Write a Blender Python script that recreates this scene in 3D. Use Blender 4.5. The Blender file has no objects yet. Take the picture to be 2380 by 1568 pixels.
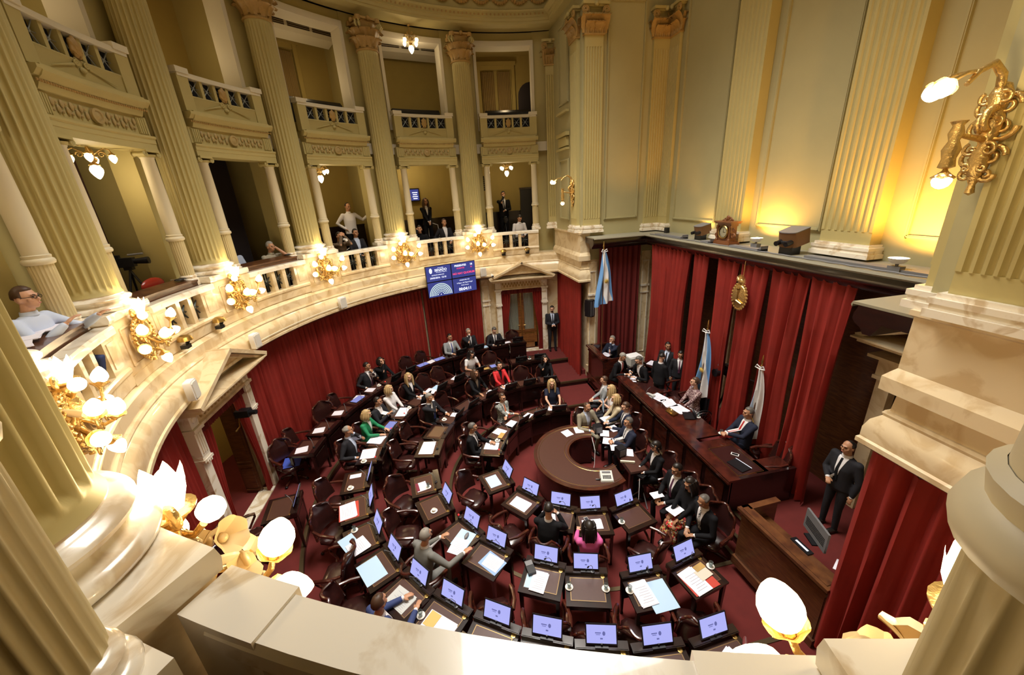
import bpy, math, random
import numpy as np
from mathutils import Vector, Matrix
from mathutils.bvhtree import BVHTree
random.seed(7)
SC = bpy.context.scene
COL = SC.collection
pi = math.pi
# ---------------------------------------------------------------- camera
cam_d = bpy.data.cameras.new('camera'); cam = bpy.data.objects.new('camera', cam_d); COL.objects.link(cam)
SC.camera = cam
yaw, pitch, roll = math.radians(9.894), math.radians(-20.261), math.radians(3.526)
fw = Vector((math.sin(yaw)*math.cos(pitch), math.cos(yaw)*math.cos(pitch), math.sin(pitch)))
rt = Vector((math.cos(yaw), -math.sin(yaw), 0)); up = rt.cross(fw)
cr = rt*math.cos(roll) - up*math.sin(roll); cu = cr.cross(fw)
CM = Matrix((cr, cu, -fw)).transposed().to_4x4(); CM.translation = Vector((-2.484, -6.999, 6.299))
cam.matrix_world = CM
cam_d.sensor_width = 36; cam_d.lens = 900.56/2380*36; cam_d.clip_start = .02; cam_d.clip_end = 80
# ---------------------------------------------------------------- world, lights, exposure
W = bpy.data.worlds.new('world'); SC.world = W; W.use_nodes = True
W.node_tree.nodes['Background'].inputs[0].default_value = (.8, .7, .5, 1)
W.node_tree.nodes['Background'].inputs[1].default_value = 0.02
SC.view_settings.view_transform = 'Standard'; SC.view_settings.look = 'None'
SC.view_settings.gamma = 1; SC.view_settings.use_curve_mapping = False
SC.view_settings.exposure = 0.0

def light(name, kind, loc, energy, color, size=.1, rot=None, size_y=None, spread=None):
    d = bpy.data.lights.new(name, kind); o = bpy.data.objects.new(name, d); COL.objects.link(o)
    o.location = loc; d.energy = energy; d.color = color
    if kind == 'AREA':
        d.size = size
        if size_y: d.shape = 'RECTANGLE'; d.size_y = size_y
        if spread: d.spread = spread
    else: d.shadow_soft_size = size
    if rot: o.rotation_euler = rot
    return o
# daylight coming down from the glazed laylight in the hall ceiling
light('laylight', 'AREA', (-1.0, 0, 12.9), 760, (1.0, .95, .87), 4.0, (0, 0, 0), 5.0, spread=math.radians(95))
# ---------------------------------------------------------------- materials
MATS = {}
def mat(name, col, rough=.5, metal=0., var=0., vscale=4., bump=0., bscale=30., emit=None, estr=0., coat=0., spec=None, alpha=None, trans=0.):
    if name in MATS: return MATS[name]
    m = bpy.data.materials.new(name); m.use_nodes = True
    nt = m.node_tree; b = nt.nodes['Principled BSDF']
    b.inputs['Base Color'].default_value = (*col, 1); b.inputs['Roughness'].default_value = rough
    b.inputs['Metallic'].default_value = metal
    if coat: b.inputs['Coat Weight'].default_value = coat; b.inputs['Coat Roughness'].default_value = .15
    if spec is not None: b.inputs['Specular IOR Level'].default_value = spec
    if trans: b.inputs['Transmission Weight'].default_value = trans
    if emit: b.inputs['Emission Color'].default_value = (*emit, 1); b.inputs['Emission Strength'].default_value = estr
    if var or bump:
        tc = nt.nodes.new('ShaderNodeTexCoord')
    if var:
        n = nt.nodes.new('ShaderNodeTexNoise'); n.inputs['Scale'].default_value = vscale; n.inputs['Detail'].default_value = 5
        nt.links.new(tc.outputs['Object'], n.inputs['Vector'])
        mx = nt.nodes.new('ShaderNodeMix'); mx.data_type = 'RGBA'
        mx.inputs[6].default_value = (*[c*(1-var) for c in col], 1); mx.inputs[7].default_value = (*[min(1, c*(1+var)) for c in col], 1)
        nt.links.new(n.outputs['Fac'], mx.inputs[0]); nt.links.new(mx.outputs[2], b.inputs['Base Color'])
    if bump:
        n2 = nt.nodes.new('ShaderNodeTexNoise'); n2.inputs['Scale'].default_value = bscale
        nt.links.new(tc.outputs['Object'], n2.inputs['Vector'])
        bp = nt.nodes.new('ShaderNodeBump'); bp.inputs['Strength'].default_value = bump; bp.inputs['Distance'].default_value = .02
        nt.links.new(n2.outputs['Fac'], bp.inputs['Height']); nt.links.new(bp.outputs['Normal'], b.inputs['Normal'])
    MATS[name] = m; return m
def veined(name, c1, c2, scale, rough, coat=0.):
    """marble or wood: two colours mixed along distorted bands"""
    m = bpy.data.materials.new(name); m.use_nodes = True; nt = m.node_tree; b = nt.nodes['Principled BSDF']
    tc = nt.nodes.new('ShaderNodeTexCoord'); n = nt.nodes.new('ShaderNodeTexNoise')
    n.inputs['Scale'].default_value = scale; n.inputs['Detail'].default_value = 8; n.inputs['Distortion'].default_value = 1.6
    nt.links.new(tc.outputs['Object'], n.inputs['Vector'])
    r = nt.nodes.new('ShaderNodeValToRGB'); e = r.color_ramp.elements
    e[0].position = .40; e[0].color = (*c2, 1); e[1].position = .52; e[1].color = (*c1, 1)
    nt.links.new(n.outputs['Fac'], r.inputs[0]); nt.links.new(r.outputs[0], b.inputs['Base Color'])
    b.inputs['Roughness'].default_value = rough
    if coat: b.inputs['Coat Weight'].default_value = coat
    MATS[name] = m; return m
def grain(name, c1, c2, rough, coat, sc=(2, 2, 14)):
    m = bpy.data.materials.new(name); m.use_nodes = True; nt = m.node_tree; b = nt.nodes['Principled BSDF']
    tc = nt.nodes.new('ShaderNodeTexCoord'); mp = nt.nodes.new('ShaderNodeMapping'); mp.inputs['Scale'].default_value = sc
    n = nt.nodes.new('ShaderNodeTexNoise'); n.inputs['Scale'].default_value = 3; n.inputs['Detail'].default_value = 6
    nt.links.new(tc.outputs['Object'], mp.inputs['Vector']); nt.links.new(mp.outputs[0], n.inputs['Vector'])
    r = nt.nodes.new('ShaderNodeValToRGB'); e = r.color_ramp.elements
    e[0].position = .35; e[0].color = (*c2, 1); e[1].position = .65; e[1].color = (*c1, 1)
    nt.links.new(n.outputs['Fac'], r.inputs[0]); nt.links.new(r.outputs[0], b.inputs['Base Color'])
    b.inputs['Roughness'].default_value = rough; b.inputs['Coat Weight'].default_value = coat; b.inputs['Coat Roughness'].default_value = .12
    MATS[name] = m; return m
STUC = mat('cream_stucco', (.47, .395, .165), .6, var=.08, vscale=2)
WALLC = mat('grey_olive_wall_paint', (.40, .36, .19), .65, var=.10, vscale=1.2)
STUCD = mat('olive_stucco', (.40, .325, .15), .7, var=.10, vscale=1.5)
WHITE = mat('white_trim', (.70, .64, .50), .55)
SHAFT = mat('ivory_shaft', (.66, .59, .42), .5)
ROOMY = mat('yellow_room_paint', (.42, .31, .09), .8, var=.06)
MARB = veined('cream_marble', (.74, .61, .40), (.62, .47, .27), 2.4, .28, .3)
MARBW = veined('white_marble', (.86, .80, .68), (.62, .50, .34), 2.6, .2, .4)
MATS['white_marble'].node_tree.nodes['Color Ramp'].color_ramp.elements[0].position = .36; MATS['white_marble'].node_tree.nodes['Color Ramp'].color_ramp.elements[1].position = .46
GOLD = mat('gilded_bronze', (.68, .47, .18), .36, .9, bump=.4, bscale=40)
GILTL = mat('pale_gilt_leaf', (.55, .42, .23), .45, .25)
DRUM = mat('buff_fluted_drum', (.56, .47, .26), .5)
ORN = mat('ochre_plaster_ornament', (.40, .25, .08), .5, var=.2, vscale=30)
WOODD = grain('dark_mahogany', (.018, .005, .004), (.007, .003, .003), .25, .5)
WOODR = grain('red_mahogany', (.075, .015, .008), (.025, .007, .005), .22, .8)
WOODL = grain('honey_wood', (.28, .11, .025), (.14, .05, .015), .35, .4)
WOODM = grain('brown_wood', (.14, .055, .02), (.07, .025, .012), .3, .5)
LEATH = mat('oxblood_leather', (.030, .009, .008), .26, var=.25, vscale=9, coat=.3)
LEATHB = mat('brown_desk_leather', (.058, .020, .013), .42, var=.12, vscale=20)
CARPET = mat('red_carpet', (.115, .011, .009), .95, var=.2, vscale=6, bump=.3, bscale=200)
VELV = mat('red_velvet', (.25, .013, .007), .75, var=.25, vscale=3)
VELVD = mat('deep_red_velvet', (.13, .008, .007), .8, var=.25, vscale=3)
BLACK = mat('black_plastic', (.006, .006, .008), .4)
DARKC = mat('black_backdrop_cloth', (.012, .006, .006), .9)
PAPER = mat('white_paper', (.78, .76, .86), .7)
BLUEF = mat('pale_blue_folder', (.42, .60, .80), .6)
SCREEN = mat('lit_lavender_screen', (.05, .05, .08), .3, emit=(.42, .44, .92), estr=1.0)
SCRW = mat('lit_screen_mark', (.1, .1, .1), .5, emit=(.85, .88, 1), estr=1.4)
SCRB = mat('lit_screen_navy', (.02, .02, .05), .4, emit=(.035, .05, .26), estr=.9)
SCRR = mat('lit_screen_red_text', (.1, .02, .02), .5, emit=(1, .06, .14), estr=1.5)
GLOBE = mat('glowing_opal_glass', (.9, .85, .7), .3, emit=(1.0, .82, .52), estr=6.)
GLOBEF = mat('unlit_opal_glass', (.75, .62, .38), .25, emit=(1.0, .75, .4), estr=.12)  # disc holds no lamp; a faint glow is put into its glass
GLASS = mat('clear_glass', (.9, .95, .95), .05, trans=1.)
CERAM = mat('white_ceramic', (.8, .78, .74), .2)
CHROME = mat('chrome', (.7, .7, .7), .2, 1.)
BRASS = mat('brass', (.45, .30, .10), .35, 1.)
NOSE = mat('dark_bronze_nosing', (.10, .07, .035), .4, .6)
GREY = mat('grey_metal', (.16, .16, .17), .45)
LGREY = mat('light_grey_plastic', (.5, .5, .47), .5)
REDL = mat('red_microphone_light', (.5, .01, .01), .4, emit=(1, .03, .03), estr=1.2)
BLUEC = mat('sky_blue_cloth', (.14, .33, .66), .7)
WHITEC = mat('white_cloth', (.75, .75, .76), .75)
SUNY = mat('flag_sun_gold', (.55, .38, .08), .6)
VENT = mat('dark_vent', (.05, .03, .015), .7)
SHEER = mat('sheer_white_curtain', (.62, .60, .52), .9)
LATTL = mat('pale_steel_lattice', (.30, .33, .34), .4, .5)
LATT = mat('dark_green_bronze_lattice', (.05, .055, .05), .4, .7)
# ---------------------------------------------------------------- mesh builder
class MB:
    def __init__(s): s.v = []; s.f = []
    def add(s, vs, fs, M=None):
        o = len(s.v)
        s.v += [tuple(M @ Vector(p)) for p in vs] if M else [tuple(p) for p in vs]
        s.f += [tuple(i+o for i in f) for f in fs]; return s
    def box(s, c, d, M=None, rz=0.):
        x, y, z = d[0]/2, d[1]/2, d[2]/2; ca, sa = math.cos(rz), math.sin(rz)
        vs = []
        for i in (-1, 1):
            for j in (-1, 1):
                for k in (-1, 1):
                    px, py = i*x, j*y; vs.append((c[0]+px*ca-py*sa, c[1]+px*sa+py*ca, c[2]+k*z))
        return s.add(vs, [(0, 1, 3, 2), (4, 6, 7, 5), (0, 4, 5, 1), (2, 3, 7, 6), (0, 2, 6, 4), (1, 5, 7, 3)], M)
    def prism(s, poly, z0, z1, M=None):
        n = len(poly)
        a = sum(poly[i][0]*poly[(i+1) % n][1]-poly[(i+1) % n][0]*poly[i][1] for i in range(n))
        if a < 0: poly = poly[::-1]
        vs = [(x, y, z0) for x, y in poly] + [(x, y, z1) for x, y in poly]
        fs = [tuple(range(n))[::-1], tuple(range(n, 2*n))] + [(i, (i+1) % n, n+(i+1) % n, n+i) for i in range(n)]
        return s.add(vs, fs, M)
    def lathe(s, prof, n=24, M=None, fl=0, fd=0., cap=True, z0=None, z1=None, arc=2*pi):
        """prof [(r,z)]; fl flutes of depth fd between z0 and z1"""
        full = abs(arc-2*pi) < 1e-6; m = n if full else n+1
        vs = []; fs = []
        for r, z in prof:
            for i in range(m):
                a = arc*i/n; rr = r
                if fl and z0 <= z <= z1:
                    t = (a*fl/(2*pi)) % 1.; w = abs(t-.5)*2
                    rr = r - fd*math.sqrt(max(0, 1-(w/.78)**2)) if w < .78 else r
                vs.append((rr*math.cos(a), rr*math.sin(a), z))
        for j in range(len(prof)-1):
            for i in range(n):
                k = (i+1) % m; fs.append((j*m+i, j*m+k, (j+1)*m+k, (j+1)*m+i))
        if cap and full:
            fs.append(tuple(range(m))[::-1]); fs.append(tuple(range((len(prof)-1)*m, len(prof)*m)))
        return s.add(vs, fs, M)
    def tube(s, pts, r, n=8, M=None, cap=True, sq=1.):
        pts = [Vector(p) for p in pts]; rs = r if isinstance(r, (list, tuple)) else [r]*len(pts)
        vs = []; fs = []; N = None
        for i, p in enumerate(pts):
            t = (pts[min(i+1, len(pts)-1)]-pts[max(i-1, 0)]).normalized()
            if N is None: N = t.orthogonal().normalized()
            else:
                N = (N - t*N.dot(t)); N = N.normalized() if N.length > 1e-6 else t.orthogonal().normalized()
            B = t.cross(N)
            for k in range(n):
                a = 2*pi*k/n; vs.append(p + (N*math.cos(a) + B*math.sin(a)*sq)*rs[i])
        for i in range(len(pts)-1):
            for k in range(n):
                k2 = (k+1) % n; fs.append((i*n+k, i*n+k2, (i+1)*n+k2, (i+1)*n+k))
        if cap: fs.append(tuple(range(n))[::-1]); fs.append(tuple(range((len(pts)-1)*n, len(pts)*n)))
        return s.add(vs, fs, M)
    def ell(s, c, r, n=12, m=8, M=None, fn=None):
        if not isinstance(r, (list, tuple)): r = (r, r, r)
        vs = []; fs = []
        for j in range(m+1):
            th = pi*j/m
            for i in range(n):
                a = 2*pi*i/n; d = (math.sin(th)*math.cos(a), math.sin(th)*math.sin(a), math.cos(th))
                k = fn(d) if fn else 1.
                vs.append((c[0]+r[0]*d[0]*k, c[1]+r[1]*d[1]*k, c[2]+r[2]*d[2]*k))
        for j in range(m):
            for i in range(n):
                i2 = (i+1) % n
                if j == 0: fs.append((i, (j+1)*n+i, (j+1)*n+i2))
                elif j == m-1: fs.append((j*n+i, (j+1)*n+i, j*n+i2))
                else: fs.append((j*n+i, (j+1)*n+i, (j+1)*n+i2, j*n+i2))
        return s.add(vs, fs, M)
    def grid(s, fn, nu, nv, M=None, thick=None):
        vs = [fn(i/nu, j/nv) for j in range(nv+1) for i in range(nu+1)]
        fs = [(j*(nu+1)+i, j*(nu+1)+i+1, (j+1)*(nu+1)+i+1, (j+1)*(nu+1)+i) for j in range(nv) for i in range(nu)]
        if thick:
            vs = [Vector(v) for v in vs]; N = len(vs); t = Vector(thick)
            vs2 = vs + [v+t for v in vs]
            f2 = fs + [tuple(i+N for i in f[::-1]) for f in fs]
            edge = [i for i in range(nu+1)] + [j*(nu+1)+nu for j in range(1, nv+1)] + [nv*(nu+1)+i for i in range(nu-1, -1, -1)] + [j*(nu+1) for j in range(nv-1, 0, -1)]
            for a, b in zip(edge, edge[1:]+edge[:1]): f2.append((b, a, a+N, b+N))
            return s.add(vs2, f2, M)
        return s.add(vs, fs, M)
    def sweep(s, path, prof, closed=False):
        """path 2D points; prof closed polygon [(offset to the right of travel, z)]"""
        n = len(path); m = len(prof); vs = []
        for i, p in enumerate(path):
            def seg(a, b): d = Vector((path[b][0]-path[a][0], path[b][1]-path[a][1])); return d.normalized()
            d0 = seg(i-1, i) if i > 0 else seg(i, i+1); d1 = seg(i, i+1) if i < n-1 else d0
            n0 = Vector((d0.y, -d0.x)); n1 = Vector((d1.y, -d1.x)); b = (n0+n1)
            b = b/max(.3, (1+n0.dot(n1))) if b.length > 1e-6 else n0
            for o, z in prof: vs.append((p[0]+b.x*o, p[1]+b.y*o, z))
        fs = []
        for i in range(n-1):
            for k in range(m):
                k2 = (k+1) % m; fs.append((i*m+k, i*m+k2, (i+1)*m+k2, (i+1)*m+k))
        fs.append(tuple(range(m))[::-1]); fs.append(tuple(range((n-1)*m, n*m)))
        return s.add(vs, fs)
    def build(s, name, m, parent=None, smooth=True, ang=35, loc=None):
        me = bpy.data.meshes.new(name); me.from_pydata(s.v, [], s.f); me.update()
        if m: me.materials.append(m)
        if smooth:
            me.shade_smooth(); me.set_sharp_from_angle(angle=math.radians(ang))
        o = bpy.data.objects.new(name, me); COL.objects.link(o)
        if parent: o.parent = parent
        if loc: o.location = loc
        return o
def tag(o, label=None, cat=None, group=None, kind=None):
    if label: o['label'] = label
    if cat: o['category'] = cat
    if group: o['group'] = group
    if kind: o['kind'] = kind
    return o
def thing(name, label, cat, loc=(0, 0, 0), rz=0., group=None):
    o = bpy.data.objects.new(name, None); COL.objects.link(o); o.empty_display_size = .1
    o.location = loc; o.rotation_euler = (0, 0, rz); return tag(o, label, cat, group)
def struct(o): o['kind'] = 'structure'; return o
CH = {}
def kids(o): return [c for c in COL.objects if c.parent == o]
def dup(src, loc, rz, label, group=None, rot=None):
    key = src.name
    if key not in CH:
        CH[key] = [(c, kids(c)) for c in kids(src)]
    r = src.copy(); COL.objects.link(r); r.location = loc; r.rotation_euler = rot or (0, 0, rz)
    r['label'] = label
    if group: r['group'] = group
    for c, sub in CH[key]:
        cc = c.copy(); COL.objects.link(cc); cc.parent = r
        for g in sub:
            gg = g.copy(); COL.objects.link(gg); gg.parent = cc
    return r
def placer(make):
    """first call keeps the original, later calls copy it"""
    st = {}
    def place(loc, rz, label, group=None, rot=None):
        if 'o' not in st:
            o = make(); st['o'] = o; o.location = loc; o.rotation_euler = rot or (0, 0, rz); o['label'] = label
            if group: o['group'] = group
            return o
        return dup(st['o'], loc, rz, label, group, rot)
    return place
def P(a, r, z=None):
    a = math.radians(a); p = (-r*math.sin(a), r*math.cos(a))
    return p if z is None else (p[0], p[1], z)
def arc(r, a0, a1, n=None):
    n = n or max(2, int(abs(a1-a0)/1.5)); return [P(a0+(a1-a0)*i/n, r) for i in range(n+1)]
def rzin(a):
    """z rotation that turns local -Y (front) towards the circle's centre at polar angle a"""
    return math.radians(a)
PH = [9.217+22.673*(k-1) for k in range(10)]      # column angles, 0 and 9 are the end pilasters
PH[8] = 170.3                                     # the column beside the viewer stands a little further round
BAY = [(PH[k]+PH[k+1])/2 for k in range(9)]
ORD = ['first', 'second', 'third', 'fourth', 'fifth', 'sixth', 'seventh', 'eighth', 'ninth', 'tenth', 'eleventh', 'twelfth', 'thirteenth', 'fourteenth', 'fifteenth', 'sixteenth']
# ================================================================ THE SETTING
def polybig(R, xe=2.0):
    """outline of a horseshoe: straight to the dais side, half circle towards -x"""
    return [(xe, R)] + [P(a, R) for a in range(0, 181, 3)] + [(xe, -R)]
def ringfloor(R0, R1, z, zb, name, m, xe=2.0):
    b = MB(); i = polybig(R0, xe); o = polybig(R1, xe); n = len(i)
    b.v = [(x, y, z) for x, y in i] + [(x, y, z) for x, y in o] + [(x, y, zb) for x, y in i] + [(x, y, zb) for x, y in o]
    for k in range(n-1):
        b.f += [(k, k+1, n+k+1, n+k), (k, 2*n+k, 2*n+k+1, k+1), (n+k, n+k+1, 3*n+k+1, 3*n+k)]
    b.f += [(0, n, 3*n, 2*n), (n-1, 3*n-1, 4*n-1, 2*n-1)]
    return struct(b.build(name, m, smooth=False))
b = MB(); b.box((-1.2, 0, -.1), (13, 15, .2)); struct(b.build('floor', CARPET, smooth=False))
TR = [2.85, 4.12, 5.62, 8.6]; TZ = [.17, .33, .50]
for k in range(3): ringfloor(TR[k], TR[k+1] + (.0 if k == 2 else 0), TZ[k], -.05, 'floor', CARPET)
b = MB()
for x0, z in ((1.93, .17), (2.14, .33), (2.35, .5)):
    b.box(((x0+5.2)/2, 0, z/2-.02), (5.2-x0, 8.9 if z < .5 else 9.4, z+.04))
b.box((3.6, 5.8, .23), (3.4, 2.6, .5)); b.box((3.6, -5.8, .23), (3.4, 2.6, .5))
struct(b.build('floor', CARPET, smooth=False))
for k in range(3):                                   # nosing strips on the risers
    pth = polybig(TR[k], 1.95); z = TZ[k]
    b = MB(); b.sweep(pth, [(-.03, z-.05), (-.03, z+.012), (.035, z+.012), (.035, z-.005), (-.002, z-.005), (-.002, z-.05)])
    struct(b.build('trim_%d' % (k+1), NOSE))
    b = MB(); b.sweep(pth, [(-.012, z-.16), (-.012, z-.055), (.0, z-.055), (.0, z-.16)])
    struct(b.build('trim_%d' % (k+1), WOODD))
b = MB()
for x0, z in ((1.93, .17), (2.14, .33), (2.35, .5)):
    b.box((x0+.01, 0, z+.004), (.06, 6.5 if z < .4 else 5.9, .016))
struct(b.build('trim_4', NOSE))
# lower hall wall behind the hangings, with openings for the three doorways
def wallarc(r0, r1, z0, z1, a0, a1, name, m, sm=False):
    b = MB(); b.sweep(arc((r0), a0, a1, max(2, int(abs(a1-a0)/2))), [(0, z0), (r1-r0, z0), (r1-r0, z1), (0, z1)])
    return struct(b.build(name, m, smooth=True, ang=20))
DW = 6.2    # half opening of a doorway in degrees
for a0, a1 in ((-15.5, BAY[0]-DW), (BAY[0]+DW, BAY[4]-DW), (BAY[4]+DW, BAY[8]-DW), (BAY[8]+DW, 195.5)):
    wallarc(7.02, 7.3, 0, 3.75, a0, a1, 'wall_curved', MARB)
for k in (0, 4, 8): wallarc(7.02, 7.3, 3.05, 3.75, BAY[k]-DW, BAY[k]+DW, 'wall_curved', MARB)
# passage behind the doorways
wallarc(8.6, 8.8, 0, 4.0, BAY[4]-42, BAY[4]+16, 'wall_passage', ROOMY)
wallarc(8.6, 8.8, 0, 4.0, BAY[0]-12, BAY[0]+12, 'wall_passage', ROOMY)
wallarc(8.6, 8.8, 0, 4.0, BAY[8]-12, BAY[8]+12, 'wall_passage', ROOMY)
# ring beam: cornice of the hall and foot of the gallery front
RIM = [(2.06, 4.22), (1.66, 4.22), (1.63, 6.29)] + arc(6.5, -14.0, 194.0, 150) + [(1.63, -6.29), (1.66, -4.22), (2.06, -4.22)]
prof = [(.62, 3.42), (.40, 3.50), (.38, 3.56), (.03, 3.60), (0, 3.62), (0, 3.67), (.02, 3.69), (.02, 3.80), (.05, 3.90), (.11, 3.97), (.10, 4.0), (.115, 4.03), (.14, 4.03), (.15, 4.20), (.18, 4.24), (.22, 4.26), (.22, 4.30), (.62, 4.30)]
b = MB(); b.sweep(RIM, prof); struct(b.build('trim_5', MARB, ang=30))
pr2 = [(.38, 3.50), (.40, 3.565), (.035, 3.598), (.03, 3.57), (.33, 3.50)]
b = MB(); b.sweep(RIM, [(.36, 3.46), (.36, 3.555), (.06, 3.592), (.06, 3.575)]); struct(b.build('trim_6', WOODM, ang=30))
# gallery floors, ceilings and back walls
def slab(r0, r1, z0, z1, name, m, a0=-14, a1=194):
    b = MB(); b.sweep(arc(r0, a0, a1, 100), [(0, z0), (r1-r0, z0), (r1-r0, z1), (0, z1)]); return struct(b.build(name, m, smooth=False))
slab(6.9, 9.8, 3.95, 4.10, 'floor_gallery', WOODM)
slab(7.9, 9.8, 4.10, 4.55, 'floor_gallery', WOODM)
slab(7.15, 9.8, 7.62, 7.9, 'ceiling_gallery', WHITE)
slab(9.45, 9.8, 4.1, 11.6, 'wall_gallery_back', ROOMY)
slab(7.25, 9.8, 11.0, 11.3, 'ceiling_upper_gallery', ROOMY)
# piers between the bays, spandrels and lintels of the curved wall
HO = 7.3
for k in range(10):
    a0, a1 = PH[k]-(11.336-HO), PH[k]+(11.336-HO)
    if k == 0: a0 = PH[0]-2.5
    if k == 9: a1 = PH[9]+2.5
    b = MB(); b.sweep(arc(7.32, a0, a1, 4), [(0, 4.1), (.42, 4.1), (.42, 11.2), (0, 11.2)]); struct(b.build('wall_pier', STUC, ang=20))
    if k in (0, 9): continue
    b = MB(); b.sweep(arc(7.74, PH[k]-1.2, PH[k]+1.2, 2), [(0, 4.1), (1.75, 4.1), (1.75, 11.0), (0, 11.0)]); struct(b.build('wall_partition', STUC, smooth=False))
for k in range(9):
    a0, a1 = BAY[k]-HO-.1, BAY[k]+HO+.1
    b = MB(); b.sweep(arc(7.34, a0, a1, 8), [(0, 7.36), (.36, 7.36), (.36, 8.3), (0, 8.3)]); b.sweep(arc(7.34, a0, a1, 8), [(0, 10.72), (.36, 10.72), (.36, 11.2), (0, 11.2)])
    struct(b.build('wall_spandrel', STUC, ang=20))
# white frames of the upper openings
def mk_frame():
    t = thing('window_frame', '', 'frame'); M = Matrix.Translation((0, -7.5, -8.3))
    b = MB()
    for s in (-1, 1):
        b.sweep(arc(7.26, s*(HO+.25) if s < 0 else HO-.45, s*(HO-.45) if s < 0 else HO+.25, 2), [(0, 8.3), (.50, 8.3), (.50, 10.76), (0, 10.76)])
    b.sweep(arc(7.26, -HO-.25, HO+.25, 8), [(0, 10.64), (.50, 10.64), (.50, 10.78), (0, 10.78)])
    b.v = [tuple(M @ Vector(p)) for p in b.v]
    b.build('surround', WHITE, t, ang=25)
    return t
fr = placer(mk_frame)
BN = ['far end bay', 'second bay from far end', 'bay of the white shirted man', 'bay of the leaning old man', 'bay of the television cameras', 'bay of the spectacled man', 'bay before the nearest column', 'bay before the viewer', 'near end bay']
for k in range(9):
    if k == 7: continue
    o = fr(P(BAY[k], 7.5, 8.3), math.radians(BAY[k]), 'white painted surround of the upper opening in the ' + BN[k], 'upper opening surrounds')
# tall walls: jog piers, recess sides, dais wall
for s in (1, -1):
    b = MB(); b.prism([(1.80, s*4.38), (4.32, s*4.38), (4.32, s*4.7), (2.2, s*4.7), (2.2, s*7.6), (1.72, s*7.6)], 4.26, 12.6)
    struct(b.build('wall_far_pier' if s > 0 else 'wall_near_pier', WALLC, smooth=False))
    b = MB(); b.prism([(2.02, s*4.40), (4.9, s*4.40), (4.9, s*4.7), (2.3, s*4.7), (2.2, s*7.4), (2.0, s*7.4)], -.05, 4.3)
    struct(b.build('wall_far_pier' if s > 0 else 'wall_near_pier', MARB, smooth=False))
b = MB(); b.box((4.57, 0, 8.8), (.5, 9.3, 7.7)); struct(b.build('wall_dais', WALLC, smooth=False))
b = MB(); b.box((4.75, 0, 2.45), (.3, 9.3, 5.0)); struct(b.build('wall_dais', WOODM, smooth=False))
# pedestal course of the tall piers
for s in (1, -1):
    pth = [(2.06, s*4.34), (1.76, s*4.34), (1.70, s*6.75)]
    pr = [(0.02, 4.24), (-.07, 4.26), (-.07, 4.40), (-.03, 4.46), (.0, 4.50), (.0, 5.02), (-.03, 5.04), (-.03, 5.09), (.1, 5.09), (.1, 4.24)]
    if s < 0: pth = pth[::-1]; 
    b = MB(); b.sweep(pth, pr); struct(b.build('trim_7', MARB, ang=30))
# wooden cornice ledge round the recess
LP = [(1.92, -3.69), (3.525, -3.69), (3.525, 3.71), (1.92, 3.71)]
b = MB(); b.sweep(LP, [(0, 4.86), (.03, 4.93), (.03, 4.955), (1.0, 4.955), (1.0, 4.80), (.30, 4.80), (.22, 4.66), (.14, 4.66), (.10, 4.72), (.03, 4.76), (.0, 4.80)])
struct(b.build('trim_8', WOODD, ang=30))
b = MB(); b.sweep(LP, [(-.035, 4.925), (-.05, 4.95), (-.035, 4.985), (.9, 4.985), (.9, 4.957), (-.03, 4.957)])
struct(b.build('trim_9', mat('grey_ledge_top', (.27, .25, .18), .6), ang=30))  # ledge top coloured a lighter grey than its wooden front
# entablature round the whole hall
EP = [(4.02, -4.1), (4.02, 4.1), (1.52, 4.1), (1.45, 6.3)] + arc(6.60, -13, 193, 100) + [(1.45, -6.3), (1.52, -4.1), (4.02, -4.1)]
ep = [(.75, 11.0), (.08, 11.0), (.08, 11.06), (.05, 11.07), (.05, 11.14), (.02, 11.15), (.02, 11.20), (-.02, 11.22), (-.10, 11.25), (-.10, 11.29), (-.03, 11.31), (.03, 11.34), (.05, 11.36), (.05, 11.95), (-.05, 12.0), (-.3, 12.1), (-.33, 12.25), (.75, 12.25)]
b = MB(); b.sweep(EP, ep); struct(b.build('trim_10', STUC, ang=30))
b = MB(); q = arc(6.60, -13, 193, 400)
for i in range(0, 400, 2):
    if 0 < i < 200: x, y = q[i]; b.ell((x, y, 11.205), (.022, .022, .03), 6, 4)
for i in range(len(b.v)):
    x, y, z = b.v[i]; r = math.hypot(x, y); b.v[i] = (x*(r-.03)/r, y*(r-.03)/r, z)
struct(b.build('trim_11', ORN))
# garlands and shells in the frieze above the columns
def mk_garland():
    t = thing('frieze_garland', '', 'ornament')
    b = MB()
    for k in range(9):
        u = -.26+.52*k/8; b.ell((u, -.05, -.05+.13*(u/.26)**2), (.045, .05, .045), 7, 5)
    b.build('festoon', ORN, t)
    b = MB(); b.ell((0, -.02, .14), (.10, .04, .10), 12, 8)
    for s in (-1, 1): b.ell((s*.30, -.05, .12), (.05, .06, .05), 8, 6)
    b.build('rosette', ORN, t); return t
ga = placer(mk_garland)
for i in range(26):
    a = -11+4.9*i
    if a < 64: ga(P(a, 6.64, 11.52), math.radians(a), 'plaster garland with rosette in the top frieze, %s from the far right end' % (ORD[i] if i < 16 else 'seventeenth'), 'frieze garlands')
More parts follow.
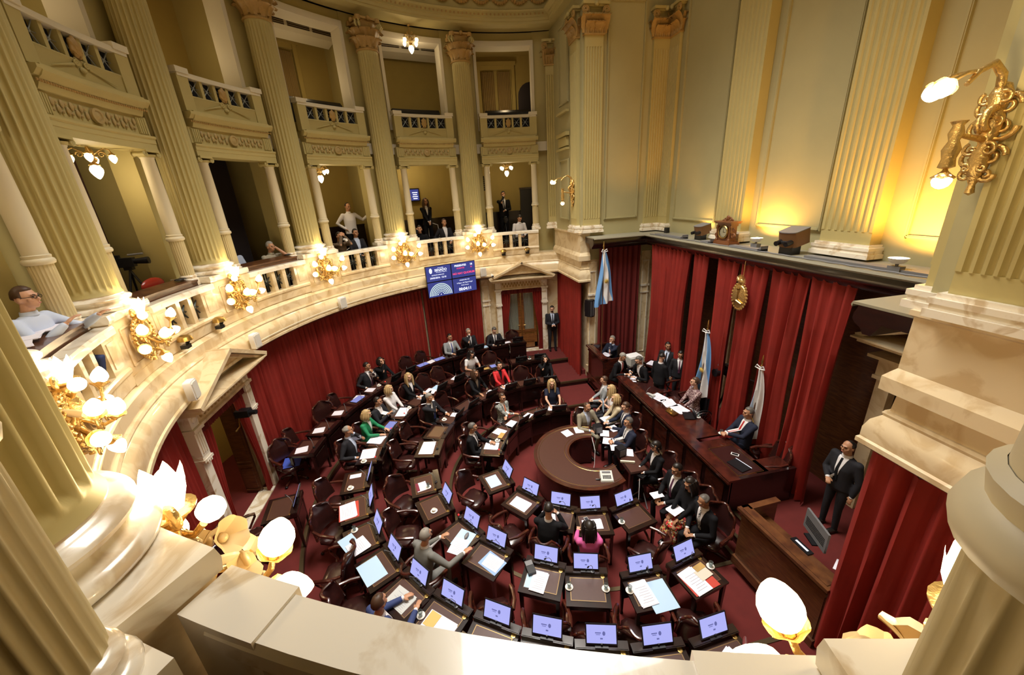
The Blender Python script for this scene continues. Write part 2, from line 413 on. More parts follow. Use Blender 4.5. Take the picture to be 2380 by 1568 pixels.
# ceiling with its glazed laylight
b = MB(); b.box((-1.2, 0, 13.35), (14, 17, .2)); struct(b.build('ceiling', STUC, smooth=False))
b = MB()
for s in (1, -1): b.box((-1.2, s*8.3, 12.7), (14, .3, 1.4))
b.box((-8.2, 0, 12.7), (.3, 17, 1.4)); b.box((5.0, 0, 12.9), (.5, 17, 1.2)); struct(b.build('wall_attic', STUC, smooth=False))
b = MB(); b.sweep(arc(6.9, -13, 193, 90), [(0, 12.2), (.3, 12.2), (.3, 13.3), (0, 13.3)]); struct(b.build('wall_attic', STUC, ang=25))
b = MB(); b.box((-1.2, 0, 13.2), (5.2, 6.2, .06)); struct(b.build('window_1', mat('laylight_glass', (.8, .8, .7), .4, emit=(1, .95, .8), estr=.8), smooth=False))
for s in (1, -1):
    b = MB(); b.box((-1.5, s*9.6, 6.5), (13, .3, 15)); struct(b.build('wall_outer', DARKC, smooth=False))

# ================================================================ GIANT COLUMNS
def leaf(b, th, r0, w, z0, h, out, M=None):
    def f(u, v):
        uu = (u-.5)*2; ww = w*(.75+.5*math.sin(v*pi*.8))*(1 if v < .85 else .7)*(1+.12*math.cos(v*22))
        rr = r0+.01+out*v**2.2 + (-.02 if abs(uu) > .6 else .0) + .012*math.cos(uu*9); zz = z0+h*(v if v < .85 else .85-(v-.85)*.7)
        if v > .85: rr += .02
        a = th + uu*ww/(2*r0); return (rr*math.cos(a), rr*math.sin(a), zz)
    b.grid(f, 6, 8, M)
def mk_column():
    t = thing('giant_column', '', 'column')
    b = MB(); b.lathe([(.30, .18), (.315, .175), (.325, .16), (.33, .145), (.355, .14), (.375, .115), (.375, .10), (.355, .085), (.345, .08), (.335, .075), (.34, .06), (.36, .055), (.39, .045), (.415, .02), (.41, .0), (.0, .0)][::-1], 48, Matrix.Translation((0, 0, .0)))
    # attic base: two tori and a scotia
    b = MB(); pr = [(0, 0), (.42, 0), (.445, .02), (.45, .05), (.44, .08), (.41, .10), (.375, .105), (.36, .125), (.362, .15), (.38, .165), (.40, .18), (.405, .205), (.39, .23), (.35, .245), (.335, .26), (.335, .275), (.30, .30), (0, .30)]
    pr = [(r*.93, z*.72) for r, z in pr]; b.lathe(pr, 64, cap=False); b.build('base', MARBW, t, ang=50)
    b = MB(); zs = [.20, .24, .26, .30, 1, 2, 3, 4, 4.80, 4.84, 4.88, 4.93]; pp = []
    for z in zs:
        r = .295-.03*(z/4.9)**1.6
        if z <= .21: r += .02
        pp.append((r, z))
    b.lathe(pp, 24*9, fl=24, fd=.034, z0=.27, z1=4.83, cap=False); b.build('shaft', STUC, t, ang=60)
    b = MB(); b.lathe([(.262, 4.88), (.295, 4.885), (.30, 4.905), (.29, 4.925), (.262, 4.93), (.24, 4.96), (.235, 5.2), (.245, 5.35), (.28, 5.48), (.30, 5.5), (0, 5.5)], 32, cap=False)
    b.box((0, 0, 5.57), (.60, .60, .05)); b.box((0, 0, 5.525), (.5, .5, .06))
    for s in range(4): b.lathe([(0, 5.50), (.07, 5.50), (.08, 5.55), (.07, 5.60), (0, 5.60)], 10, Matrix.Translation((.37*math.cos(pi/4+s*pi/2), .37*math.sin(pi/4+s*pi/2), 0)))
    for k in range(4): b.ell((.32*math.cos(k*pi/2), .32*math.sin(k*pi/2), 5.57), .055, 8, 6)
    b.build('bell', ORN, t, ang=40)
    b = MB()
    for k in range(8): leaf(b, k*pi/4, .262, .19, 4.94, .28, .15)
    for k in range(8): leaf(b, (k+.5)*pi/4, .262, .19, 4.98, .44, .19)
    b.build('acanthus', ORN, t, ang=70)
    b = MB()
    for k in range(8):
        a = pi/4*(k//2*2+1) + (.10 if k % 2 else -.10); pts = []
        for i in range(22):
            u = i/21
            if u < .45: rr = .27+.16*(u/.45)**1.5; zz = 5.18+.28*(u/.45)
            else:
                q = (u-.45)/.55*2.2*2*pi*.9; R = .075*(1-(u-.45)/.55*.8); rr = .415+R*math.sin(q)*1.0; zz = 5.42+R*math.cos(q)
            pts.append((rr*math.cos(a), rr*math.sin(a), zz))
        b.tube(pts, .022, 6)
    b.build('volutes', STUC, t); return t
gc = placer(mk_column)
CN = ['', 'nearest the tall far pier', 'second from the far pier', 'third from the far pier', 'fourth from the far pier',
      'left of the television cameras', 'hidden behind the nearest one at the left edge', 'nearest at the left edge of the view', 'just right of the viewer']
for k in range(1, 9):
    gc(P(PH[k], 7.0 if k != 7 else 7.035, 5.2), math.radians(PH[k]), 'giant fluted cream column with leafy capital, ' + CN[k], 'giant columns')
# ---- pilasters (flat, fluted)
def mk_pilaster(w, h, n, d=.10, cap=True, z0=0, mb=MARBW):
    t = thing('fluted_pilaster', '', 'pilaster')
    b = MB()
    for zz, hh, e in ((0, .07, .085), (.07, .05, .06), (.12, .05, .075), (.17, .04, .04)): b.box((0, -d/2, zz+hh/2), (w+2*e, d+2*e, hh))
    b.build('base', mb, t, smooth=False)
    b = MB(); poly = [(-w/2, d*.3)]; poly.append((-w/2, -d)); pitch = (w-.06)/n
    for i in range(n):
        x0 = -w/2+.03+pitch*i+pitch*.16; x1 = x0+pitch*.68
        poly += [(x0+(x1-x0)*j/6, -d+.028*math.sin(pi*j/6)) for j in range(7)]
    poly += [(w/2, -d), (w/2, d*.3)]
    b.prism(poly, .40, h-.25); b.box((0, -d/2+.005, .305), (w, d-.01, .19)); b.box((0, -d/2+.005, h-.13), (w, d-.01, .25)); b.build('shaft', STUC, t, smooth=True, ang=40)
    if cap:
        b = MB(); b.box((0, -d/2, h+.01), (w+.06, d+.06, .035))
        m = max(2, round(w/.2))
        for r in range(2):
            for i in range(m+r):
                x = -w/2+w*(i+.5)/m if r == 0 else -w/2+w*i/m
                def f(u, v, x=x, r=r):
                    uu = (u-.5)*2; ww = w/m*.42*(.75+.5*math.sin(v*pi*.8))*(1+.10*math.cos(v*22)); vv = v if v < .85 else .85-(v-.85)*.8
                    return (x+uu*ww, -d-.012-(.13+.05*r)*v**2.2-(.03 if v > .85 else 0)+.015*math.cos(uu*8), h+.03+(.27+.17*r)*vv)
                b.grid(f, 6, 8, thick=(0, .012, 0))
        for s in (-1, 1):
            for r in range(2):
                def f(u, v, s=s, r=r): uu = (u-.5)*2; return (s*(w/2+.01+(.12+.03*r)*v**2.2), -d/2+uu*d*.5, h+.03+(.27+.17*r)*(v if v < .85 else .85-(v-.85)*.8))
                b.grid(f, 5, 8)
        b.build('acanthus', ORN, t, ang=70)
        b = MB(); b.box((0, -d/2+.01, h+.30), (w*.92, d-.02, .55)); b.box((0, -d/2-.03, h+.625), (w+.20, d+.20, .06)); b.box((0, -d/2-.02, h+.58), (w+.10, d+.10, .04)); b.ell((0, -d-.12, h+.60), .06, 8, 6); b.build('bell', STUC, t, ang=40)
        for s in (-1, 1):
            yy = -d-.09; pts = [(s*(w/2-.08), yy+.06, h+.30)]+[(s*(w/2+.03)+.085*(1-i/20*.8)*math.sin(i*.62-1.2)*s, yy, h+.49+.085*(1-i/20*.8)*math.cos(i*.62-1.2)) for i in range(20)]
            b = MB(); b.tube(pts, .022, 6); b.build('volute', ORN, t)
    return t
H = 4.90
def put_pil(w, n, spots, h=H, cap=True, d=.10):
    pl = placer(lambda: mk_pilaster(w, h, n, d, cap))
    for loc, rz, lab in spots: pl(loc, rz, lab, 'fluted pilasters')
put_pil(.34, 4, [(P(PH[0]-.4, 7.02, 5.09), math.radians(PH[0]), 'slim fluted pilaster at the far right end of the curved colonnade'), (P(PH[9]+.4, 7.02, 5.09), math.radians(PH[9]), 'slim fluted pilaster at the near end of the curved colonnade')])
put_pil(.50, 6, [((1.80, 4.78, 5.09), -pi/2, 'fluted pilaster on the left face of the tall far pier, carrying a lit wall lamp'),
                 ((1.80, -4.80, 5.09), -pi/2, 'large fluted pilaster on the marble pedestal at the right edge, carrying a gilt wall lamp'),
                 ((2.10, 4.38, 5.09), 0, 'fluted pilaster on the front face of the tall far pier'), ((4.02, 4.38, 5.02), 0, 'fluted pilaster in the far corner, left one of the corner pair'),
                 ((4.32, 4.08, 5.02), -pi/2, 'fluted pilaster in the far corner, right one of the corner pair'), ((2.10, -4.38, 5.09), pi, 'fluted pilaster on the hidden face of the near pier')])
put_pil(.84, 7, [((4.32, 1.13, 5.02), -pi/2, 'wide fluted pilaster behind the mantel clock, lit amber on one side'),
                 ((4.32, -1.60, 5.02), -pi/2, 'wide fluted pilaster behind the right spotlight, lit amber')], d=.22)
# ---- moulded wall panels
def frame_panel(loc, rz, w, z0, z1, lab, t=.05):
    b = MB()
    for zz in (z0, z1): b.box((0, -.02, zz), (w, .04, t)); b.box((0, -.035, zz), (w, .03, t*.4))
    for s in (-1, 1): b.box((s*w/2, -.02, (z0+z1)/2), (t, .04, z1-z0+t)); b.box((s*w/2, -.035, (z0+z1)/2), (t*.4, .03, z1-z0+t*.4))
    o = b.build('wall_panel_moulding', WALLC, smooth=False); o.location = loc; o.rotation_euler = (0, 0, rz)
    return tag(o, lab, 'wall panel', 'wall panel mouldings')
frame_panel((3.03, 4.38, 0), 0, 1.02, 5.45, 11.0-.25, 'tall moulded wall panel in the recess side, right of the tall pier')
frame_panel((4.32, 2.72, 0), -pi/2, 1.75, 5.38, 10.8, 'tall moulded wall panel left of the mantel clock')
frame_panel((4.32, -.24, 0), -pi/2, 1.45, 5.38, 10.8, 'tall moulded wall panel between clock and right spotlight')
frame_panel((4.32, -3.2, 0), -pi/2, 1.7, 5.38, 10.8, 'tall moulded wall panel at the right, flooded with yellow light')
for s, lab in ((1, 'far'), (-1, 'near')):
    frame_panel((1.76, s*5.75, 0), -pi/2, .8, 8.75, 10.7, 'upper moulded panel on the %s pier side wall' % lab)
    frame_panel((1.76, s*5.75, 0), -pi/2, .8, 5.45, 7.2, 'lower moulded panel on the %s pier side wall' % lab)
    b = MB(); b.box((1.70, s*5.75, 7.9), (.12, .95, .1)); b.box((1.72, s*5.75, 7.7), (.08, .8, .24)); b.box((1.70, s*5.75, 7.5), (.12, .95, .06)); b.box((1.70, s*5.75, 8.5), (.10, .95, .06))
    struct(b.build('trim_12', STUC, smooth=False))

# ================================================================ GALLERY FRONT
M7 = lambda z: Matrix.Translation((0, -7, -z))
def xf(b, M): b.v = [tuple(M @ Vector(p)) for p in b.v]; return b
def mk_pedestal():
    t = thing('marble_pedestal', '', 'pedestal'); hw = 4.3
    b = MB(); b.sweep(arc(6.72, -hw, hw, 6), [(0, 4.26), (.61, 4.26), (.66, 5.12), (0, 5.12)]); xf(b, M7(4.26)).build('body', MARB, t, ang=25)
    b = MB(); b.sweep(arc(6.70, -hw-.2, hw+.2, 6), [(0, 5.10), (.70, 5.10), (.70, 5.20), (.0, 5.20), (-.01, 5.15)]); xf(b, M7(4.26)).build('cap', MARBW, t, ang=25)
    b = MB(); r = 6.705; m = 2.9
    for z in (4.48, 4.98): b.sweep(arc(r, -m, m, 4), [(0, z-.012), (.03, z-.012), (.03, z+.012), (0, z+.012)])
    for s in (-1, 1): b.sweep(arc(r, s*m-.1, s*m+.1, 1), [(0, 4.48), (.03, 4.48), (.03, 4.98), (0, 4.98)])
    b.sweep(arc(6.69, -hw-.15, hw+.15, 4), [(0, 4.26), (.08, 4.26), (.08, 4.36), (.02, 4.38)])
    xf(b, M7(4.26)).build('moulding', MARB, t, ang=25); return t
pd = placer(mk_pedestal)
for k in range(1, 9): pd(P(PH[k], 7.0, 4.26), math.radians(PH[k]), 'cream marble pedestal under the giant column ' + CN[k], 'column pedestals')
def star(b, a, r, z0, z1, hw):
    """eight rayed lattice in the curved panel centred on polar angle a"""
    c = Vector(P(a, r, (z0+z1)/2)); hx = math.radians(hw)*r; hz = (z1-z0)/2; t = Vector((math.cos(math.radians(a)), math.sin(math.radians(a)), 0))
    for k in range(8):
        q = k*pi/4; dx, dz = math.cos(q), math.sin(q); m = 1/max(abs(dx)/hx, abs(dz)/hz)
        e = c+t*dx*m+Vector((0, 0, dz*m)); b.tube([c, e], [.021, .012], 5)
    b.ell(tuple(c), (.04, .03, .04), 8, 6)
def mk_balus():
    t = thing('balustrade', '', 'balustrade'); hw = 7.05
    b = MB(); b.sweep(arc(6.70, -hw, hw, 10), [(0, 4.28), (.16, 4.28), (.16, 4.53), (.0, 4.53), (-.02, 4.50), (-.02, 4.46), (0, 4.44)]); xf(b, M7(4.26)).build('plinth', MARB, t, ang=25)
    b = MB(); b.sweep(arc(6.68, -hw, hw, 10), [(0, 4.98), (.0, 5.05), (.015, 5.08), (.17, 5.08), (.185, 5.05), (.185, 4.98)]); xf(b, M7(4.26)).build('rail', MARBW, t, ang=25)
    for s in (-1, 1):
        b = MB(); b.sweep(arc(6.71, s*(hw+3.9)/2-1.55, s*(hw+3.9)/2+1.55, 2), [(0, 4.52), (.14, 4.52), (.14, 4.99), (0, 4.99)])
        b.sweep(arc(6.70, s*(hw+3.9)/2-.9, s*(hw+3.9)/2+.9, 2), [(0, 4.60), (.03, 4.60), (.03, 4.92), (0, 4.92)]); xf(b, M7(4.26)).build('end_block', MARB, t, ang=25)
    for a in (-1.35, 1.35):
        b = MB(); b.sweep(arc(6.71, a-.42, a+.42, 1), [(0, 4.52), (.14, 4.52), (.14, 4.99), (0, 4.99)]); xf(b, M7(4.26)).build('post', MARB, t, ang=25)
    for a in (-2.7, 0, 2.7):
        b = MB(); star(b, a, 6.79, 4.54, 4.97, .93); xf(b, M7(4.26)).build('lattice', LATT, t)
    return t
bl = placer(mk_balus)
for k in range(9):
    bl(P(BAY[k], 7.0, 4.26), math.radians(BAY[k]), 'marble gallery balustrade with star lattices, ' + BN[k], 'gallery balustrades')
for a0, a1, w in ((149.8, 152.5, 'left'), (163.2, 166.0, 'right')):
    b = MB(); b.sweep(arc(6.675, a0, a1, 3), [(0, 4.28), (.185, 4.28), (.185, 5.092), (0, 5.092)]); o = b.build('rail_end_block', MARBW, ang=25); tag(o, 'raised marble end block of the nearest rail, %s side' % w, 'rail block', 'rail end blocks')
b = MB(); t = thing('gallery_writing_ledge', 'dark brown shelf behind the nearest marble rail at the bottom edge', 'desk', (*P(157.5, 7.0), 4.7), 0); T = Matrix.Translation(-Vector(t.location))
b.sweep(arc(6.88, 150.8, 164.6, 8), [(0, 4.80), (.34, 4.80), (.34, 4.84), (0, 4.84)]); xf(b, T).build('top', WOODM, t, ang=30)
b = MB(); b.sweep(arc(7.16, 150.8, 164.6, 8), [(0, 4.70), (.04, 4.70), (.04, 4.80), (0, 4.80)]); xf(b, T).build('apron', WOODM, t, ang=30)
def mk_small():
    t = thing('ionic_column', '', 'column')
    b = MB(); b.box((0, 0, .04), (.30, .30, .08)); b.lathe([(0, .08), (.145, .08), (.15, .10), (.14, .12), (.125, .125), (.12, .145), (.13, .16), (.125, .175), (.11, .19), (0, .19)], 28, cap=False); b.build('base', MARBW, t, ang=50)
    b = MB(); b.lathe([(.105, .18), (.108, .22), (.107, .66), (.106, .80)], 20*7, fl=20, fd=.012, z0=.21, z1=.78, cap=False)
    b.build('fluted_drum', DRUM, t, ang=60)
    b = MB(); b.lathe([(.105, .79), (.128, .80), (.135, .825), (.128, .85), (.112, .86), (.118, .89), (.104, .90)], 28, cap=False); b.build('ring', SHAFT, t, ang=60)
    b = MB(); b.lathe([(.103, .89), (.102, 1.3), (.09, 2.10), (.10, 2.11), (.10, 2.125)], 28, cap=False); b.build('shaft', SHAFT, t, ang=60)
    b = MB(); b.lathe([(.09, 2.11), (.11, 2.13), (.12, 2.16), (0, 2.18)], 20, cap=False); b.box((0, 0, 2.215), (.27, .25, .04))
    for s in (-1, 1):
        for f in (-1, 1):
            pts = [(s*(.13+.045*(1-i/17)*math.sin(i*.8+.6)), f*.10, 2.165+.045*(1-i/17)*math.cos(i*.8+.6)) for i in range(16)]
            b.tube(pts, .012, 6)
        b.lathe([(.035, -.1), (.03, 0), (.035, .1)], 12, Matrix.Translation((s*.13, 0, 2.165)) @ Matrix.Rotation(pi/2, 4, 'X'))
    b.build('volute_capital', STUC, t, ang=45); return t
sm = placer(mk_small)
for k in range(9):
    for s, w in ((-1, 'right'), (1, 'left')):
        a = BAY[k]+s*(11.336-4.75)
        if k == 7: a = 165.1 if s > 0 else 150.25   # measured beside the viewer
        if k == 7: w = 'right' if s > 0 else 'left'
        sm(P(a, 7.03 if k != 7 else (7.07 if s > 0 else 7.12), 5.08), math.radians(a), 'small ivory ionic column at the %s side of the %s' % (w, BN[k]), 'small ionic columns')
# ---- upper balconies
M8 = Matrix.Translation((0, -7, -7.3))
def bal_blk(b, r, hw, z0, z1, d=.3, n=6): b.sweep(arc(r, -hw, hw, n), [(0, z0), (d, z0), (d, z1), (0, z1)])
def mk_balcony():
    t = thing('balcony', '', 'balcony')
    b = MB(); b.sweep(arc(6.93, -7.9, 7.9, 8), [(0, 7.31), (.38, 7.31), (.38, 7.80), (.04, 7.80), (.04, 7.53), (-.03, 7.52), (-.03, 7.49), (-.01, 7.47), (-.01, 7.41), (0, 7.40)]); xf(b, M8).build('architrave', STUC, t, ang=30)
    b = MB(); b.sweep(arc(6.93, -7.2, 7.2, 8), [(0, 7.80), (.38, 7.80), (.38, 8.06), (-.11, 8.06), (-.12, 7.99), (-.09, 7.94), (-.04, 7.90), (-.03, 7.86)]); b.sweep(arc(6.87, -7.9, 7.9, 8), [(.0, 7.93), (.06, 7.93), (.06, 8.04), (-.06, 8.04), (-.06, 8.0)]); xf(b, M8).build('cornice', STUC, t, ang=30)
    b = MB()
    for i in range(45):
        x, y = P(-7.6+15.2*i/44, 6.88); b.ell((x, y, 7.885), (.014, .014, .018), 6, 4)
    xf(b, M8).build('bead_row', ORN, t)
    b = MB()
    for i in range(19):
        a = -5.7+11.4*i/18
        if abs(a) < .7: continue
        x, y = P(a, 6.955); b.ell((x, y, 7.67+.035*(-1)**i), (.032, .018, .05), 7, 5); b.ell((P(a+.2, 6.95)[0], P(a+.2, 6.95)[1], 7.66-.05*(-1)**i), (.022, .016, .022), 6, 4)
    x, y = P(0, 6.95); b.lathe([(.10, -.01), (.10, .03), (.07, .035), (.065, .02), (.03, .03), (0, .04)], 20, Matrix.Translation((x, y, 7.66)) @ Matrix.Rotation(pi/2, 4, 'X'), cap=False)
    xf(b, M8).build('scroll_relief', mat('dull_gilt_plaster', (.42, .31, .13), .5), t)
    for s in (-1, 1):
        b = MB(); x, y = P(s*6.82, 6.962); b.box((x, y, 7.66), (.17, .02, .24), rz=math.radians(s*7))
        for i in range(4):
            x, y = P(s*(6.3+.35*i), 6.955); b.box((x, y, 7.66), (.025, .03, .22), rz=math.radians(s*7))
        xf(b, M8).build('fluted_block', STUC, t, smooth=False)
    b = MB(); b.sweep(arc(6.92, -7.3, 7.3, 8), [(0, 8.06), (.12, 8.06), (.12, 8.33), (.0, 8.33), (-.015, 8.31), (0, 8.28)]); xf(b, M8).build('parapet', STUC, t, ang=30)
    b = MB(); b.sweep(arc(6.89, -7.55, 7.55, 8), [(0, 8.61), (.0, 8.66), (.01, 8.69), (.17, 8.69), (.18, 8.66), (.18, 8.61)])
    for s in (-1, 1): b.sweep(arc(6.87, s*6.7-1.1, s*6.7+1.1, 2), [(0, 8.66), (.21, 8.66), (.21, 8.75), (0, 8.75)])
    xf(b, M8).build('rail', WHITE, t, ang=30)
    for s in (-1, 1):
        b = MB(); b.sweep(arc(6.90, s*6.7-.95, s*6.7+.95, 2), [(0, 8.06), (.16, 8.06), (.16, 8.63), (0, 8.63)]); xf(b, M8).build('end_post', STUC, t, ang=30)
    for i in range(4):
        a = -3.45+2.3*i
        b = MB(); b.sweep(arc(6.925, a-.25, a+.25, 1), [(0, 8.3), (.11, 8.3), (.11, 8.63), (0, 8.63)]); xf(b, M8).build('post', STUC, t, ang=30)
    for i in range(5):
        a = -4.6+2.3*i; b = MB(); r = 6.98; z0, z1 = 8.34, 8.61
        for s in (-1, 1):
            p0 = P(a-.9, r, z0 if s > 0 else z1); p1 = P(a+.9, r, z1 if s > 0 else z0); b.tube([p0, p1], .008, 5)
        b.tube([P(a-.95, r, (z0+z1)/2), P(a+.95, r, (z0+z1)/2)], .004, 4); b.ell(P(a, r, (z0+z1)/2), .022, 6, 5)
        xf(b, M8).build('lattice', LATTL, t)
    b = MB(); b.sweep(arc(7.035, -6.0, 6.0, 6), [(0, 8.10), (.01, 8.10), (.01, 8.62), (0, 8.62)]); xf(b, M8).build('dark_backing', mat('navy_black_cloth', (.012, .014, .022), .9), t)
    b = MB(); x, y = P(0, 6.90)
    b.ell((x, y, 8.46), (.085, .045, .13), 36, 18, fn=lambda d: 1+.10*math.cos(13*math.atan2(d[0], d[2]+.9)))
    xf(b, M8).build('shell', ORN, t)
    b = MB()
    for s in (-1, 1):
        b.tube([(x+s*.08+.05*(1-i/15)*math.sin(i*.8), y, 8.28+.05*(1-i/15)*math.cos(i*.8)) for i in range(15)], .013, 6)
        b.tube([(x+s*(.12+.05*i), y+.012-.004*i, 8.245-.014*i) for i in range(9)], [.02-.002*i for i in range(9)], 6)
    b.ell((x, y, 8.2), (.05, .03, .04), 8, 6)
    xf(b, M8).build('scrolls', STUC, t); return t
bc = placer(mk_balcony)
for k in range(9):
    if k in (7,): continue
    bc(P(BAY[k], 7.0, 7.3), math.radians(BAY[k]), 'cream plaster balcony with cross lattices and shell, ' + BN[k], 'upper balconies')
# ================================================================ HANGINGS
def curtain(name, base, z0, z1, m, lab, group, a0=.032, a1=.050, wl=.125, seed=1, gather=None, hem=True, nz=14, cat='curtain'):
    """base: function s(0..1)->(x,y,nx,ny); folds grow from top to bottom"""
    rnd = random.Random(seed); L = 0; q = base(0)
    for i in range(1, 101): p = base(i/100); L += math.hypot(p[0]-q[0], p[1]-q[1]); q = p
    nf = max(3, int(L/wl)); ns = min(1400, nf*7); ph = [rnd.uniform(-.4, .4) for _ in range(nf+3)]; am = [rnd.uniform(.55, 1.3) for _ in range(nf+3)]
    vs = []; T = .006
    for side in (1, -1):
        for j in range(nz+1):
            v = j/nz; z = z1+(z0-z1)*v
            for i in range(ns+1):
                s = i/ns; x, y, nx, ny = base(gather(s, v) if gather else s)
                f = s*nf; k = int(f); w = f-k; p = ph[k]*(1-w)+ph[k+1]*w; A = (am[k]*(1-w)+am[k+1]*w)*(a0+(a1-a0)*v)
                d = A*math.sin(2*pi*(f+p*(.4+.6*v)))+.25*A*math.sin(2*pi*f*2.7+seed+1.5*v)
                vs.append((x+nx*(d+side*T), y+ny*(d+side*T), z))
    b = MB(); N = (ns+1)*(nz+1); fs = []
    for side in range(2):
        for j in range(nz):
            for i in range(ns):
                a = side*N+j*(ns+1)+i; q4 = (a, a+1, a+ns+2, a+ns+1); fs.append(q4 if side == 0 else q4[::-1])
    for i in range(ns):
        for j in (0, nz): a = j*(ns+1)+i; fs.append((a, a+1, a+1+N, a+N))
    for j in range(nz):
        for i in (0, ns): a = j*(ns+1)+i; fs.append((a, a+ns+1, a+ns+1+N, a+N))
    b.add(vs, fs); o = b.build(name, m, ang=80)
    return tag(o, lab, cat, group)
def arcbase(r, a0, a1):
    def f(s):
        a = a0+(a1-a0)*s; x, y = P(a, r); q = math.radians(a); return x, y, math.sin(q), -math.cos(q)
    return f
def linebase(p, q):
    d = Vector((q[0]-p[0], q[1]-p[1])).normalized()
    return lambda s: (p[0]+(q[0]-p[0])*s, p[1]+(q[1]-p[1])*s, d.y, -d.x)
curtain('velvet_curtain', arcbase(6.88, 9.5, 27.4), .52, 3.54, VELV, 'red velvet hanging under the wall screen, right of the narrow seam', 'velvet hangings of the hall', seed=3)
curtain('velvet_curtain', arcbase(6.88, 27.7, BAY[4]-8.3), .52, 3.54, VELV, 'long red velvet hanging along the curved wall, left of the seam', 'velvet hangings of the hall', seed=4)
curtain('velvet_curtain', arcbase(6.88, BAY[4]+8.3, BAY[8]-9), .52, 3.54, VELV, 'red velvet hanging left of the open side door with the woman', 'velvet hangings of the hall', seed=5)
curtain('velvet_curtain', linebase((1.80, 6.75), (1.80, 4.38)), .3, 3.55, VELV, 'red velvet hanging behind the standing guard', 'velvet hangings of the hall', wl=.19, seed=6)
curtain('velvet_curtain', linebase((1.79, -4.33), (1.79, -6.75)), .52, 3.55, VELV, 'broad red velvet hanging at the lower right edge', 'velvet hangings of the hall', a0=.045, a1=.07, wl=.20, seed=7)
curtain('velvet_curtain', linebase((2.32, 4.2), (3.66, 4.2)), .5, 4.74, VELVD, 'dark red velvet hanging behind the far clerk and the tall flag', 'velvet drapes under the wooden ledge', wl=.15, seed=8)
# drapes under the ledge, drawn back from the shield
for i, (ya, yb, lab) in enumerate(((3.5, 1.72, 'wide red drape left of the standing blue and white flag'), (1.55, 1.05, 'narrow red drape right beside the wide left drape'),
        (.68, .06, 'red drape just left of the golden shield'), (-.0, -.70, 'red drape that half covers the golden shield'), (-.80, -1.52, 'red drape above the man with the red tie'), (-1.60, -2.36, 'rightmost red drape with tied hem, before the dark doorway'))):
    gat = (lambda s, v: .5+(s-.5)*(1-.18*math.sin(v*pi)))
    curtain('velvet_drape', linebase((3.68, ya), (3.68, yb)), .54, 4.72, VELV if i != 0 else VELV, lab, 'velvet drapes under the wooden ledge', a0=.045, a1=.085, wl=.17, seed=20+i, gather=gat)
b = MB(); b.tube([(3.62, 3.6, 4.76), (3.62, -3.6, 4.76)], .018, 8); tag(b.build('curtain_rail', BRASS), 'long brass rail carrying the drapes under the wooden ledge', 'curtain rail')
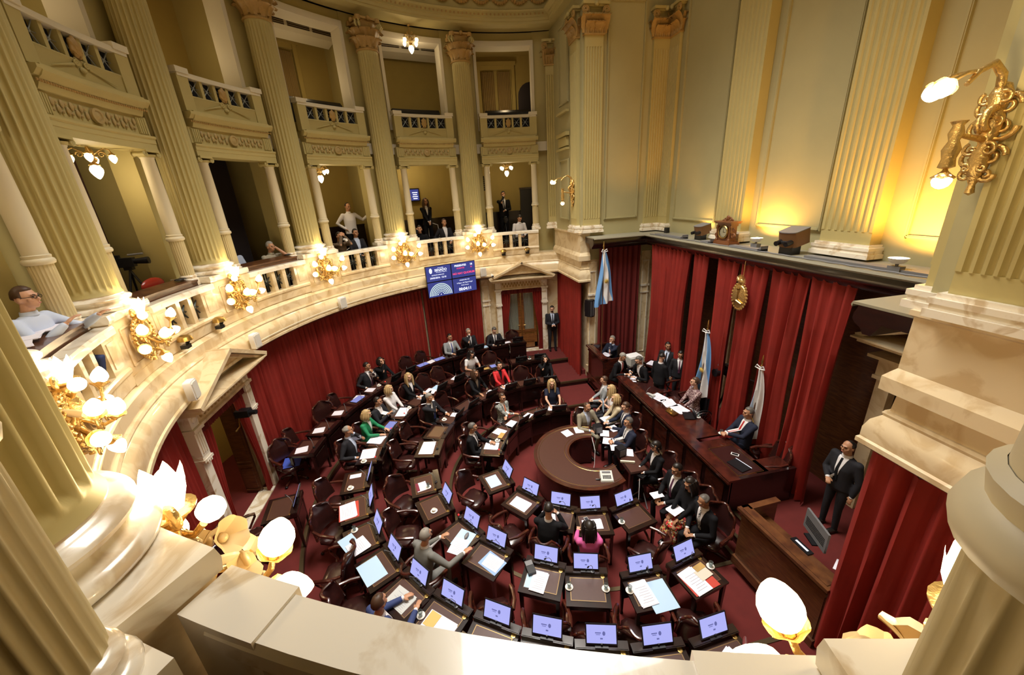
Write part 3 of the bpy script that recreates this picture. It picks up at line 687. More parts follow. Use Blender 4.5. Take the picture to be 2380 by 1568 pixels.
# ================================================================ DOORWAYS
def mk_doorway(doors):
    t = thing('pedimented_doorway', '', 'doorway'); rr = 6.78
    M = Matrix.Identity(4)
    for s in (-1, 1):
        b = MB(); x = s*.86
        b.box((x, .0, .16), (.25, .18, .32)); b.box((x, .02, 1.4), (.19, .12, 2.2)); b.box((x, -.01, 2.46), (.24, .18, .05)); b.box((x, 0, 2.52), (.21, .15, .05))
        b.box((x, .0, 2.78), (.20, .16, .46)); b.box((x, -.02, 3.03), (.26, .20, .06))
        for i in range(3): b.box((x-.05+.05*i, -.085, 2.78), (.02, .03, .36))
        for i in range(3): b.box((x-.05+.05*i, -.09, 2.42), (.025, .03, .05))
        b.box((x, -.0, 3.2), (.20, .16, .26)); b.lathe([(.06, 0), (.06, .02), (.03, .03), (0, .03)], 12, Matrix.Translation((x, -.08, 3.2)) @ Matrix.Rotation(pi/2, 4, 'X'), cap=False)
        b.build('door_pilaster', MARBW, t, smooth=False)
    b = MB(); b.box((0, .02, 3.20), (1.52, .14, .26)); b.box((0, -.02, 3.05), (1.52, .18, .05)); b.build('frieze', MARB, t, smooth=False)
    b = MB(); rnd = random.Random(2)
    for i in range(26): b.ell((-.68+1.36*i/25, -.055, 3.2+.04*(-1)**i), (.035, .015, .05), 7, 5)
    b.build('frieze_relief', ORN, t)
    b = MB(); b.box((0, -.10, 3.37), (2.12, .36, .06)); b.box((0, -.16, 3.43), (2.24, .50, .06)); b.box((0, -.19, 3.475), (2.30, .56, .03))
    for i in range(34): b.box((-1.0+2.0*i/33, -.22, 3.375), (.03, .10, .05))
    hx = 1.15
    for s in (-1, 1):
        L = math.hypot(hx, .50); an = math.atan2(.50, hx)
        R = Matrix.Translation((s*hx/2, -.19, 3.52+.25)) @ Matrix.Rotation(s*an, 4, 'Y')
        b.box((0, 0, 0), (L+.06, .56, .07), R); b.box((0, .03, -.07), (L-.06, .46, .05), R)
    b.build('pediment', MARB, t, smooth=False)
    b = MB(); b.prism([(-1.05, 0), (1.05, 0), (0, .46)], -.03, .03, Matrix.Translation((0, -.02, 3.49)) @ Matrix.Rotation(pi/2, 4, 'X')); b.build('tympanum', MARBW, t, smooth=False)
    b = MB(); b.sweep([(-.76+.02*i, -.02+.02*math.sin(i*1.9)) for i in range(77)], [(0, 2.86), (.01, 2.86), (.01, 3.04), (0, 3.04)]); b.build('valance', VELVD, t)
    for s in (-1, 1):
        def base(u, s=s): return (s*(.76-.34*u), .0, 0, -1)
        vs = []
        b = MB()
        def f(u, v, s=s):
            pin = .34*(1-.55*math.sin(min(1, v*1.25)*pi*.5)**2) if v < .8 else .34*(.45+.3*(v-.8))
            return (s*(.76-pin*u), .03*math.sin(u*24)+.02, 2.95-2.42*v)
        b.grid(f, 30, 12, thick=(0, .01, 0)); b.build('side_drape', VELV, t)
    if doors:
        for s in (-1, 1):
            b = MB(); x = s*.30; w = .58
            for xx in (x-w/2+.05, x+w/2-.05): b.box((xx, .32, 1.45), (.10, .06, 1.9+.9))
            b.box((x, .32, .65), (w, .06, .2)); b.box((x, .32, 2.82), (w, .06, .12)); b.box((x, .33, .9), (w-.08, .04, .45))
            b.box((x, .32, 1.22), (w, .07, .10))
            for z0, z1 in ((.78, 1.12),):
                b.box((x, .295, (z0+z1)/2), (w-.28, .03, z1-z0)); b.box((x, .285, (z0+z1)/2), (w-.36, .03, z1-z0-.08))
            for z in (1.24, 1.30): b.box((x, .28, z), (w-.04, .03, .02))
            o = b.build('door_leaf', WOODL, t, smooth=False)
            b = MB(); b.tube([(x-s*.22, .27, 1.5), (x-s*.14, .26, 1.5)], .012, 6); b.build('door_handle', BRASS, o)
            b = MB(); b.box((x, .34, 2.0), (w-.18, .01, 1.5)); b.build('glass', GLASS, o, smooth=False)
            b = MB(); b.grid(lambda u, v, x=x, w=w: (x-(w-.2)/2+(w-.2)*u, .36+.012*math.sin(u*50), 2.74-1.45*v), 60, 4, thick=(0, .005, 0)); b.build('sheer_curtain', SHEER, o)
    else:
        b = MB(); w = .8
        w = .34; b.box((.0, 0, 1.65), (.05, w, 2.5)); b.box((-.03, 0, .9), (.02, w-.1, .5)); b.box((-.03, 0, 2.1), (.02, w-.1, 1.3))
        for z in (1.25, 1.32, .6, 1.22): b.box((-.035, 0, z), (.03, w-.05, .03))
        o = b.build('door_leaf', WOODM, t, smooth=False); o.location = (.68, .34, -.02); o.rotation_euler = (0, 0, math.radians(-8))
        b = MB(); b.box((0, 0, 1.0), (.9, .05, 1.0))
        for z in (.75, .9, 1.05, 1.2, 1.3, 1.45): b.box((0, -.03, z), (.8, .02, .03))
        o2 = b.build('door_leaf', WOODL, t, smooth=False); o2.location = (-.32, .55, .0); o2.rotation_euler = (0, 0, math.radians(48))
    b = MB(); b.box((0, .1, .51), (1.5, .3, .03)); b.build('threshold', MARBW, t, smooth=False)
    return t
d0 = mk_doorway(True); d0.location = (*P(BAY[0]-1.0, 6.78), 0); d0.rotation_euler = (0, 0, math.radians(BAY[0]-1)); d0['label'] = 'marble pedimented doorway with glazed double doors beside the standing guard'; d0['group'] = 'pedimented doorways'
for ch in kids(d0):
    pass
d1 = mk_doorway(False); d1.location = (*P(BAY[4], 6.72), 0); d1.rotation_euler = (0, 0, math.radians(BAY[4])); d1['label'] = 'marble pedimented doorway standing open with a woman in it'; d1['group'] = 'pedimented doorways'
d2 = dup(d0, (*P(BAY[8]+1.0, 6.78), 0), math.radians(BAY[8]+1), 'pedimented doorway under the near end of the gallery', 'pedimented doorways')
# the wooden framed doorway at the right end of the dais wall
def mk_side_door():
    t = thing('dais_doorway', 'dark marble doorway with pediment beyond the rightmost drape', 'doorway', (4.58, -3.15, .5), -pi/2)
    b = MB()
    for s in (-1, 1): b.box((s*.62, -.06, 1.3), (.22, .16, 2.6)); b.box((s*.62, -.10, 2.62), (.28, .24, .06))
    b.build('jamb', MARB, t, smooth=False)
    b = MB(); b.box((0, -.08, 2.80), (1.5, .2, .3)); b.box((0, -.14, 2.98), (1.7, .34, .05)); b.build('lintel', MARB, t, smooth=False)
    b = MB(); b.box((0, -.22, 3.24), (1.9, .5, .07)); b.box((0, -.26, 3.29), (2.0, .6, .03))
    for s in (-1, 1):
        R = Matrix.Translation((s*.5, -.2, 3.28+.22)) @ Matrix.Rotation(s*math.atan2(.4, 1.0), 4, 'Y'); b.box((0, 0, 0), (1.1, .5, .07), R)
    b.build('pediment', MARB, t, smooth=False)
    b = MB(); b.box((0, .03, 1.3), (1.02, .04, 2.6)); b.build('opening_shade_panel', DARKC, t, smooth=False)  # black panel stands in for the shade inside the doorway
    return t
mk_side_door()
for y, lab in ((-1.25-.0, 'marble strip between the rightmost drapes'), ):
    pass
def mk_strip(loc, rz, h, lab):
    t = thing('marble_wall_pilaster', lab, 'pilaster', loc, rz, 'marble pilasters of the lower wall')
    b = MB(); b.box((0, -.03, h/2), (.30, .06, h)); b.box((0, -.05, .12), (.36, .1, .24)); b.build('shaft', MARB, t, smooth=False)
    b = MB()
    for z in (.5, h-.3): b.box((0, -.07, z), (.22, .02, .03))
    for s in (-1, 1): b.box((s*.1, -.07, (h+.2)/2), (.02, .02, h-.8))
    b.box((0, -.07, h*.72), (.3, .05, .06)); b.box((0, -.07, h*.66), (.3, .05, .04)); b.build('moulding', MARBW, t, smooth=False); return t
mk_strip((2.17, 4.40, .5), 0, 3.7, 'marble wall strip behind the black loudspeaker')
mk_strip((3.95, 4.40, .5), 0, 3.9, 'marble wall strip in the far corner of the recess')
mk_strip((4.60, 1.25, .5), -pi/2, 3.9, 'marble wall strip left of the golden shield')
o = mk_strip((*P(7.8, 7.0), .5), math.radians(7.8), 3.0, 'marble wall strip left of the far double door')
# ================================================================ LAMPS
def globe(b, c, d, r=.075, tear=True):
    """pointed opal globe hanging from c towards direction d"""
    d = Vector(d).normalized(); q = d.to_track_quat('Z', 'Y').to_matrix().to_4x4(); M = Matrix.Translation(c) @ q
    pr = [(0, 0), (.35, .02), (.75, .25), (1.0, .75), (1.02, 1.05), (.92, 1.45), (.66, 1.95), (.34, 2.35), (.1, 2.55), (0, 2.58)] if tear else [(0, 0), (.4, .03), (.8, .3), (1, .8), (1, 1.1), (.8, 1.6), (.4, 1.9), (0, 2)]
    b.lathe([(a*r, z*r) for a, z in pr], 18, M, cap=False)
def cup(b, c, d, r=.05):
    d = Vector(d).normalized(); M = Matrix.Translation(c) @ d.to_track_quat('Z', 'Y').to_matrix().to_4x4()
    for k in range(6):
        a0 = k*pi/3
        def f(u, v): a = a0+(u-.5)*1.2; rr = r*(.35+.85*v)+.01*v**3; return (rr*math.cos(a), rr*math.sin(a), r*(-.3+1.2*v-.3*abs(u-.5)*v*2))
        b.grid(f, 4, 4, M, thick=None)
    b.lathe([(0, -.6*r), (.3*r, -.5*r), (.38*r, -.2*r), (.3*r, 0), (0, .1*r)], 10, M, cap=False)
def scroll(b, c, R, turns, r0, a0, sgn, plane, r1=None, n=26):
    pts = []; rs = []
    for i in range(n):
        q = i/(n-1); a = a0+sgn*turns*2*pi*q; rr = R*(1-.82*q); u, w = rr*math.cos(a), rr*math.sin(a)
        pts.append(Vector(c)+Vector(plane[0])*u+Vector(plane[1])*w); rs.append(r0*(1-.5*q))
    b.tube(pts, rs, 7)
X, Z, Y = (1, 0, 0), (0, 0, 1), (0, 1, 0)
def mk_sconce(front=True):
    """girandole on the pedestal: gilt wreath, torch shade on top, arms with opal globes; front is -Y"""
    t = thing('gilt_sconce', '', 'wall lamp'); b = MB()
    for i in range(28):                                    # wreath of leaves
        a = 2*pi*i/28; c = (.235*math.cos(a), -.045, .235*math.sin(a)*1.15); b.ell(c, (.034, .028, .034), 7, 5)
        e = (c[0]+.035*math.cos(a+1), -.075, c[2]+.035*math.sin(a+1)); b.tube([c, e, (e[0]+.03*math.cos(a+2.1), -.06, e[2]+.03*math.sin(a+2.1))], [.018, .013, .005], 6)
    for s in (-1, 1):
        for zz, R, q in ((.17, .085, 1), (-.16, .08, -1), (.02, .06, 1), (.36, .055, -1)):
            scroll(b, (s*.10, -.07, zz), R, 1.3, .022, 0, s*q, (X, Z)); scroll(b, (s*.10, -.07, zz), R*.7, 1., .016, pi, -s*q, (X, Z))
    b.lathe([(0, -.34), (.03, -.33), (.02, -.27), (.055, -.22), (.07, -.15), (.05, -.05), (.075, .05), (.09, .13), (.06, .20), (.04, .24), (.06, .28), (.085, .31), (.05, .32), (0, .32)], 14, Matrix.Translation((0, -.07, 0)), cap=False)
    b.build('wreath', GOLD, t, ang=60)
    b = MB(); arms = []
    for s in (-1, 1):
        A = [(s*.08, -.08, -.05), (s*.17, -.15, -.12), (s*.27, -.20, -.09), (s*.36, -.22, .02), (s*.40, -.23, .11)]; b.tube(A, [.022, .018, .016, .014, .012], 8)
        B = [(s*.10, -.08, -.10), (s*.18, -.12, -.17), (s*.28, -.15, -.16), (s*.37, -.17, -.06)]; b.tube(B, [.02, .017, .015, .012], 8)
        for c in (A[2], B[2]): scroll(b, (c[0], c[1], c[2]-.05), .05, 1.2, .014, pi/2, s, (X, Z))
        arms += [(A[-1], (s*.30, -.2, .9)), (B[-1], (s*.75, -.4, .05))]
    b.tube([(-.04, -.10, .0), (-.09, -.22, -.08), (-.10, -.29, -.05)], .016, 8); b.tube([(0, -.10, -.16), (-.02, -.18, -.20), (-.04, -.20, -.22)], .016, 8); b.tube([(0, -.08, .24), (-.08, -.12, .22), (-.12, -.15, .27)], .016, 8)
    arms += [((-.04, -.20, -.22), (0, -.25, -1.))]
    if front: arms += [((-.10, -.29, -.04), (-.1, -.35, .9)), ((.10, -.16, -.02), (.3, -.9, .1))]
    else:
        b2 = MB()
        for c, d in (((-.10, -.27, -.04), (-.2, -.6, .8)), ((-.2, -.16, -.02), (-.6, -.5, .6)), ((.12, -.18, .02), (.5, -.5, .7)), ((-.12, -.2, .14), (-.7, -.3, .3))): cup(b2, c, d, .062)
        for s in (-1, 1): scroll(b2, (s*.14, -.22, .0), .06, 1.2, .02, 0, s, (X, Z)); scroll(b2, (s*.24, -.2, -.08), .05, 1.2, .018, 2, -s, (X, Y))
        b2.build('leaf_cluster', GILTL, t, ang=60)
    for c, d in arms: cup(b, c, d, .05)
    b.build('arm', GOLD, t, ang=60)
    b = MB(); b.lathe([(0, .30), (.05, .31), (.095, .335), (.10, .35), (.07, .35), (0, .34)], 18, Matrix.Translation((0, -.10, 0)), cap=False); b.build('torch_collar', GOLD, t)
    b = MB(); n = 48; vs = []; fs = []                     # torch shade with pointed tips
    for j in range(5):
        v = j/4
        for i in range(n):
            a = 2*pi*i/n; tip = .065*(abs(((i*8/n) % 1)-.5)*2)**1.0 if j == 4 else 0; r = .052+.045*v+.005*math.cos(a*8)
            vs.append((r*math.cos(a), r*math.sin(a)-.10, .35+.12*v+(tip if j == 4 else 0)))
    for j in range(4):
        for i in range(n): fs.append((j*n+i, j*n+(i+1) % n, (j+1)*n+(i+1) % n, (j+1)*n+i))
    fs.append(tuple(range(n))); b.add(vs, fs); b.ell((0, -.10, .42), (.04, .04, .06), 10, 8); b.build('torch_shade', GLOBE, t)
    for c, d in arms:
        b = MB(); D = Vector(d).normalized(); globe(b, tuple(Vector(c)+D*.03), d, .060 if front else .069); b.build('globe', GLOBE, t)
    b = MB(); globe(b, (-.12, -.15, .30), (-.45, -.55, .5), .055, False); b.build('bell_shade', GLOBE, t)
    b = MB(); b.lathe([(0, 0), (.06, .006), (.085, .02), (.088, .03), (.06, .022), (0, .018)], 20, Matrix.Translation((-.20, -.10, .10)) @ Matrix.Rotation(.7, 4, 'Y') @ Matrix.Rotation(.5, 4, 'X'), cap=False); b.build('opal_disc', GLOBEF, t)
    return t
sc_ = placer(mk_sconce); scn = placer(lambda: mk_sconce(False))
SN = {1: 'above the right end of the wall screen', 2: 'left above the wall screen', 3: 'sconce below the photographer and the man in white', 4: 'just right of the side door pediment',
      5: 'just left of the side door pediment', 6: 'sconce below the man with spectacles at the left edge', 7: 'nearest sconce, huge glowing torch and globes at lower left', 8: 'nearest sconce at the lower right corner'}
for k in range(1, 9):
    a = PH[k]; loc = P(a, 6.69, 4.76)
    (sc_ if k < 7 else scn)(loc, math.radians(a), 'gilt wreath lamp with opal globes: ' + SN[k], 'gallery front sconces')
    for u, o, dz, e in ((.0, .14, .60, 6), (-.36, .48, .0, 7), (.36, .48, .0, 7)):
        q = math.radians(a); x = loc[0]+math.cos(q)*u+math.sin(q)*o; y = loc[1]+math.sin(q)*u-math.cos(q)*o
        light('sconce_light', 'POINT', (x, y, loc[2]+dz), e*(1.7 if k > 6 else 1.15), (1, .74, .40), .07)
def mk_chand():
    t = thing('chandelier', '', 'chandelier'); b = MB()
    b.tube([(0, 0, .0), (0, 0, -.30)], .010, 6); b.lathe([(0, 0), (.05, -.01), (.04, -.03), (0, -.04)], 12, cap=False)
    b.lathe([(0, -.26), (.03, -.28), (.05, -.33), (.03, -.38), (.06, -.42), (.045, -.46), (0, -.47)], 12, cap=False)
    ends = []
    for k in range(4):
        a = k*pi/2+.5; c, s = math.cos(a), math.sin(a)
        pts = [(c*r, s*r, z) for r, z in ((.03, -.36), (.10, -.31), (.17, -.27), (.22, -.29), (.235, -.34))]; b.tube(pts, .011, 6)
        scroll(b, (c*.12, s*.12, -.36), .045, 1.3, .010, 0, 1, ((c, s, 0), Z)); ends.append((c*.235, s*.235, -.34)); cup(b, ends[-1], (0, 0, -1), .035)
        scroll(b, (c*.08, s*.08, -.20), .04, 1.2, .008, 0, -1, ((c, s, 0), Z))
    cup(b, (0, 0, -.47), (0, 0, -1), .05); b.build('gilt_frame', GOLD, t, ang=60)
    for i, e in enumerate(ends):
        b = MB(); globe(b, (e[0], e[1], e[2]-.02), (0, 0, -1), .048); b.build('small_globe', GLOBE, t)
    b = MB(); globe(b, (0, 0, -.50), (0, 0, -1), .078); b.build('drop_globe', GLOBE, t); return t
chd = placer(mk_chand)
for bay, r, z, lab, e in ((4, 7.45, 7.58, 'chandelier with opal drop globe at the left edge, over the television cameras', 16), (2, 7.75, 7.60, 'chandelier with opal drop globe over the white shirted man', 18),
                      (0, 7.9, 7.60, 'chandelier with opal drop globe over the standing man in the far gallery box', 18), (1, 7.2, 11.0, 'chandelier hanging from the top entablature in the upper far bay', 14)):
    da = {4: -2.6, 2: 1.4, 0: 0, 1: 0}[bay]; p = P(BAY[bay]+da, r, z); chd(p, math.radians(BAY[bay]), lab, 'chandeliers')
    light('chandelier_light', 'POINT', (p[0], p[1], z-.72), e, (1, .78, .48), .08)
for k in range(9):      # ceiling lamps in the lit boxes
    if k in (1, 5): p = P(BAY[k]+1, 8.4, 7.4); light('box_light', 'POINT', p, 26, (1, .82, .55), .1)
    if k not in (1,): p = P(BAY[k]-1, 8.2, 9.5); light('box_light', 'POINT', p, 15, (1, .75, .42), .1)
for k in (0, 4, 8): light('passage_light', 'POINT', P(BAY[k]-(6 if k == 4 else -2), 7.9, 3.2), 34, (1, .75, .4), .1)
# wall lamps on the two tall piers
def mk_pier_lamp():
    t = thing('pier_wall_lamp', '', 'wall lamp'); b = MB()
    for s in (-1, 1):
        for zz, R, q in ((.20, .075, 1), (.05, .09, -1), (-.14, .08, 1), (-.27, .05, -1)):
            scroll(b, (s*.06, -.05, zz), R, 1.4, .019, 0, s*q, (X, Z)); scroll(b, (s*.05, -.09, zz+.05), R*.6, 1.2, .014, 2, -s*q, (X, Z))
        scroll(b, (s*.02, -.10, .10), .09, 1.2, .03, 1, s, (Y, Z))
    b.lathe([(0, -.42), (.03, -.40), (.02, -.34), (.045, -.28), (.065, -.16), (.04, -.05), (.075, .06), (.05, .18), (.07, .26), (.04, .34), (0, .36)], 12, Matrix.Translation((0, -.05, 0)), cap=False)
    b.build('gilt_bracket', GOLD, t, ang=60)
    ends = []
    b = MB(); A = [(0, -.06, .25), (.0, -.10, .40), (0, -.20, .47), (0, -.32, .42), (0, -.40, .34)]; b.tube(A, [.03, .028, .024, .02, .016], 8)
    for q in (-.04, .05): b.tube([(0, -.36, .42), (q, -.50, .40), (q*1.2, -.60-q, .34)], .014, 7); ends.append(((q*1.2, -.60-q, .34), (q*2, -.7, -.6))); cup(b, ends[-1][0], ends[-1][1], .05)
    B = [(0, -.08, -.02), (0, -.22, .0), (0, -.34, .02), (0, -.36, -.10), (0, -.36, -.20)]; b.tube(B, [.025, .02, .022, .02, .016], 8)
    b.lathe([(0, .12), (.05, .11), (.03, .08), (.045, .03), (.03, -.02), (.055, -.08), (.04, -.14), (.05, -.2), (0, -.22)], 10, Matrix.Translation((0, -.36, .0)), cap=False)
    ends.append(((0, -.36, -.24), (0, -.05, -1))); cup(b, ends[-1][0], ends[-1][1], .05); b.build('gilt_arm', GOLD, t, ang=60)
    for c, d in ends:
        b = MB(); globe(b, c, d, .058, False); b.build('bell_shade', GLOBE, t)
    return t
pl_ = placer(mk_pier_lamp)
pl_((1.72, 4.78, 6.25), -pi/2, 'gilt wall lamp with three lit shades on the far pier', 'pier wall lamps')
light('pier_light', 'POINT', (1.15, 4.78, 6.55), 8, (1, .78, .46), .06)
pl_((1.73, -4.49, 6.50), -pi/2, 'large gilt wall lamp with three lit shades at the upper right edge', 'pier wall lamps')
light('pier_light', 'POINT', (1.15, -4.62, 6.75), 8, (1, .78, .46), .06)
# bells
def mk_bell():
    t = thing('gong_bell', '', 'bell'); b = MB(); b.lathe([(0, .22), (.05, .215), (.09, .19), (.105, .15), (.11, .13), (.10, .13), (.08, .17), (0, .19)], 24, cap=False); b.build('dome', BRASS, t)
    b = MB(); b.box((0, .02, .03), (.12, .10, .06)); b.tube([(0, 0, .05), (0, 0, .2)], .012, 6); b.ell((.05, 0, .09), .03, 8, 6); b.tube([(.05, 0, .06), (.05, 0, .12)], .008, 6); b.build('striker', BLACK, t); return t
be = placer(mk_bell)
for k, s, w in ((0, -4.1, 'left'), (0, 3.3, 'right'), (4, 4.4, 'left'), (4, -4.4, 'right')):
    q = k; a = BAY[k]-s if k == 0 else BAY[k]+s
    be(P(a, 6.58, 4.30), math.radians(a), 'brass gong bell above the %s slope of the %s pediment' % (w, 'far door' if k == 0 else 'side door'), 'gong bells')
# conduit and white wall lamps on the cornice
b = MB(); b.tube([P(30+i*.8, 6.49, 3.74) for i in range(60)], .011, 5); tag(b.build('cable_conduit', WHITE), 'thin white cable conduit along the gallery cornice', 'conduit')
def mk_box():
    t = thing('white_cornice_box', '', 'loudspeaker'); b = MB()
    prf = [(-.10+.02, -.15), (.10-.02, -.15), (.10, -.13), (.10, .13), (.08, .15), (-.08, .15), (-.10, .13), (-.10, -.13)]
    b.prism(prf, 0, .10, Matrix.Rotation(pi/2, 4, 'X')); b.build('housing', WHITEC, t, ang=60)
    b = MB(); b.prism([(x*.8, y*.85) for x, y in prf], .10, .115, Matrix.Rotation(pi/2, 4, 'X')); b.build('grille', mat('cream_grille', (.62, .60, .55), .7), t); return t
wb = placer(mk_box)
for a, w in ((79.2, 'right of the side pediment'), (98.6, 'left of the side pediment'), (53.5, 'halfway along the conduit'), (9.2, 'right of the wall screen')):
    wb(P(a, 6.47, 3.83), math.radians(a), 'small white loudspeaker box on the cornice, ' + w, 'white cornice loudspeakers')
# ================================================================ WALL SCREEN
def mk_screen():
    # measured corners: left (-2.96,5.60) right (-1.32,6.18), z 3.28..4.30
    c = Vector((-2.14, 5.86, 3.79)); an = math.atan2(6.15-5.56, -1.32+2.96)
    t = thing('vote_screen', 'four panel blue results screen reading NO HAY QUORUM', 'screen', tuple(c), an)
    Wd, Hd = 1.74, 1.02
    for sx in (-1, 1):
        for sz in (-1, 1):
            b = MB(); b.box((sx*Wd/4, 0, sz*Hd/4), (Wd/2-.008, .07, Hd/2-.008)); p = b.build('panel', BLACK, t, smooth=False)
            b = MB(); b.box((sx*Wd/4, -.037, sz*Hd/4), (Wd/2-.035, .006, Hd/2-.035)); b.build('display', SCRB, p, smooth=False)
    def text(s, x, z, h, m, nm='lettering', al='CENTER', bold=0.):
        cu = bpy.data.curves.new(nm, 'FONT'); cu.body = s; cu.size = h; cu.align_x = al; cu.extrude = .001; cu.offset = bold
        tmp = bpy.data.objects.new('tmp', cu); COL.objects.link(tmp); bpy.context.view_layer.update()
        me = bpy.data.meshes.new_from_object(tmp.evaluated_get(bpy.context.evaluated_depsgraph_get())); bpy.data.objects.remove(tmp)
        me.materials.clear(); me.materials.append(m)
        o = bpy.data.objects.new(nm, me); COL.objects.link(o); o.parent = t; o.location = (x, -.043, z); o.rotation_euler = (pi/2, 0, 0); return o
    text('Honorable', -.36, .42, .045, SCRW); text('SENADO', -.36, .33, .105, SCRW, bold=.002); text('de la Naci\u00f3n Argentina', -.34, .285, .04, SCRW)
    text('QUORUM ESPERADO', -.47, .20, .045, SCRW); text('29/03/2016  15:10', -.47, .10, .075, SCRW, bold=.001)
    text('PRESENTES', .33, .38, .085, SCRW, bold=.002); text('18', .72, .38, .085, SCRW, bold=.002); text('AUSENTES', .33, .30, .06, SCRR); text('54', .72, .30, .06, SCRR)
    text('NO HAY QUORUM', .435, .12, .092, SCRR, bold=.001)
    text('ORDEN DEL D\u00cdA', .435, -.10, .05, SCRW); text('S-Migno. del Miguel Angel', .435, -.19, .055, SCRW); text('Min/2 Turnos', .435, -.27, .05, SCRW); text('00:04:11', .435, -.43, .135, SCRW, bold=.003)
    b = MB(); b.ell((-.70, -.043, .36), (.05, .004, .085), 16, 10); b.build('emblem', SCRW, t)
    b = MB()
    for rr in range(6):
        R0 = .08+.045*rr+.012; n = int(6+4.5*rr)
        for i in range(n):
            a = pi*(i+.5)/n; b.box((-.435+R0*1.18*math.cos(a), -.043, -.455+R0*1.18*math.sin(a)), (.030, .004, .030), None)
    b.build('seat_chart', mat('lit_screen_pale_green', (.1, .1, .1), .5, emit=(.75, .95, .85), estr=1.1), t, smooth=False)
    b = MB(); b.ell((-.435, -.043, -.43), (.016, .004, .016), 10, 6); b.build('chair_mark', SCRW, t)
    b = MB()
    for s in (-1, 1): b.tube([(s*.5, .03, .2), (s*.5, .35, .35)], .02, 6)
    b.build('bracket', BLACK, t); return t
mk_screen()
def mk_cctv(loc, rz, lab):
    t = thing('security_camera', lab, 'camera', loc, rz, 'security cameras'); b = MB(); b.ell((0, 0, 0), (.05, .08, .05), 10, 8); b.tube([(0, .05, .02), (0, .12, .06)], .015, 6); b.build('housing', WHITEC, t); b = MB(); b.lathe([(.025, 0), (.03, .03), (0, .03)], 10, Matrix.Translation((0, -.07, 0)) @ Matrix.Rotation(pi/2, 4, 'X')); b.build('lens', BLACK, t)
mk_cctv(P(6.4, 6.42, 3.66), math.radians(6), 'small white dome camera under the cornice left of the far doorway')
# ================================================================ LEDGE OBJECTS
def mk_spot(loc, rz, lab, s):
    t = thing('stage_spotlight', lab, 'spotlight', loc, rz, 'spotlights on the ledge'); M = Matrix.Scale(s, 4)
    b = MB(); b.box((0, 0, .08), (.24, .22, .16), M); b.build('stand', BLACK, t, smooth=False)
    b = MB(); sec = [(-.20, 0), (.20, 0), (.20, .22)] + [(.20*math.cos(i*pi/8), .22+.10*math.sin(i*pi/8)) for i in range(1, 8)] + [(-.20, .22)]
    R = M @ Matrix.Translation((0, .10, .17)) @ Matrix.Rotation(math.radians(12), 4, 'X')
    sec = [(-.17, -.16), (-.17, .14), (.17, .14), (.17, -.16)] + [(.17*math.cos(-i*pi/8), -.16-.07*math.sin(i*pi/8)) for i in range(1, 8)]
    b.prism(sec, .0, .26, R); b.build('housing', mat('bronze_lamp_housing', (.20, .10, .04), .5, .3), t, ang=30)
    b = MB(); b.prism([(x*1.03, y*1.03) for x, y in sec], .26, .275, R); b.build('lid', GREY, t, ang=30)
    b = MB()
    for q in (-1, 1): b.tube([(q*.09, -.20, .10), (q*.09, -.34, .10)], .045, 12, R)
    b.tube([(-.09, -.25, .10), (.09, -.25, .10)], .03, 8, R); b.build('lens_tube', BLACK, t); return t
mk_spot((3.88, 1.72, 4.985), -pi/2+.1, 'bronze stage spotlight on the ledge left of the mantel clock', .82)
mk_spot((3.80, -.92, 4.985), -pi/2+.15, 'bronze stage spotlight on the ledge right of the mantel clock', 1.0)
def mk_clock():
    t = thing('mantel_clock', 'carved brown mantel clock with round dial on the wooden ledge', 'clock', (3.78, .72, 4.985), -pi/2)
    K = 1.0
    b = MB(); b.box((0, 0, .03), (.54, .26, .06)); b.box((0, 0, .075), (.48, .23, .03)); b.box((0, .02, .27), (.36, .16, .36)); b.box((0, 0, .46), (.50, .24, .03)); b.box((0, 0, .485), (.54, .27, .025)); b.box((0, .01, .42), (.42, .18, .05)); b.build('case', mat('walnut', (.17, .06, .02), .4, var=.2), t, smooth=False)
    for s in (-1, 1):
        b = MB(); b.lathe([(.03, .09), (.03, .12), (.022, .13), (.02, .36), (.03, .38), (.03, .41)], 12, Matrix.Translation((s*.19, -.08, 0))); b.build('colonnette', MATS['walnut'], t)
        b = MB(); scroll(b, (s*.25, -.04, .20), .06, 1.3, .018, 0, s, (X, Z)); scroll(b, (s*.25, -.04, .34), .04, 1.3, .014, 0, -s, (X, Z)); b.build('side_scroll', MATS['walnut'], t)
    R = Matrix.Translation((0, -.065, .27)) @ Matrix.Rotation(pi/2, 4, 'X')
    b = MB(); b.lathe([(.115, 0), (.145, .0), (.15, .03), (.135, .045), (.118, .035)], 28, R, cap=False); b.build('bezel', BRASS, t)
    b = MB(); b.lathe([(0, .01), (.12, .01), (.12, .015), (0, .018)], 28, R, cap=False); b.build('dial', mat('silvered_dial', (.34, .32, .22), .4, .3), t)
    b = MB(); b.box((.0, -.085, .30), (.008, .004, .08)); b.box((.03, -.085, .27), (.06, .004, .008))
    for i in range(12): a = i*pi/6; b.box((.10*math.sin(a), -.084, .27+.10*math.cos(a)), (.008, .003, .012))
    b.build('hands', BLACK, t, smooth=False)
    b = MB()
    for s in (-1, 1): scroll(b, (s*.07, 0, .53), .045, 1.3, .016, 0, s, (X, Z)); scroll(b, (s*.14, 0, .51), .03, 1.2, .012, pi, -s, (X, Z))
    b.ell((0, 0, .56), (.05, .03, .055), 10, 8); b.build('crest', MATS['walnut'], t); return t
mk_clock()
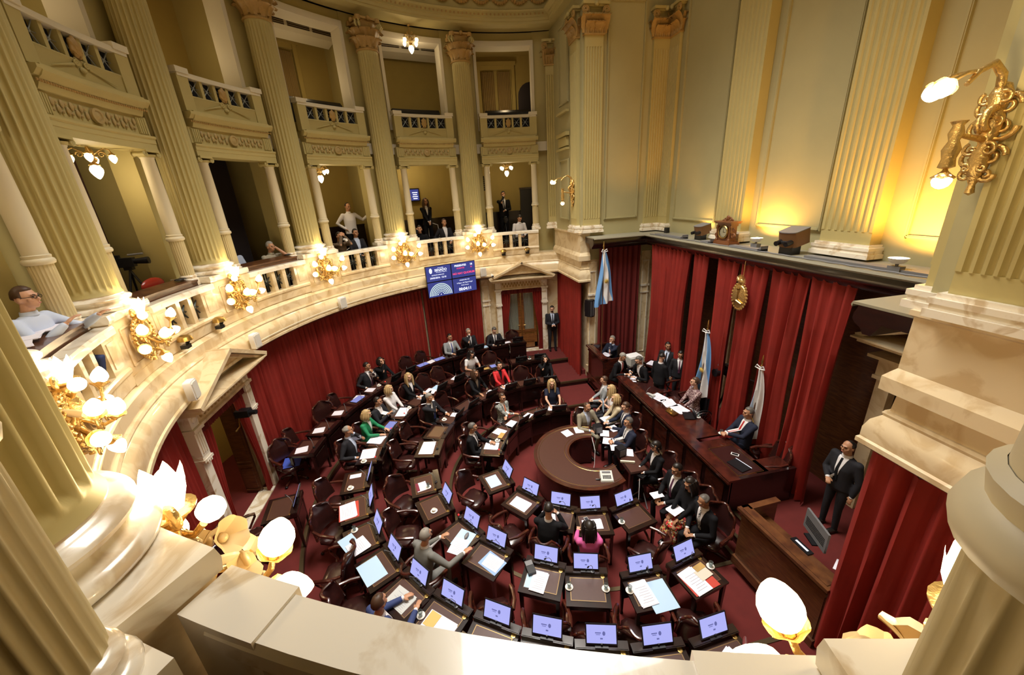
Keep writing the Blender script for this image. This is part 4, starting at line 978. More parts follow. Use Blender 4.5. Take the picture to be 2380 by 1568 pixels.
def uplight(y, lab, e, x=3.93):
    t = thing('uplighter', lab, 'lamp', (x, y, 4.985), -pi/2, 'uplighters on the ledge')
    b = MB(); b.box((0, 0, .04), (.16, .10, .08)); b.tube([(0, 0, .06), (0, 0, .12)], .02, 8); b.build('base', GREY, t)
    b = MB(); b.lathe([(0, .11), (.06, .115), (.10, .15), (.115, .19), (.10, .185), (.05, .14), (0, .135)], 18, cap=False); b.build('bowl', WHITEC, t)
    b = MB(); b.ell((0, 0, .17), (.06, .06, .03), 12, 6); b.build('bulb', mat('hot_halogen_glass', (1, .8, .4), .3, emit=(1, .78, .35), estr=60), t)
    o = light('uplight', 'SPOT', (x, y, 5.22), e, (1, .50, .10), .05); o.data.spot_size = math.radians(150); o.data.spot_blend = .6
    o.rotation_euler = Vector((.45, 0, 1)).to_track_quat('-Z', 'Y').to_euler()
uplight(.02, 'glowing uplighter on the ledge between clock and right spotlight', 110)
uplight(-2.75, 'glowing uplighter on the ledge close behind the near pier', 270, 3.7)
uplight(1.98, 'small uplighter hidden behind the left spotlight', 10, 4.05)
o = light('uplight', 'SPOT', (4.0, 2.0, 5.25), 130, (1, .45, .08), .05); o.data.spot_size = math.radians(70); o.data.spot_blend = .8; o.rotation_euler = Vector((-1.0, 2.38, 3.2)).to_track_quat('-Z', 'Y').to_euler()  # extra bare spot added beside the left uplighter to warm the recess panel
# cable duct and battens on the ledge
for (y0, y1, x, lab) in ((3.3, 2.0, 3.66, 'far'), (1.3, .95, 3.66, 'short, beside the clock'), (.35, -.5, 3.66, 'between the clock and the right spotlight'), (-1.35, -3.6, 3.75, 'nearest, right of the spotlight')):
    b = MB(); b.box((x, (y0+y1)/2, 5.005), (.16, abs(y1-y0), .04)); b.prism([(y1+.0, 0), (y1+.10, 0), (y1, .09)], x-.08, x+.08, Matrix(((0, 0, 1, 0), (1, 0, 0, 0), (0, 1, 0, 5.0), (0, 0, 0, 1)))); tag(b.build('batten', GREY, smooth=False), 'flat grey batten lying on the wooden ledge, ' + lab, 'batten', 'battens on the ledge')
b = MB(); b.tube([(3.55, 3.5-i*.12, 5.0+.004*(i % 3)) for i in range(60)], .012, 6); tag(b.build('ledge_cable', GREY), 'grey cable clipped along the front of the wooden ledge', 'cable')
b = MB(); b.box((4.1, 3.55, 5.06), (.10, .12, .15)); tag(b.build('small_speaker', BLACK), 'tiny black loudspeaker on the ledge in the far corner', 'loudspeaker')
def mk_loud():
    t = thing('wall_loudspeaker', 'black wall loudspeaker below the hanging flag beside the far pier', 'loudspeaker', (2.06, 4.30, 2.75), .5)
    b = MB(); b.prism([(-.11, .10), (-.13, -.06), (-.07, -.15), (.07, -.15), (.13, -.06), (.11, .10)], -.27, .27); b.build('cabinet', BLACK, t, smooth=False); b = MB(); b.grid(lambda u, v: (-.09+.18*u, -.155+.03*abs(u-.5), -.24+.48*v), 4, 4, thick=(0, .01, 0)); b.build('grille', GREY, t); b = MB(); b.box((0, .12, .0), (.06, .12, .3)); b.build('bracket', BLACK, t, smooth=False)
mk_loud()
# ================================================================ FLAGS AND SHIELD
def mk_flag(loc, h, L, Wd, rz, lab, white=False, tilt=0.):
    t = thing('flag_on_pole', lab, 'flag', loc, rz, 'flags on poles'); b = MB(); b.tube([(0, 0, 0), (0, 0, h)], .017, 8); b.lathe([(.0, 0), (.16, 0), (.16, .03), (.04, .06), (0, .06)], 16, cap=False); b.build('pole', WOODM, t)
    b = MB(); b.lathe([(.0, h), (.028, h+.02), (.016, h+.06), (.03, h+.10), (.018, h+.16), (.008, h+.24), (0, h+.25)], 10, cap=False); b.build('finial', BRASS, t)
    def f(u, v, o=0.):
        w = Wd*(.16+.84*min(1, v*1.05)**.8); x = (u-.42)*w; q = .045*math.sin(u*13+1+v*2)*(.4+v)
        return (x+.03*math.sin(v*5), -.05+q+.02, h-.03-L*v+.14*(u-.2)*v*L*.6)
    for i in range(3):
        def g(u, v, i=i):
            b1 = min(.8, .06+.52*v); b2 = min(.97, .50+.50*v); lo, hi = ((0, b1), (b1, b2), (b2, 1))[i]
            return f(lo+(hi-lo)*u, v)
        b = MB(); b.grid(g, 8, 20, thick=(0, .004, 0)); m = (BLUEC if i != 1 else WHITEC) if not white else (WHITEC if i else mat('pale_blue_white_cloth', (.40, .52, .72), .7))
        b.build('cloth_band', m, t)
    b = MB(); cx, _, cz = f(.5, .55); R = .055*Wd/.6
    for k in range(16):
        a = k*pi/8; b.tube([(cx, -.10, cz), (cx+math.cos(a)*R*1.7, -.095, cz+math.sin(a)*R*1.7)], [.012, .003], 5)
    b.ell((cx, -.10, cz), (R, .012, R), 14, 8)
    if not white: b.build('sun', SUNY, t)
    else:
        b = MB(); cx, _, cz = f(.5, .72)
        b.ell((cx, -.12, cz), (.11, .012, .13), 16, 10); b.build('oval_emblem', mat('emblem_blue', (.05, .07, .35), .6), t)
        b = MB(); b.ell((cx+.03, -.13, cz+.02), (.05, .012, .06), 10, 8); b.build('emblem_centre', mat('emblem_orange', (.65, .10, .03), .6), t)
        b = MB(); b.tube([(cx+.11*math.cos(i*pi/10), -.125, cz-.02+.15*math.sin(i*pi/10)) for i in range(11)], .010, 5); b.build('emblem_garland', SUNY, t)
    b = MB()
    for s in (-1, 1): b.tube([(0, -.03, h-.02), (s*.07, -.05, h+.03), (s*.10, -.05, h-.03), (0, -.04, h-.05)], .012, 6)
    b.tube([(0, -.05, h-.05), (.04, -.07, h-.5)], .012, 6); b.build('ribbon_bow', WHITEC, t)
    return t
mk_flag((2.17, 3.55, .5), 4.15, 1.60, .62, .15, 'tall blue and white sun flag hanging in front of the far pier')
mk_flag((3.40, .45, .5), 2.6, 1.75, .46, -1.3, 'blue and white sun flag behind the woman in the wheelchair')
mk_flag((3.60, -.98, .5), 2.28, 1.7, .40, -1.4, 'white flag with coloured oval emblem behind the man with the red tie', True)
def mk_shield():
    t = thing('golden_shield', 'golden coat of arms with rising sun between the velvet drapes', 'coat of arms', (3.72, -.42, 4.10), -pi/2)
    t.location = (3.52, -.22, 4.05)
    b = MB(); b.lathe([(0, -.03), (.17, -.02), (.19, 0), (.17, .03), (0, .05)], 28, Matrix.Rotation(pi/2, 4, 'X') @ Matrix.Scale(1.35, 4, (0, 1, 0)), cap=False); b.build('oval', GOLD, t)
    b = MB()
    for k in range(24): a = 2*pi*k/24; b.ell((.20*math.cos(a), -.01, .27*math.sin(a)), (.03, .02, .03), 7, 5)
    b.build('laurel_wreath', GOLD, t)
    b = MB()
    for k in range(17): a = pi*k/16; b.tube([(.05*math.cos(a), -.02, .30+.05*math.sin(a)), (.14*math.cos(a), -.02, .30+.16*math.sin(a))], [.012, .003], 5)
    b.ell((0, -.02, .31), (.06, .03, .06), 12, 8); b.tube([(0, .02, .3), (0, .02, .72)], .008, 5); b.build('rising_sun', GOLD, t)
    b = MB(); b.tube([(0, -.06, -.05), (0, -.06, .16)], .01, 6); b.ell((0, -.06, .17), (.03, .02, .04), 8, 6); b.tube([(-.12, -.05, -.13), (0, -.07, -.08), (.12, -.05, -.13)], .02, 6); b.build('clasped_hands', BRASS, t)
mk_shield()
# ================================================================ SENATORS' DESKS AND CHAIRS
DESK = {}
def mk_desk(w, light_top=False):
    t = thing('senator_desk', '', 'desk'); h = w/2; d = .29
    b = MB(); b.box((0, 0, .735), (w, .58, .03)); b.box((0, 0, .705), (w-.04, .54, .03)); b.box((0, -.235, .775), (w, .11, .05)); b.box((0, -.235, .803), (w-.02, .09, .008)); b.build('top', WOODD, t, smooth=False)
    b = MB(); b.box((0, .035, .752), (w-.12, .36, .004)); b.build('leather_inlay', LEATHB if not light_top else mat('tan_leather', (.20, .09, .03), .45), t, smooth=False)
    b = MB(); x, y = w/2-.07, .17
    for s in (-1, 1): b.box((s*x, .035, .7545), (.004, 2*y, .002)); b.box((0, .035+s*y, .7545), (2*x, .004, .002))
    b.build('gold_tooling', BRASS, t, smooth=False)
    b = MB(); b.box((0, -.25, .50), (w-.06, .02, .42)); b.box((0, -.262, .50), (w-.2, .01, .28)); b.build('front_panel', WOODD, t, smooth=False)
    b = MB(); b.box((0, .24, .655), (w-.1, .02, .08)); b.build('drawer', WOODD, t, smooth=False)
    for sx in (-1, 1):
        for sy in (-1, 1):
            b = MB(); b.tube([(sx*(h-.04), sy*.24, .70), (sx*(h-.04), sy*.24, .64), (sx*(h-.04), sy*.24, .05), (sx*(h-.04), sy*.24, 0)], [.042, .038, .026, .034], 4); b.build('leg', WOODD, t, smooth=False)
    b = MB(); b.lathe([(0, .75), (.028, .752), (.03, .758), (.018, .76), (0, .757)], 14, Matrix.Translation((-h+.07, -.17, .002)), cap=False); b.build('cable_socket', BRASS, t)
    return t
PD = {}
def desk(a, r, z, lab, w=.62, tilt=0., row=''):
    k = round(w, 2)
    if k not in PD: PD[k] = placer(lambda: mk_desk(w))
    return PD[k]((*P(a, r), z), math.radians(a)+tilt, lab, row)
def mk_monitor(lit):
    t = thing('desk_monitor', '', 'monitor'); R = Matrix.Translation((0, 0, .02)) @ Matrix.Rotation(math.radians(24), 4, 'X')
    b = MB(); b.box((0, 0, .125), (.38, .018, .245), R); b.box((0, -.012, .125), (.34, .012, .20), R); b.build('casing', BLACK, t, smooth=False)
    b = MB(); b.box((0, .0105, .13), (.352, .003, .212), R)
    b.build('display', SCREEN if lit else BLACK, t, smooth=False)
    if lit:
        b = MB(); b.ell((-.03, .013, .14), (.018, .002, .026), 10, 6, R); b.box((.04, .013, .145), (.07, .002, .012), R); b.box((.04, .013, .125), (.05, .002, .006), R); b.box((0, .013, .08), (.03, .002, .016), R); b.build('emblem', mat('screen_emblem_blue', (.05, .05, .1), .5, emit=(.14, .16, .45), estr=.8), t, smooth=False)
    b = MB(); b.box((0, -.0, .008), (.16, .07, .016)); b.tube([(0, 0, 0), (0, 0, .05)], .015, 6); b.build('stand', BLACK, t, smooth=False)
    b = MB()
    for i in range(5): b.box((-.05+.025*i, -.020, .14), (.018, .003, .010), R)
    b.build('maker_marking', GREY, t, smooth=False)
    return t
mon_l = placer(lambda: mk_monitor(True)); mon_d = placer(lambda: mk_monitor(False))
def mk_flatmon():
    t = thing('folded_monitor', '', 'monitor'); b = MB(); b.box((0, 0, .012), (.37, .23, .02)); b.build('casing', BLACK, t, smooth=False); b = MB(); b.box((0, 0, .0235), (.35, .21, .003)); b.build('display', mat('dim_lit_lavender', (.05, .05, .08), .3, emit=(.28, .32, .80), estr=.75), t, smooth=False); return t
mon_f = placer(mk_flatmon)
def mk_mic():
    t = thing('gooseneck_microphone', '', 'microphone'); b = MB(); b.lathe([(0, 0), (.03, 0), (.03, .015), (0, .02)], 12, cap=False); b.build('base', BLACK, t)
    b = MB(); b.tube([(0, 0, .01), (0, .0, .10), (.01, .04, .17), (.02, .10, .20)], [.005, .004, .004, .004], 6); b.build('neck', GREY, t); b = MB(); b.tube([(.02, .10, .20), (.023, .13, .21)], .011, 8); b.build('capsule', BLACK, t); return t
mic = placer(mk_mic)
def mk_redmic():
    t = thing('microphone_with_red_light', '', 'microphone'); b = MB(); b.lathe([(0, 0), (.03, 0), (.03, .015), (0, .02)], 12, cap=False); b.build('base', BLACK, t); b = MB(); b.tube([(0, 0, .01), (0, .0, .06), (0, .03, .09)], .005, 6); b.build('neck', GREY, t); b = MB(); b.ell((0, .035, .095), .016, 10, 8); b.build('red_ring', REDL, t); return t
rmic = placer(mk_redmic)
def mk_glass():
    t = thing('water_glass', '', 'glass'); b = MB(); b.lathe([(0, 0), (.04, .0), (.058, .010), (.055, .013), (.02, .008), (0, .008)], 20, cap=False); b.build('saucer', CERAM, t)
    b = MB(); b.lathe([(0, .010), (.024, .010), (.032, .09), (.030, .09), (.023, .014), (0, .014)], 18, cap=False); b.build('tumbler', mat('pale_glass', (.55, .62, .62), .08, alpha=None, trans=.85), t); return t
gls = placer(mk_glass)
def mk_cup():
    t = thing('coffee_cup', '', 'cup'); b = MB(); b.lathe([(0, 0), (.045, .0), (.065, .010), (.062, .013), (.02, .008), (0, .008)], 20, cap=False); b.build('saucer', CERAM, t)
    b = MB(); b.lathe([(0, .010), (.02, .010), (.036, .05), (.034, .05), (.02, .018), (0, .018)], 18, cap=False); b.tube([(.033, 0, .042), (.05, 0, .035), (.045, 0, .02), (.028, 0, .018)], .004, 6); b.build('cup', CERAM, t); return t
cupp = placer(mk_cup)
def sheet(a, r, z, du, dv, rot, size, m, lab, nm='paper_sheet', cat='paper', grp='papers on the desks', n=1, lines=True):
    """du right, dv towards the sitter, in the desk's frame"""
    q = math.radians(a); x, y = P(a, r); x += math.cos(q)*du-math.sin(q)*dv; y += math.sin(q)*du+math.cos(q)*dv
    return sheetw((x, y, z), q+rot, size, m, lab, nm, cat, grp, n, lines)
def sheetw(loc, rz, size, m, lab, nm='paper_sheet', cat='paper', grp='papers on the desks', n=1, lines=True):
    t = thing(nm, lab, cat, loc, rz, grp); b = MB()
    for i in range(n): b.box((.006*math.sin(i*2.3), .006*math.cos(i*3.1), .0015+.003*i), (size[0], size[1], .0028), rz=.05*math.sin(i*1.7))
    b.build('sheets', m, t, smooth=False)
    if lines:
        b = MB(); w, h = size
        for i in range(7): b.box((-w*.05*(i % 3), h*.36-h*.1*i, .003*n+.0016), (w*(.7-.08*(i % 3)), .004, .0004))
        b.build('printed_lines', mat('grey_ink', (.35, .35, .42), .8), t, smooth=False)
    return t
# chairs -------------------------------------------------------
CS = 1.10
def mk_chair():
    """swivel armchair, front -Y"""
    t = thing('swivel_armchair', '', 'chair')
    b = MB(); b.ell((0, -.02, .41), (.26, .25, .06), 20, 8, fn=lambda d: 1/(max(abs(d[0]), abs(d[1]), .75)+.0)*.82 if abs(d[2]) < .95 else 1); b.build('seat', LEATH, t, ang=60)
    def back(u, v):
        x = (u-.5)*2; w = .245*(1-.10*v)*(1 if v < .72 else math.sqrt(max(.0, 1-((v-.72)/.28)**2*.75)))
        return (x*w, .20+.09*v-.09*x*x-.02*math.cos(x*pi/2)*math.sin(v*pi), .50+.47*v)
    b = MB(); b.grid(back, 14, 14, thick=(0, .045, 0)); b.build('backrest', LEATH, t, ang=70)
    pts = [back(0, v/10) for v in range(11)]+[back(u/10, 1) for u in range(1, 10)]+[back(1, 1-v/10) for v in range(11)]
    b = MB(); b.tube([(x, y+.022, z) for x, y, z in pts], .021, 8); b.build('wood_rim', WOODR, t)
    for s in (-1, 1):
        b = MB(); b.tube([(s*.255, .16, .72), (s*.29, .02, .70), (s*.285, -.12, .69), (s*.27, -.20, .67), (s*.26, -.20, .62), (s*.25, -.13, .52), (s*.23, -.08, .46)], [.022, .026, .028, .028, .02, .018, .02], 8); b.build('armrest', WOODR, t)
    b = MB(); b.tube([(0, .0, .38), (0, .0, .32), (0, 0, .14)], [.09, .035, .03], 12); b.build('column', GREY, t)
    for k in range(4):
        a = k*pi/2+.4; b = MB(); b.tube([(0, 0, .13), (.12*math.cos(a), .12*math.sin(a), .11), (.27*math.cos(a), .27*math.sin(a), .055)], [.03, .028, .02], 7); o = b.build('foot', WOODR, t)
        b = MB(); b.ell((.275*math.cos(a), .275*math.sin(a), .028), (.03, .03, .028), 8, 6); b.build('castor', BLACK, o)
    t.scale = (CS, CS, 1.0)
    return t
chr_ = placer(mk_chair)
def chair(a, r, z, lab, turn=0., grp='senators swivel chairs'): return chr_((*P(a, r), z), math.radians(a)+turn, lab, grp)
TZ0 = [0, .17, .33, .50]
NEAR = {1: 'inner row', 2: 'second row', 3: 'third row', 4: 'outer row'}
# row 1..4: (angle, radius, kind) kind: L lit monitor, D dark monitor seen from behind, F folded flat, N none
ROWS = {
 1: [(-6, 1.90, 'D'), (14, 1.84, 'D'), (33, 1.84, 'D'), (51, 1.84, 'D'), (70, 1.84, 'D'), (104.3, 1.84, 'L'), (129.6, 1.82, 'L'), (152.1, 1.88, 'L'), (170, 1.93, 'L'), (190.8, 1.98, 'L')],
 2: [(-6.2, 3.30, 'D'), (5.5, 3.30, 'D'), (16.8, 3.30, 'D'), (29, 3.30, 'D'), (42, 3.30, 'D'), (53.5, 3.30, 'D'), (65, 3.30, 'N'), (76.5, 3.30, 'N'), (97.1, 3.22, 'N'), (109.2, 3.20, 'L'), (124.6, 3.16, 'L'), (136.3, 3.22, 'L'), (152.4, 3.22, 'L'), (163.6, 3.27, 'L'), (178, 3.36, 'L'), (191.2, 3.38, 'L')],
 3: [(-5.2, 4.66, 'D'), (3.2, 4.62, 'D'), (13.6, 4.58, 'F'), (23.2, 4.56, 'D'), (32.4, 4.55, 'D'), (41.6, 4.52, 'D'), (50.7, 4.50, 'D'), (59.6, 4.49, 'N'), (67.2, 4.48, 'F'), (74.4, 4.48, 'D'), (81.4, 4.48, 'D'), (91.9, 4.47, 'L'), (101.6, 4.43, 'L'), (111.2, 4.42, 'L'), (120.3, 4.39, 'L'), (129.1, 4.37, 'L'), (137.6, 4.33, 'L'), (146.9, 4.31, 'L'), (155.9, 4.31, 'L'), (164.8, 4.33, 'L'), (173.8, 4.36, 'L'), (183.3, 4.40, 'L')],
 4: [(.6, 5.98, 'D'), (7.2, 5.98, 'D'), (15.2, 5.92, 'D'), (22, 5.90, 'D'), (28.6, 5.94, 'F'), (34.6, 5.96, 'F'), (41.2, 5.94, 'D'), (46.8, 5.94, 'D'), (52.6, 5.95, 'N'), (58.8, 5.96, 'F'), (64.8, 5.98, 'N'), (72.2, 5.98, 'N'), (79.4, 5.97, 'N'), (97.5, 5.82, 'L')]}
DR = {1: .08, 2: .09, 3: .15, 4: 0}
for row, L in ROWS.items():
    z = TZ0[row-1]; n = len(L)
    for i, (a, r, k) in enumerate(L):
        if a > 88: r += DR[row]
        pos = '%s from the far end of the %s' % (ORD[i] if i < 16 else {16: 'sixth', 17: 'fifth', 18: 'fourth', 19: 'third', 20: 'second', 21: 'first'}[i], NEAR[row])
        if row == 3 and i >= 11: pos = '%s from the dais end of the third row' % ORD[21-i]
        w = .62 if row != 3 else .64
        desk(a, r, z, 'dark mahogany senator desk, ' + pos, w, row='senators desks')
        q = math.radians(a); mr = r-.20
        if k in 'LD':
            mp = (mon_l if k == 'L' else mon_d)((*P(a, mr-.02), z+.80), q, ('lit lavender monitor' if k == 'L' else 'black monitor seen from behind') + ', ' + pos, 'monitors on the senators desks')
        elif k == 'F': mon_f((*P(a, r+.03), z+.75), q, 'folded down blue lit monitor lying flat, ' + pos, 'monitors on the senators desks')
        if not (row == 3 and a > 140): mic((*P(a+1.9*3/r, mr), z+.807), q-.5, 'thin gooseneck microphone, ' + pos, 'desk microphones')
LB = 'leather swivel armchair, '
for a, r, row, turn, lab in ((101.6, 2.42, 1, -.9, 'oxblood, empty before the lit monitor with blue paper, inner row'), (131.5, 2.45, 1, -.3, 'brown, empty at the second lit desk of the inner row'), (189, 2.6, 1, .5, 'empty and turned aside, dais end of the inner row'),
    (57, 2.5, 1, .2, 'empty between the woman in grey and the man in black'), (77, 3.9, 2, .05, 'empty behind the brown leather desk, second row'), (97.5, 3.78, 2, -.85, 'empty with shiny seat at the white papers, second row'), (109.5, 3.9, 2, -.5, 'turned left behind the narrow leather desks, second row'), (66.6, 3.95, 2, .1, 'empty right of the man with blue tie, second row'),
    (44, 4.0, 2, 0, 'empty left of the woman with necklace, second row'), (5, 3.8, 2, 0, 'tall and empty right of the woman in red, second row'), (143, 3.86, 2, .6, 'empty behind the grey haired man at the papers, second row'), (155, 3.86, 2, .4, 'empty below the desk with black pouch, second row'),
    (163.8, 3.88, 2, 0, 'empty at the bare desk with two glasses, second row'), (173, 3.88, 2, -.4, 'empty at the wide blue paper, second row'), (185, 3.90, 2, -.5, 'empty at the red folder desk, dais end of second row'),
    (93.6, 5.05, 3, -.2, 'empty, furthest of the left trio, third row'), (102.5, 5.02, 3, -.6, 'empty at the red and white folder, third row'), (113.2, 5.05, 3, 2.6, 'turned away at the blue papers, third row'), (122, 5.05, 3, -.4, 'empty at the pale blue pad, third row'),
    (40, 5.1, 3, 0, 'empty left of the woman in white, third row'), (33.5, 5.15, 3, .1, 'small and empty left of the seated woman in white, third row'), (13, 5.1, 3, 0, 'empty behind the folded monitor, third row'),
    (66, 6.55, 4, -.55, 'large and empty at the white paper, outer row'), (60.6, 6.65, 4, .4, 'narrow, close to the red wall hanging, outer row'), (80.5, 6.4, 4, -.5, 'empty with a blue folder on its seat, outer row'), (75.5, 6.72, 4, .3, 'half hidden behind the blue folder chair, outer row'),
    (37, 6.6, 4, .1, 'large, empty near two folded monitors, outer row'), (31.6, 6.68, 4, .3, 'dark, beside the man in light grey, outer row'), (1, 6.55, 4, 0, 'maroon and tall before the far door, outer row'), (99.6, 6.4, 4, .5, 'in shadow below the side door, outer row'), (105, 6.35, 4, .2, 'in shadow near the glowing torch, outer row')):
    chair(a, min(r, 6.38), TZ0[row-1], LB + lab, turn)
# things on the desks: sheets, folders, glasses
STK = {}
def on(row, a, r, du, dv, rot, size, m, lab, **k):
    key = (row, a); zz = STK.get(key, 0.); STK[key] = zz+.003*k.get('n', 1)+.0012
    if a > 88: r += DR[row]
    return sheet(a, r, TZ0[row-1]+.756+zz, du, dv, rot, size, m, lab, **k)
F = dict(nm='folder', cat='folder', lines=False)
TEAL = mat('grey_teal_folder', (.20, .27, .28), .6); CRM = mat('cream_paper', (.62, .58, .48), .7); OCH = mat('ochre_card', (.45, .28, .08), .6); REDC = mat('red_card', (.5, .05, .03), .5)
on(1, 104.3, 1.84, 0, .06, 0, (.34, .24), BLUEF, 'pale blue paper on the first lit desk of the inner row', lines=False)
on(1, 129.6, 1.82, 0, .06, 0, (.36, .24), PAPER, 'white printed pad on the second lit desk of the inner row', n=2)
on(1, 152.1, 1.88, .16, .05, .3, (.22, .30), PAPER, 'fanned white papers right of the man holding a tablet', n=4)
on(1, 170, 1.93, .02, .06, 0, (.34, .20), PAPER, 'white paper and phone before the woman in pink', n=2)
on(1, 33, 1.84, -.14, .05, .2, (.26, .22), PAPER, 'white paper under the hands of the woman in grey', n=2)
on(1, 51, 1.84, .0, .10, -.1, (.24, .28), PAPER, 'white papers right of the man in black, inner row', n=3); on(1, 51, 1.84, -.12, -.02, .1, (.22, .12), OCH, 'ochre card beside white papers, inner row', **F)
on(1, 70, 1.84, .05, .08, 0, (.26, .32), PAPER, 'white list under the hand of the man in black', n=2)
on(1, 14, 1.84, -.2, .03, .5, (.22, .18), PAPER, 'single white paper left of the blonde woman in dark dress', n=2)
on(1, -6, 1.9, -.12, .05, -.3, (.22, .28), PAPER, 'white papers before the blonde woman in dark dress', n=4)
on(2, 97.1, 3.22, 0, .05, 0, (.44, .30), PAPER, 'open white document lying across a second row desk', n=3) if False else None
on(2, 76.5, 3.30, .02, .05, 0, (.46, .30), PAPER, 'open white document across the desk above the shiny chair', n=3)
on(2, 65, 3.30, .0, .03, 0, (.42, .30), mat('brown_blotter', (.12, .065, .03), .5), 'bare brown leather blotter in the second row', nm='blotter', cat='blotter', lines=False)
on(2, 53.5, 3.30, .15, .0, .2, (.18, .18), PAPER, 'white paper left of the folded cup, beside man with blue tie', n=2)
on(2, 97.1, 3.22, -.05, .08, .1, (.26, .20), PAPER, 'white leaflet with dark red band on the narrow leather desk'); on(2, 97.1, 3.22, -.05, .16, .1, (.24, .06), mat('maroon_band', (.16, .01, .03), .6), 'dark red strip printed on the leaflet edge', nm='leaflet_band', cat='paper', lines=False)
on(2, 124.6, 3.16, -.10, .02, .3, (.30, .34), BLUEF, 'pale blue folder under the document being read', **F); on(2, 124.6, 3.16, -.16, .18, .4, (.26, .30), PAPER, 'white document drooping in front of the grey haired reader', n=3)
on(2, 136.3, 3.22, -.12, .04, -.15, (.36, .28), mat('mid_blue_folder', (.25, .40, .70), .6), 'mid blue folder touched by the grey haired reader', **F); on(2, 136.3, 3.22, -.13, .04, -.05, (.28, .22), PAPER, 'white sheet lying on the mid blue folder', n=2)
on(2, 152.4, 3.22, .12, .05, 0, (.24, .30), BLUEF, 'pale blue folder under a white list, second row', **F); on(2, 152.4, 3.22, .04, .08, -.06, (.22, .32), PAPER, 'white list on the pale blue folder beside a black pouch', n=3)
on(2, 178, 3.36, -.10, .12, .05, (.36, .44), BLUEF, 'large pale blue sheet hanging over a second row desk edge', **F); on(2, 178, 3.36, .10, .06, .1, (.24, .36), PAPER, 'white sheets on the large pale blue sheet', n=4)
on(2, 191.2, 3.38, .05, .08, .0, (.44, .36), REDC, 'red folder under papers, dais end of second row', **F); on(2, 191.2, 3.38, .12, .08, .05, (.26, .38), PAPER, 'white pages with two pens on the red folder', n=3); on(2, 191.2, 3.38, -.08, .04, .1, (.22, .16), CRM, 'grey brown booklet lying on the red folder', **F); on(2, 191.2, 3.38, -.10, -.06, .1, (.18, .09), OCH, 'ochre envelope above the grey brown booklet', **F)
on(3, 101.6, 4.43, -.02, .14, 0, (.42, .34), REDC, 'red folder under white paper, third row', **F); on(3, 101.6, 4.43, -.02, .16, .03, (.40, .27), PAPER, 'white paper with pen lying on the red folder, third row', n=2)
on(3, 91.9, 4.47, .16, .05, 0, (.12, .22), PAPER, 'small white note beside a saucer, third row')
on(3, 111.2, 4.42, .0, .22, .25, (.40, .24), BLUEF, 'pale blue folder sticking out over a desk edge, third row', **F); on(3, 111.2, 4.42, -.14, .12, .2, (.30, .30), PAPER, 'white papers beside the protruding pale blue folder', n=3)
on(3, 120.3, 4.39, .02, .12, 0, (.44, .32), BLUEF, 'broad pale blue pad filling a third row desk', lines=False)
on(3, 129.1, 4.37, 0, .08, .05, (.36, .26), mat('pale_grey_paper', (.50, .52, .52), .7), 'grey sheet with faint print, third row desk', n=2)
on(3, 137.6, 4.33, -.03, .10, -.02, (.44, .28), PAPER, 'open magazine with golden page, third row', n=2, lines=False); on(3, 137.6, 4.33, .10, .06, .0, (.16, .20), mat('golden_page', (.60, .42, .12), .6), 'golden printed page of the open magazine', lines=False)
on(3, 146.9, 4.31, .0, .10, .5, (.22, .20), PAPER, 'white folded paper above the marble rail, third row', n=2, lines=False)
on(3, 155.9, 4.31, -.18, .10, 0, (.14, .26), PAPER, 'narrow white paper left of a lit monitor, third row'); on(3, 164.8, 4.33, .02, .14, .05, (.26, .26), TEAL, 'grey teal folder leaning before a lit monitor, third row', **F)
on(3, 183.3, 4.40, -.02, .10, .35, (.28, .34), PAPER, 'white sheets beside a red pencil case, third row dais end', n=3)
on(3, 164.8, 4.33, -.2, .12, 0, (.14, .22), PAPER, 'white note left of the grey teal folder')
on(3, 81.4, 4.48, .02, .10, .1, (.34, .30), PAPER, 'thick white papers before the man with hand on chin', n=5); on(3, 74.4, 4.48, -.02, .10, -.1, (.30, .34), PAPER, 'pile of white papers before the woman in green', n=6)
on(3, 59.6, 4.49, .05, .06, .3, (.42, .26), PAPER, 'long white papers before the man with clasped hands', n=4); on(3, 50.7, 4.5, .18, .05, .2, (.22, .20), PAPER, 'white paper right of the blonde in white blouse', n=2)
on(3, 41.6, 4.52, -.15, .05, .3, (.26, .32), PAPER, 'open white book before the blonde in black jacket', n=5); on(3, 41.6, 4.52, .08, .06, .2, (.24, .22), BLUEF, 'pale blue folder near the blonde in black jacket', **F)
on(3, 32.4, 4.55, .1, .05, .4, (.26, .26), PAPER, 'standing white sheets in the middle of the third row', n=4); on(3, 23.2, 4.56, .18, .05, .1, (.24, .18), PAPER, 'white paper before the woman with dark hair and white blouse', n=3)
on(3, 13.6, 4.58, -.33, -.0, 0, (.18, .14), OCH, 'orange brown tray beside the folded monitor', **F)
on(2, 29, 3.30, .2, .06, .5, (.22, .20), PAPER, 'white papers before the woman with necklace', n=4); on(2, 16.8, 3.30, .0, .08, .2, (.26, .20), PAPER, 'white papers before the woman in red', n=4); on(2, -6.2, 3.3, .16, .05, .2, (.14, .12), PAPER, 'crumpled white tissue at the far end of second row', n=3, lines=False)
for a, lab in ((52.6, 'white sheet before the man in purple tie'), (58.8-2, 'small white sheet beside folded monitor, outer row'), (64.8, 'bright white sheet left of the big empty chair, outer row'), (72.2, 'bright white sheet, second from the side door, outer row'), (79.4, 'bright white sheet at the desk nearest the side door')):
    on(4, a, 5.97, -.1, .08, .3, (.22, .24), PAPER, lab, lines=False, n=2)
on(4, 15.2, 5.92, .28, .05, 0, (.30, .22), BLUEF, 'pale blue folder between two back row monitors', **F); on(4, 3.8, 5.98, 0, .05, .2, (.24, .16), PAPER, 'white paper between two outer row monitors', lines=False); on(4, 31.5, 5.95, 0, .05, .2, (.28, .2), PAPER, 'white paper between the two folded monitors, outer row', n=3, lines=False)
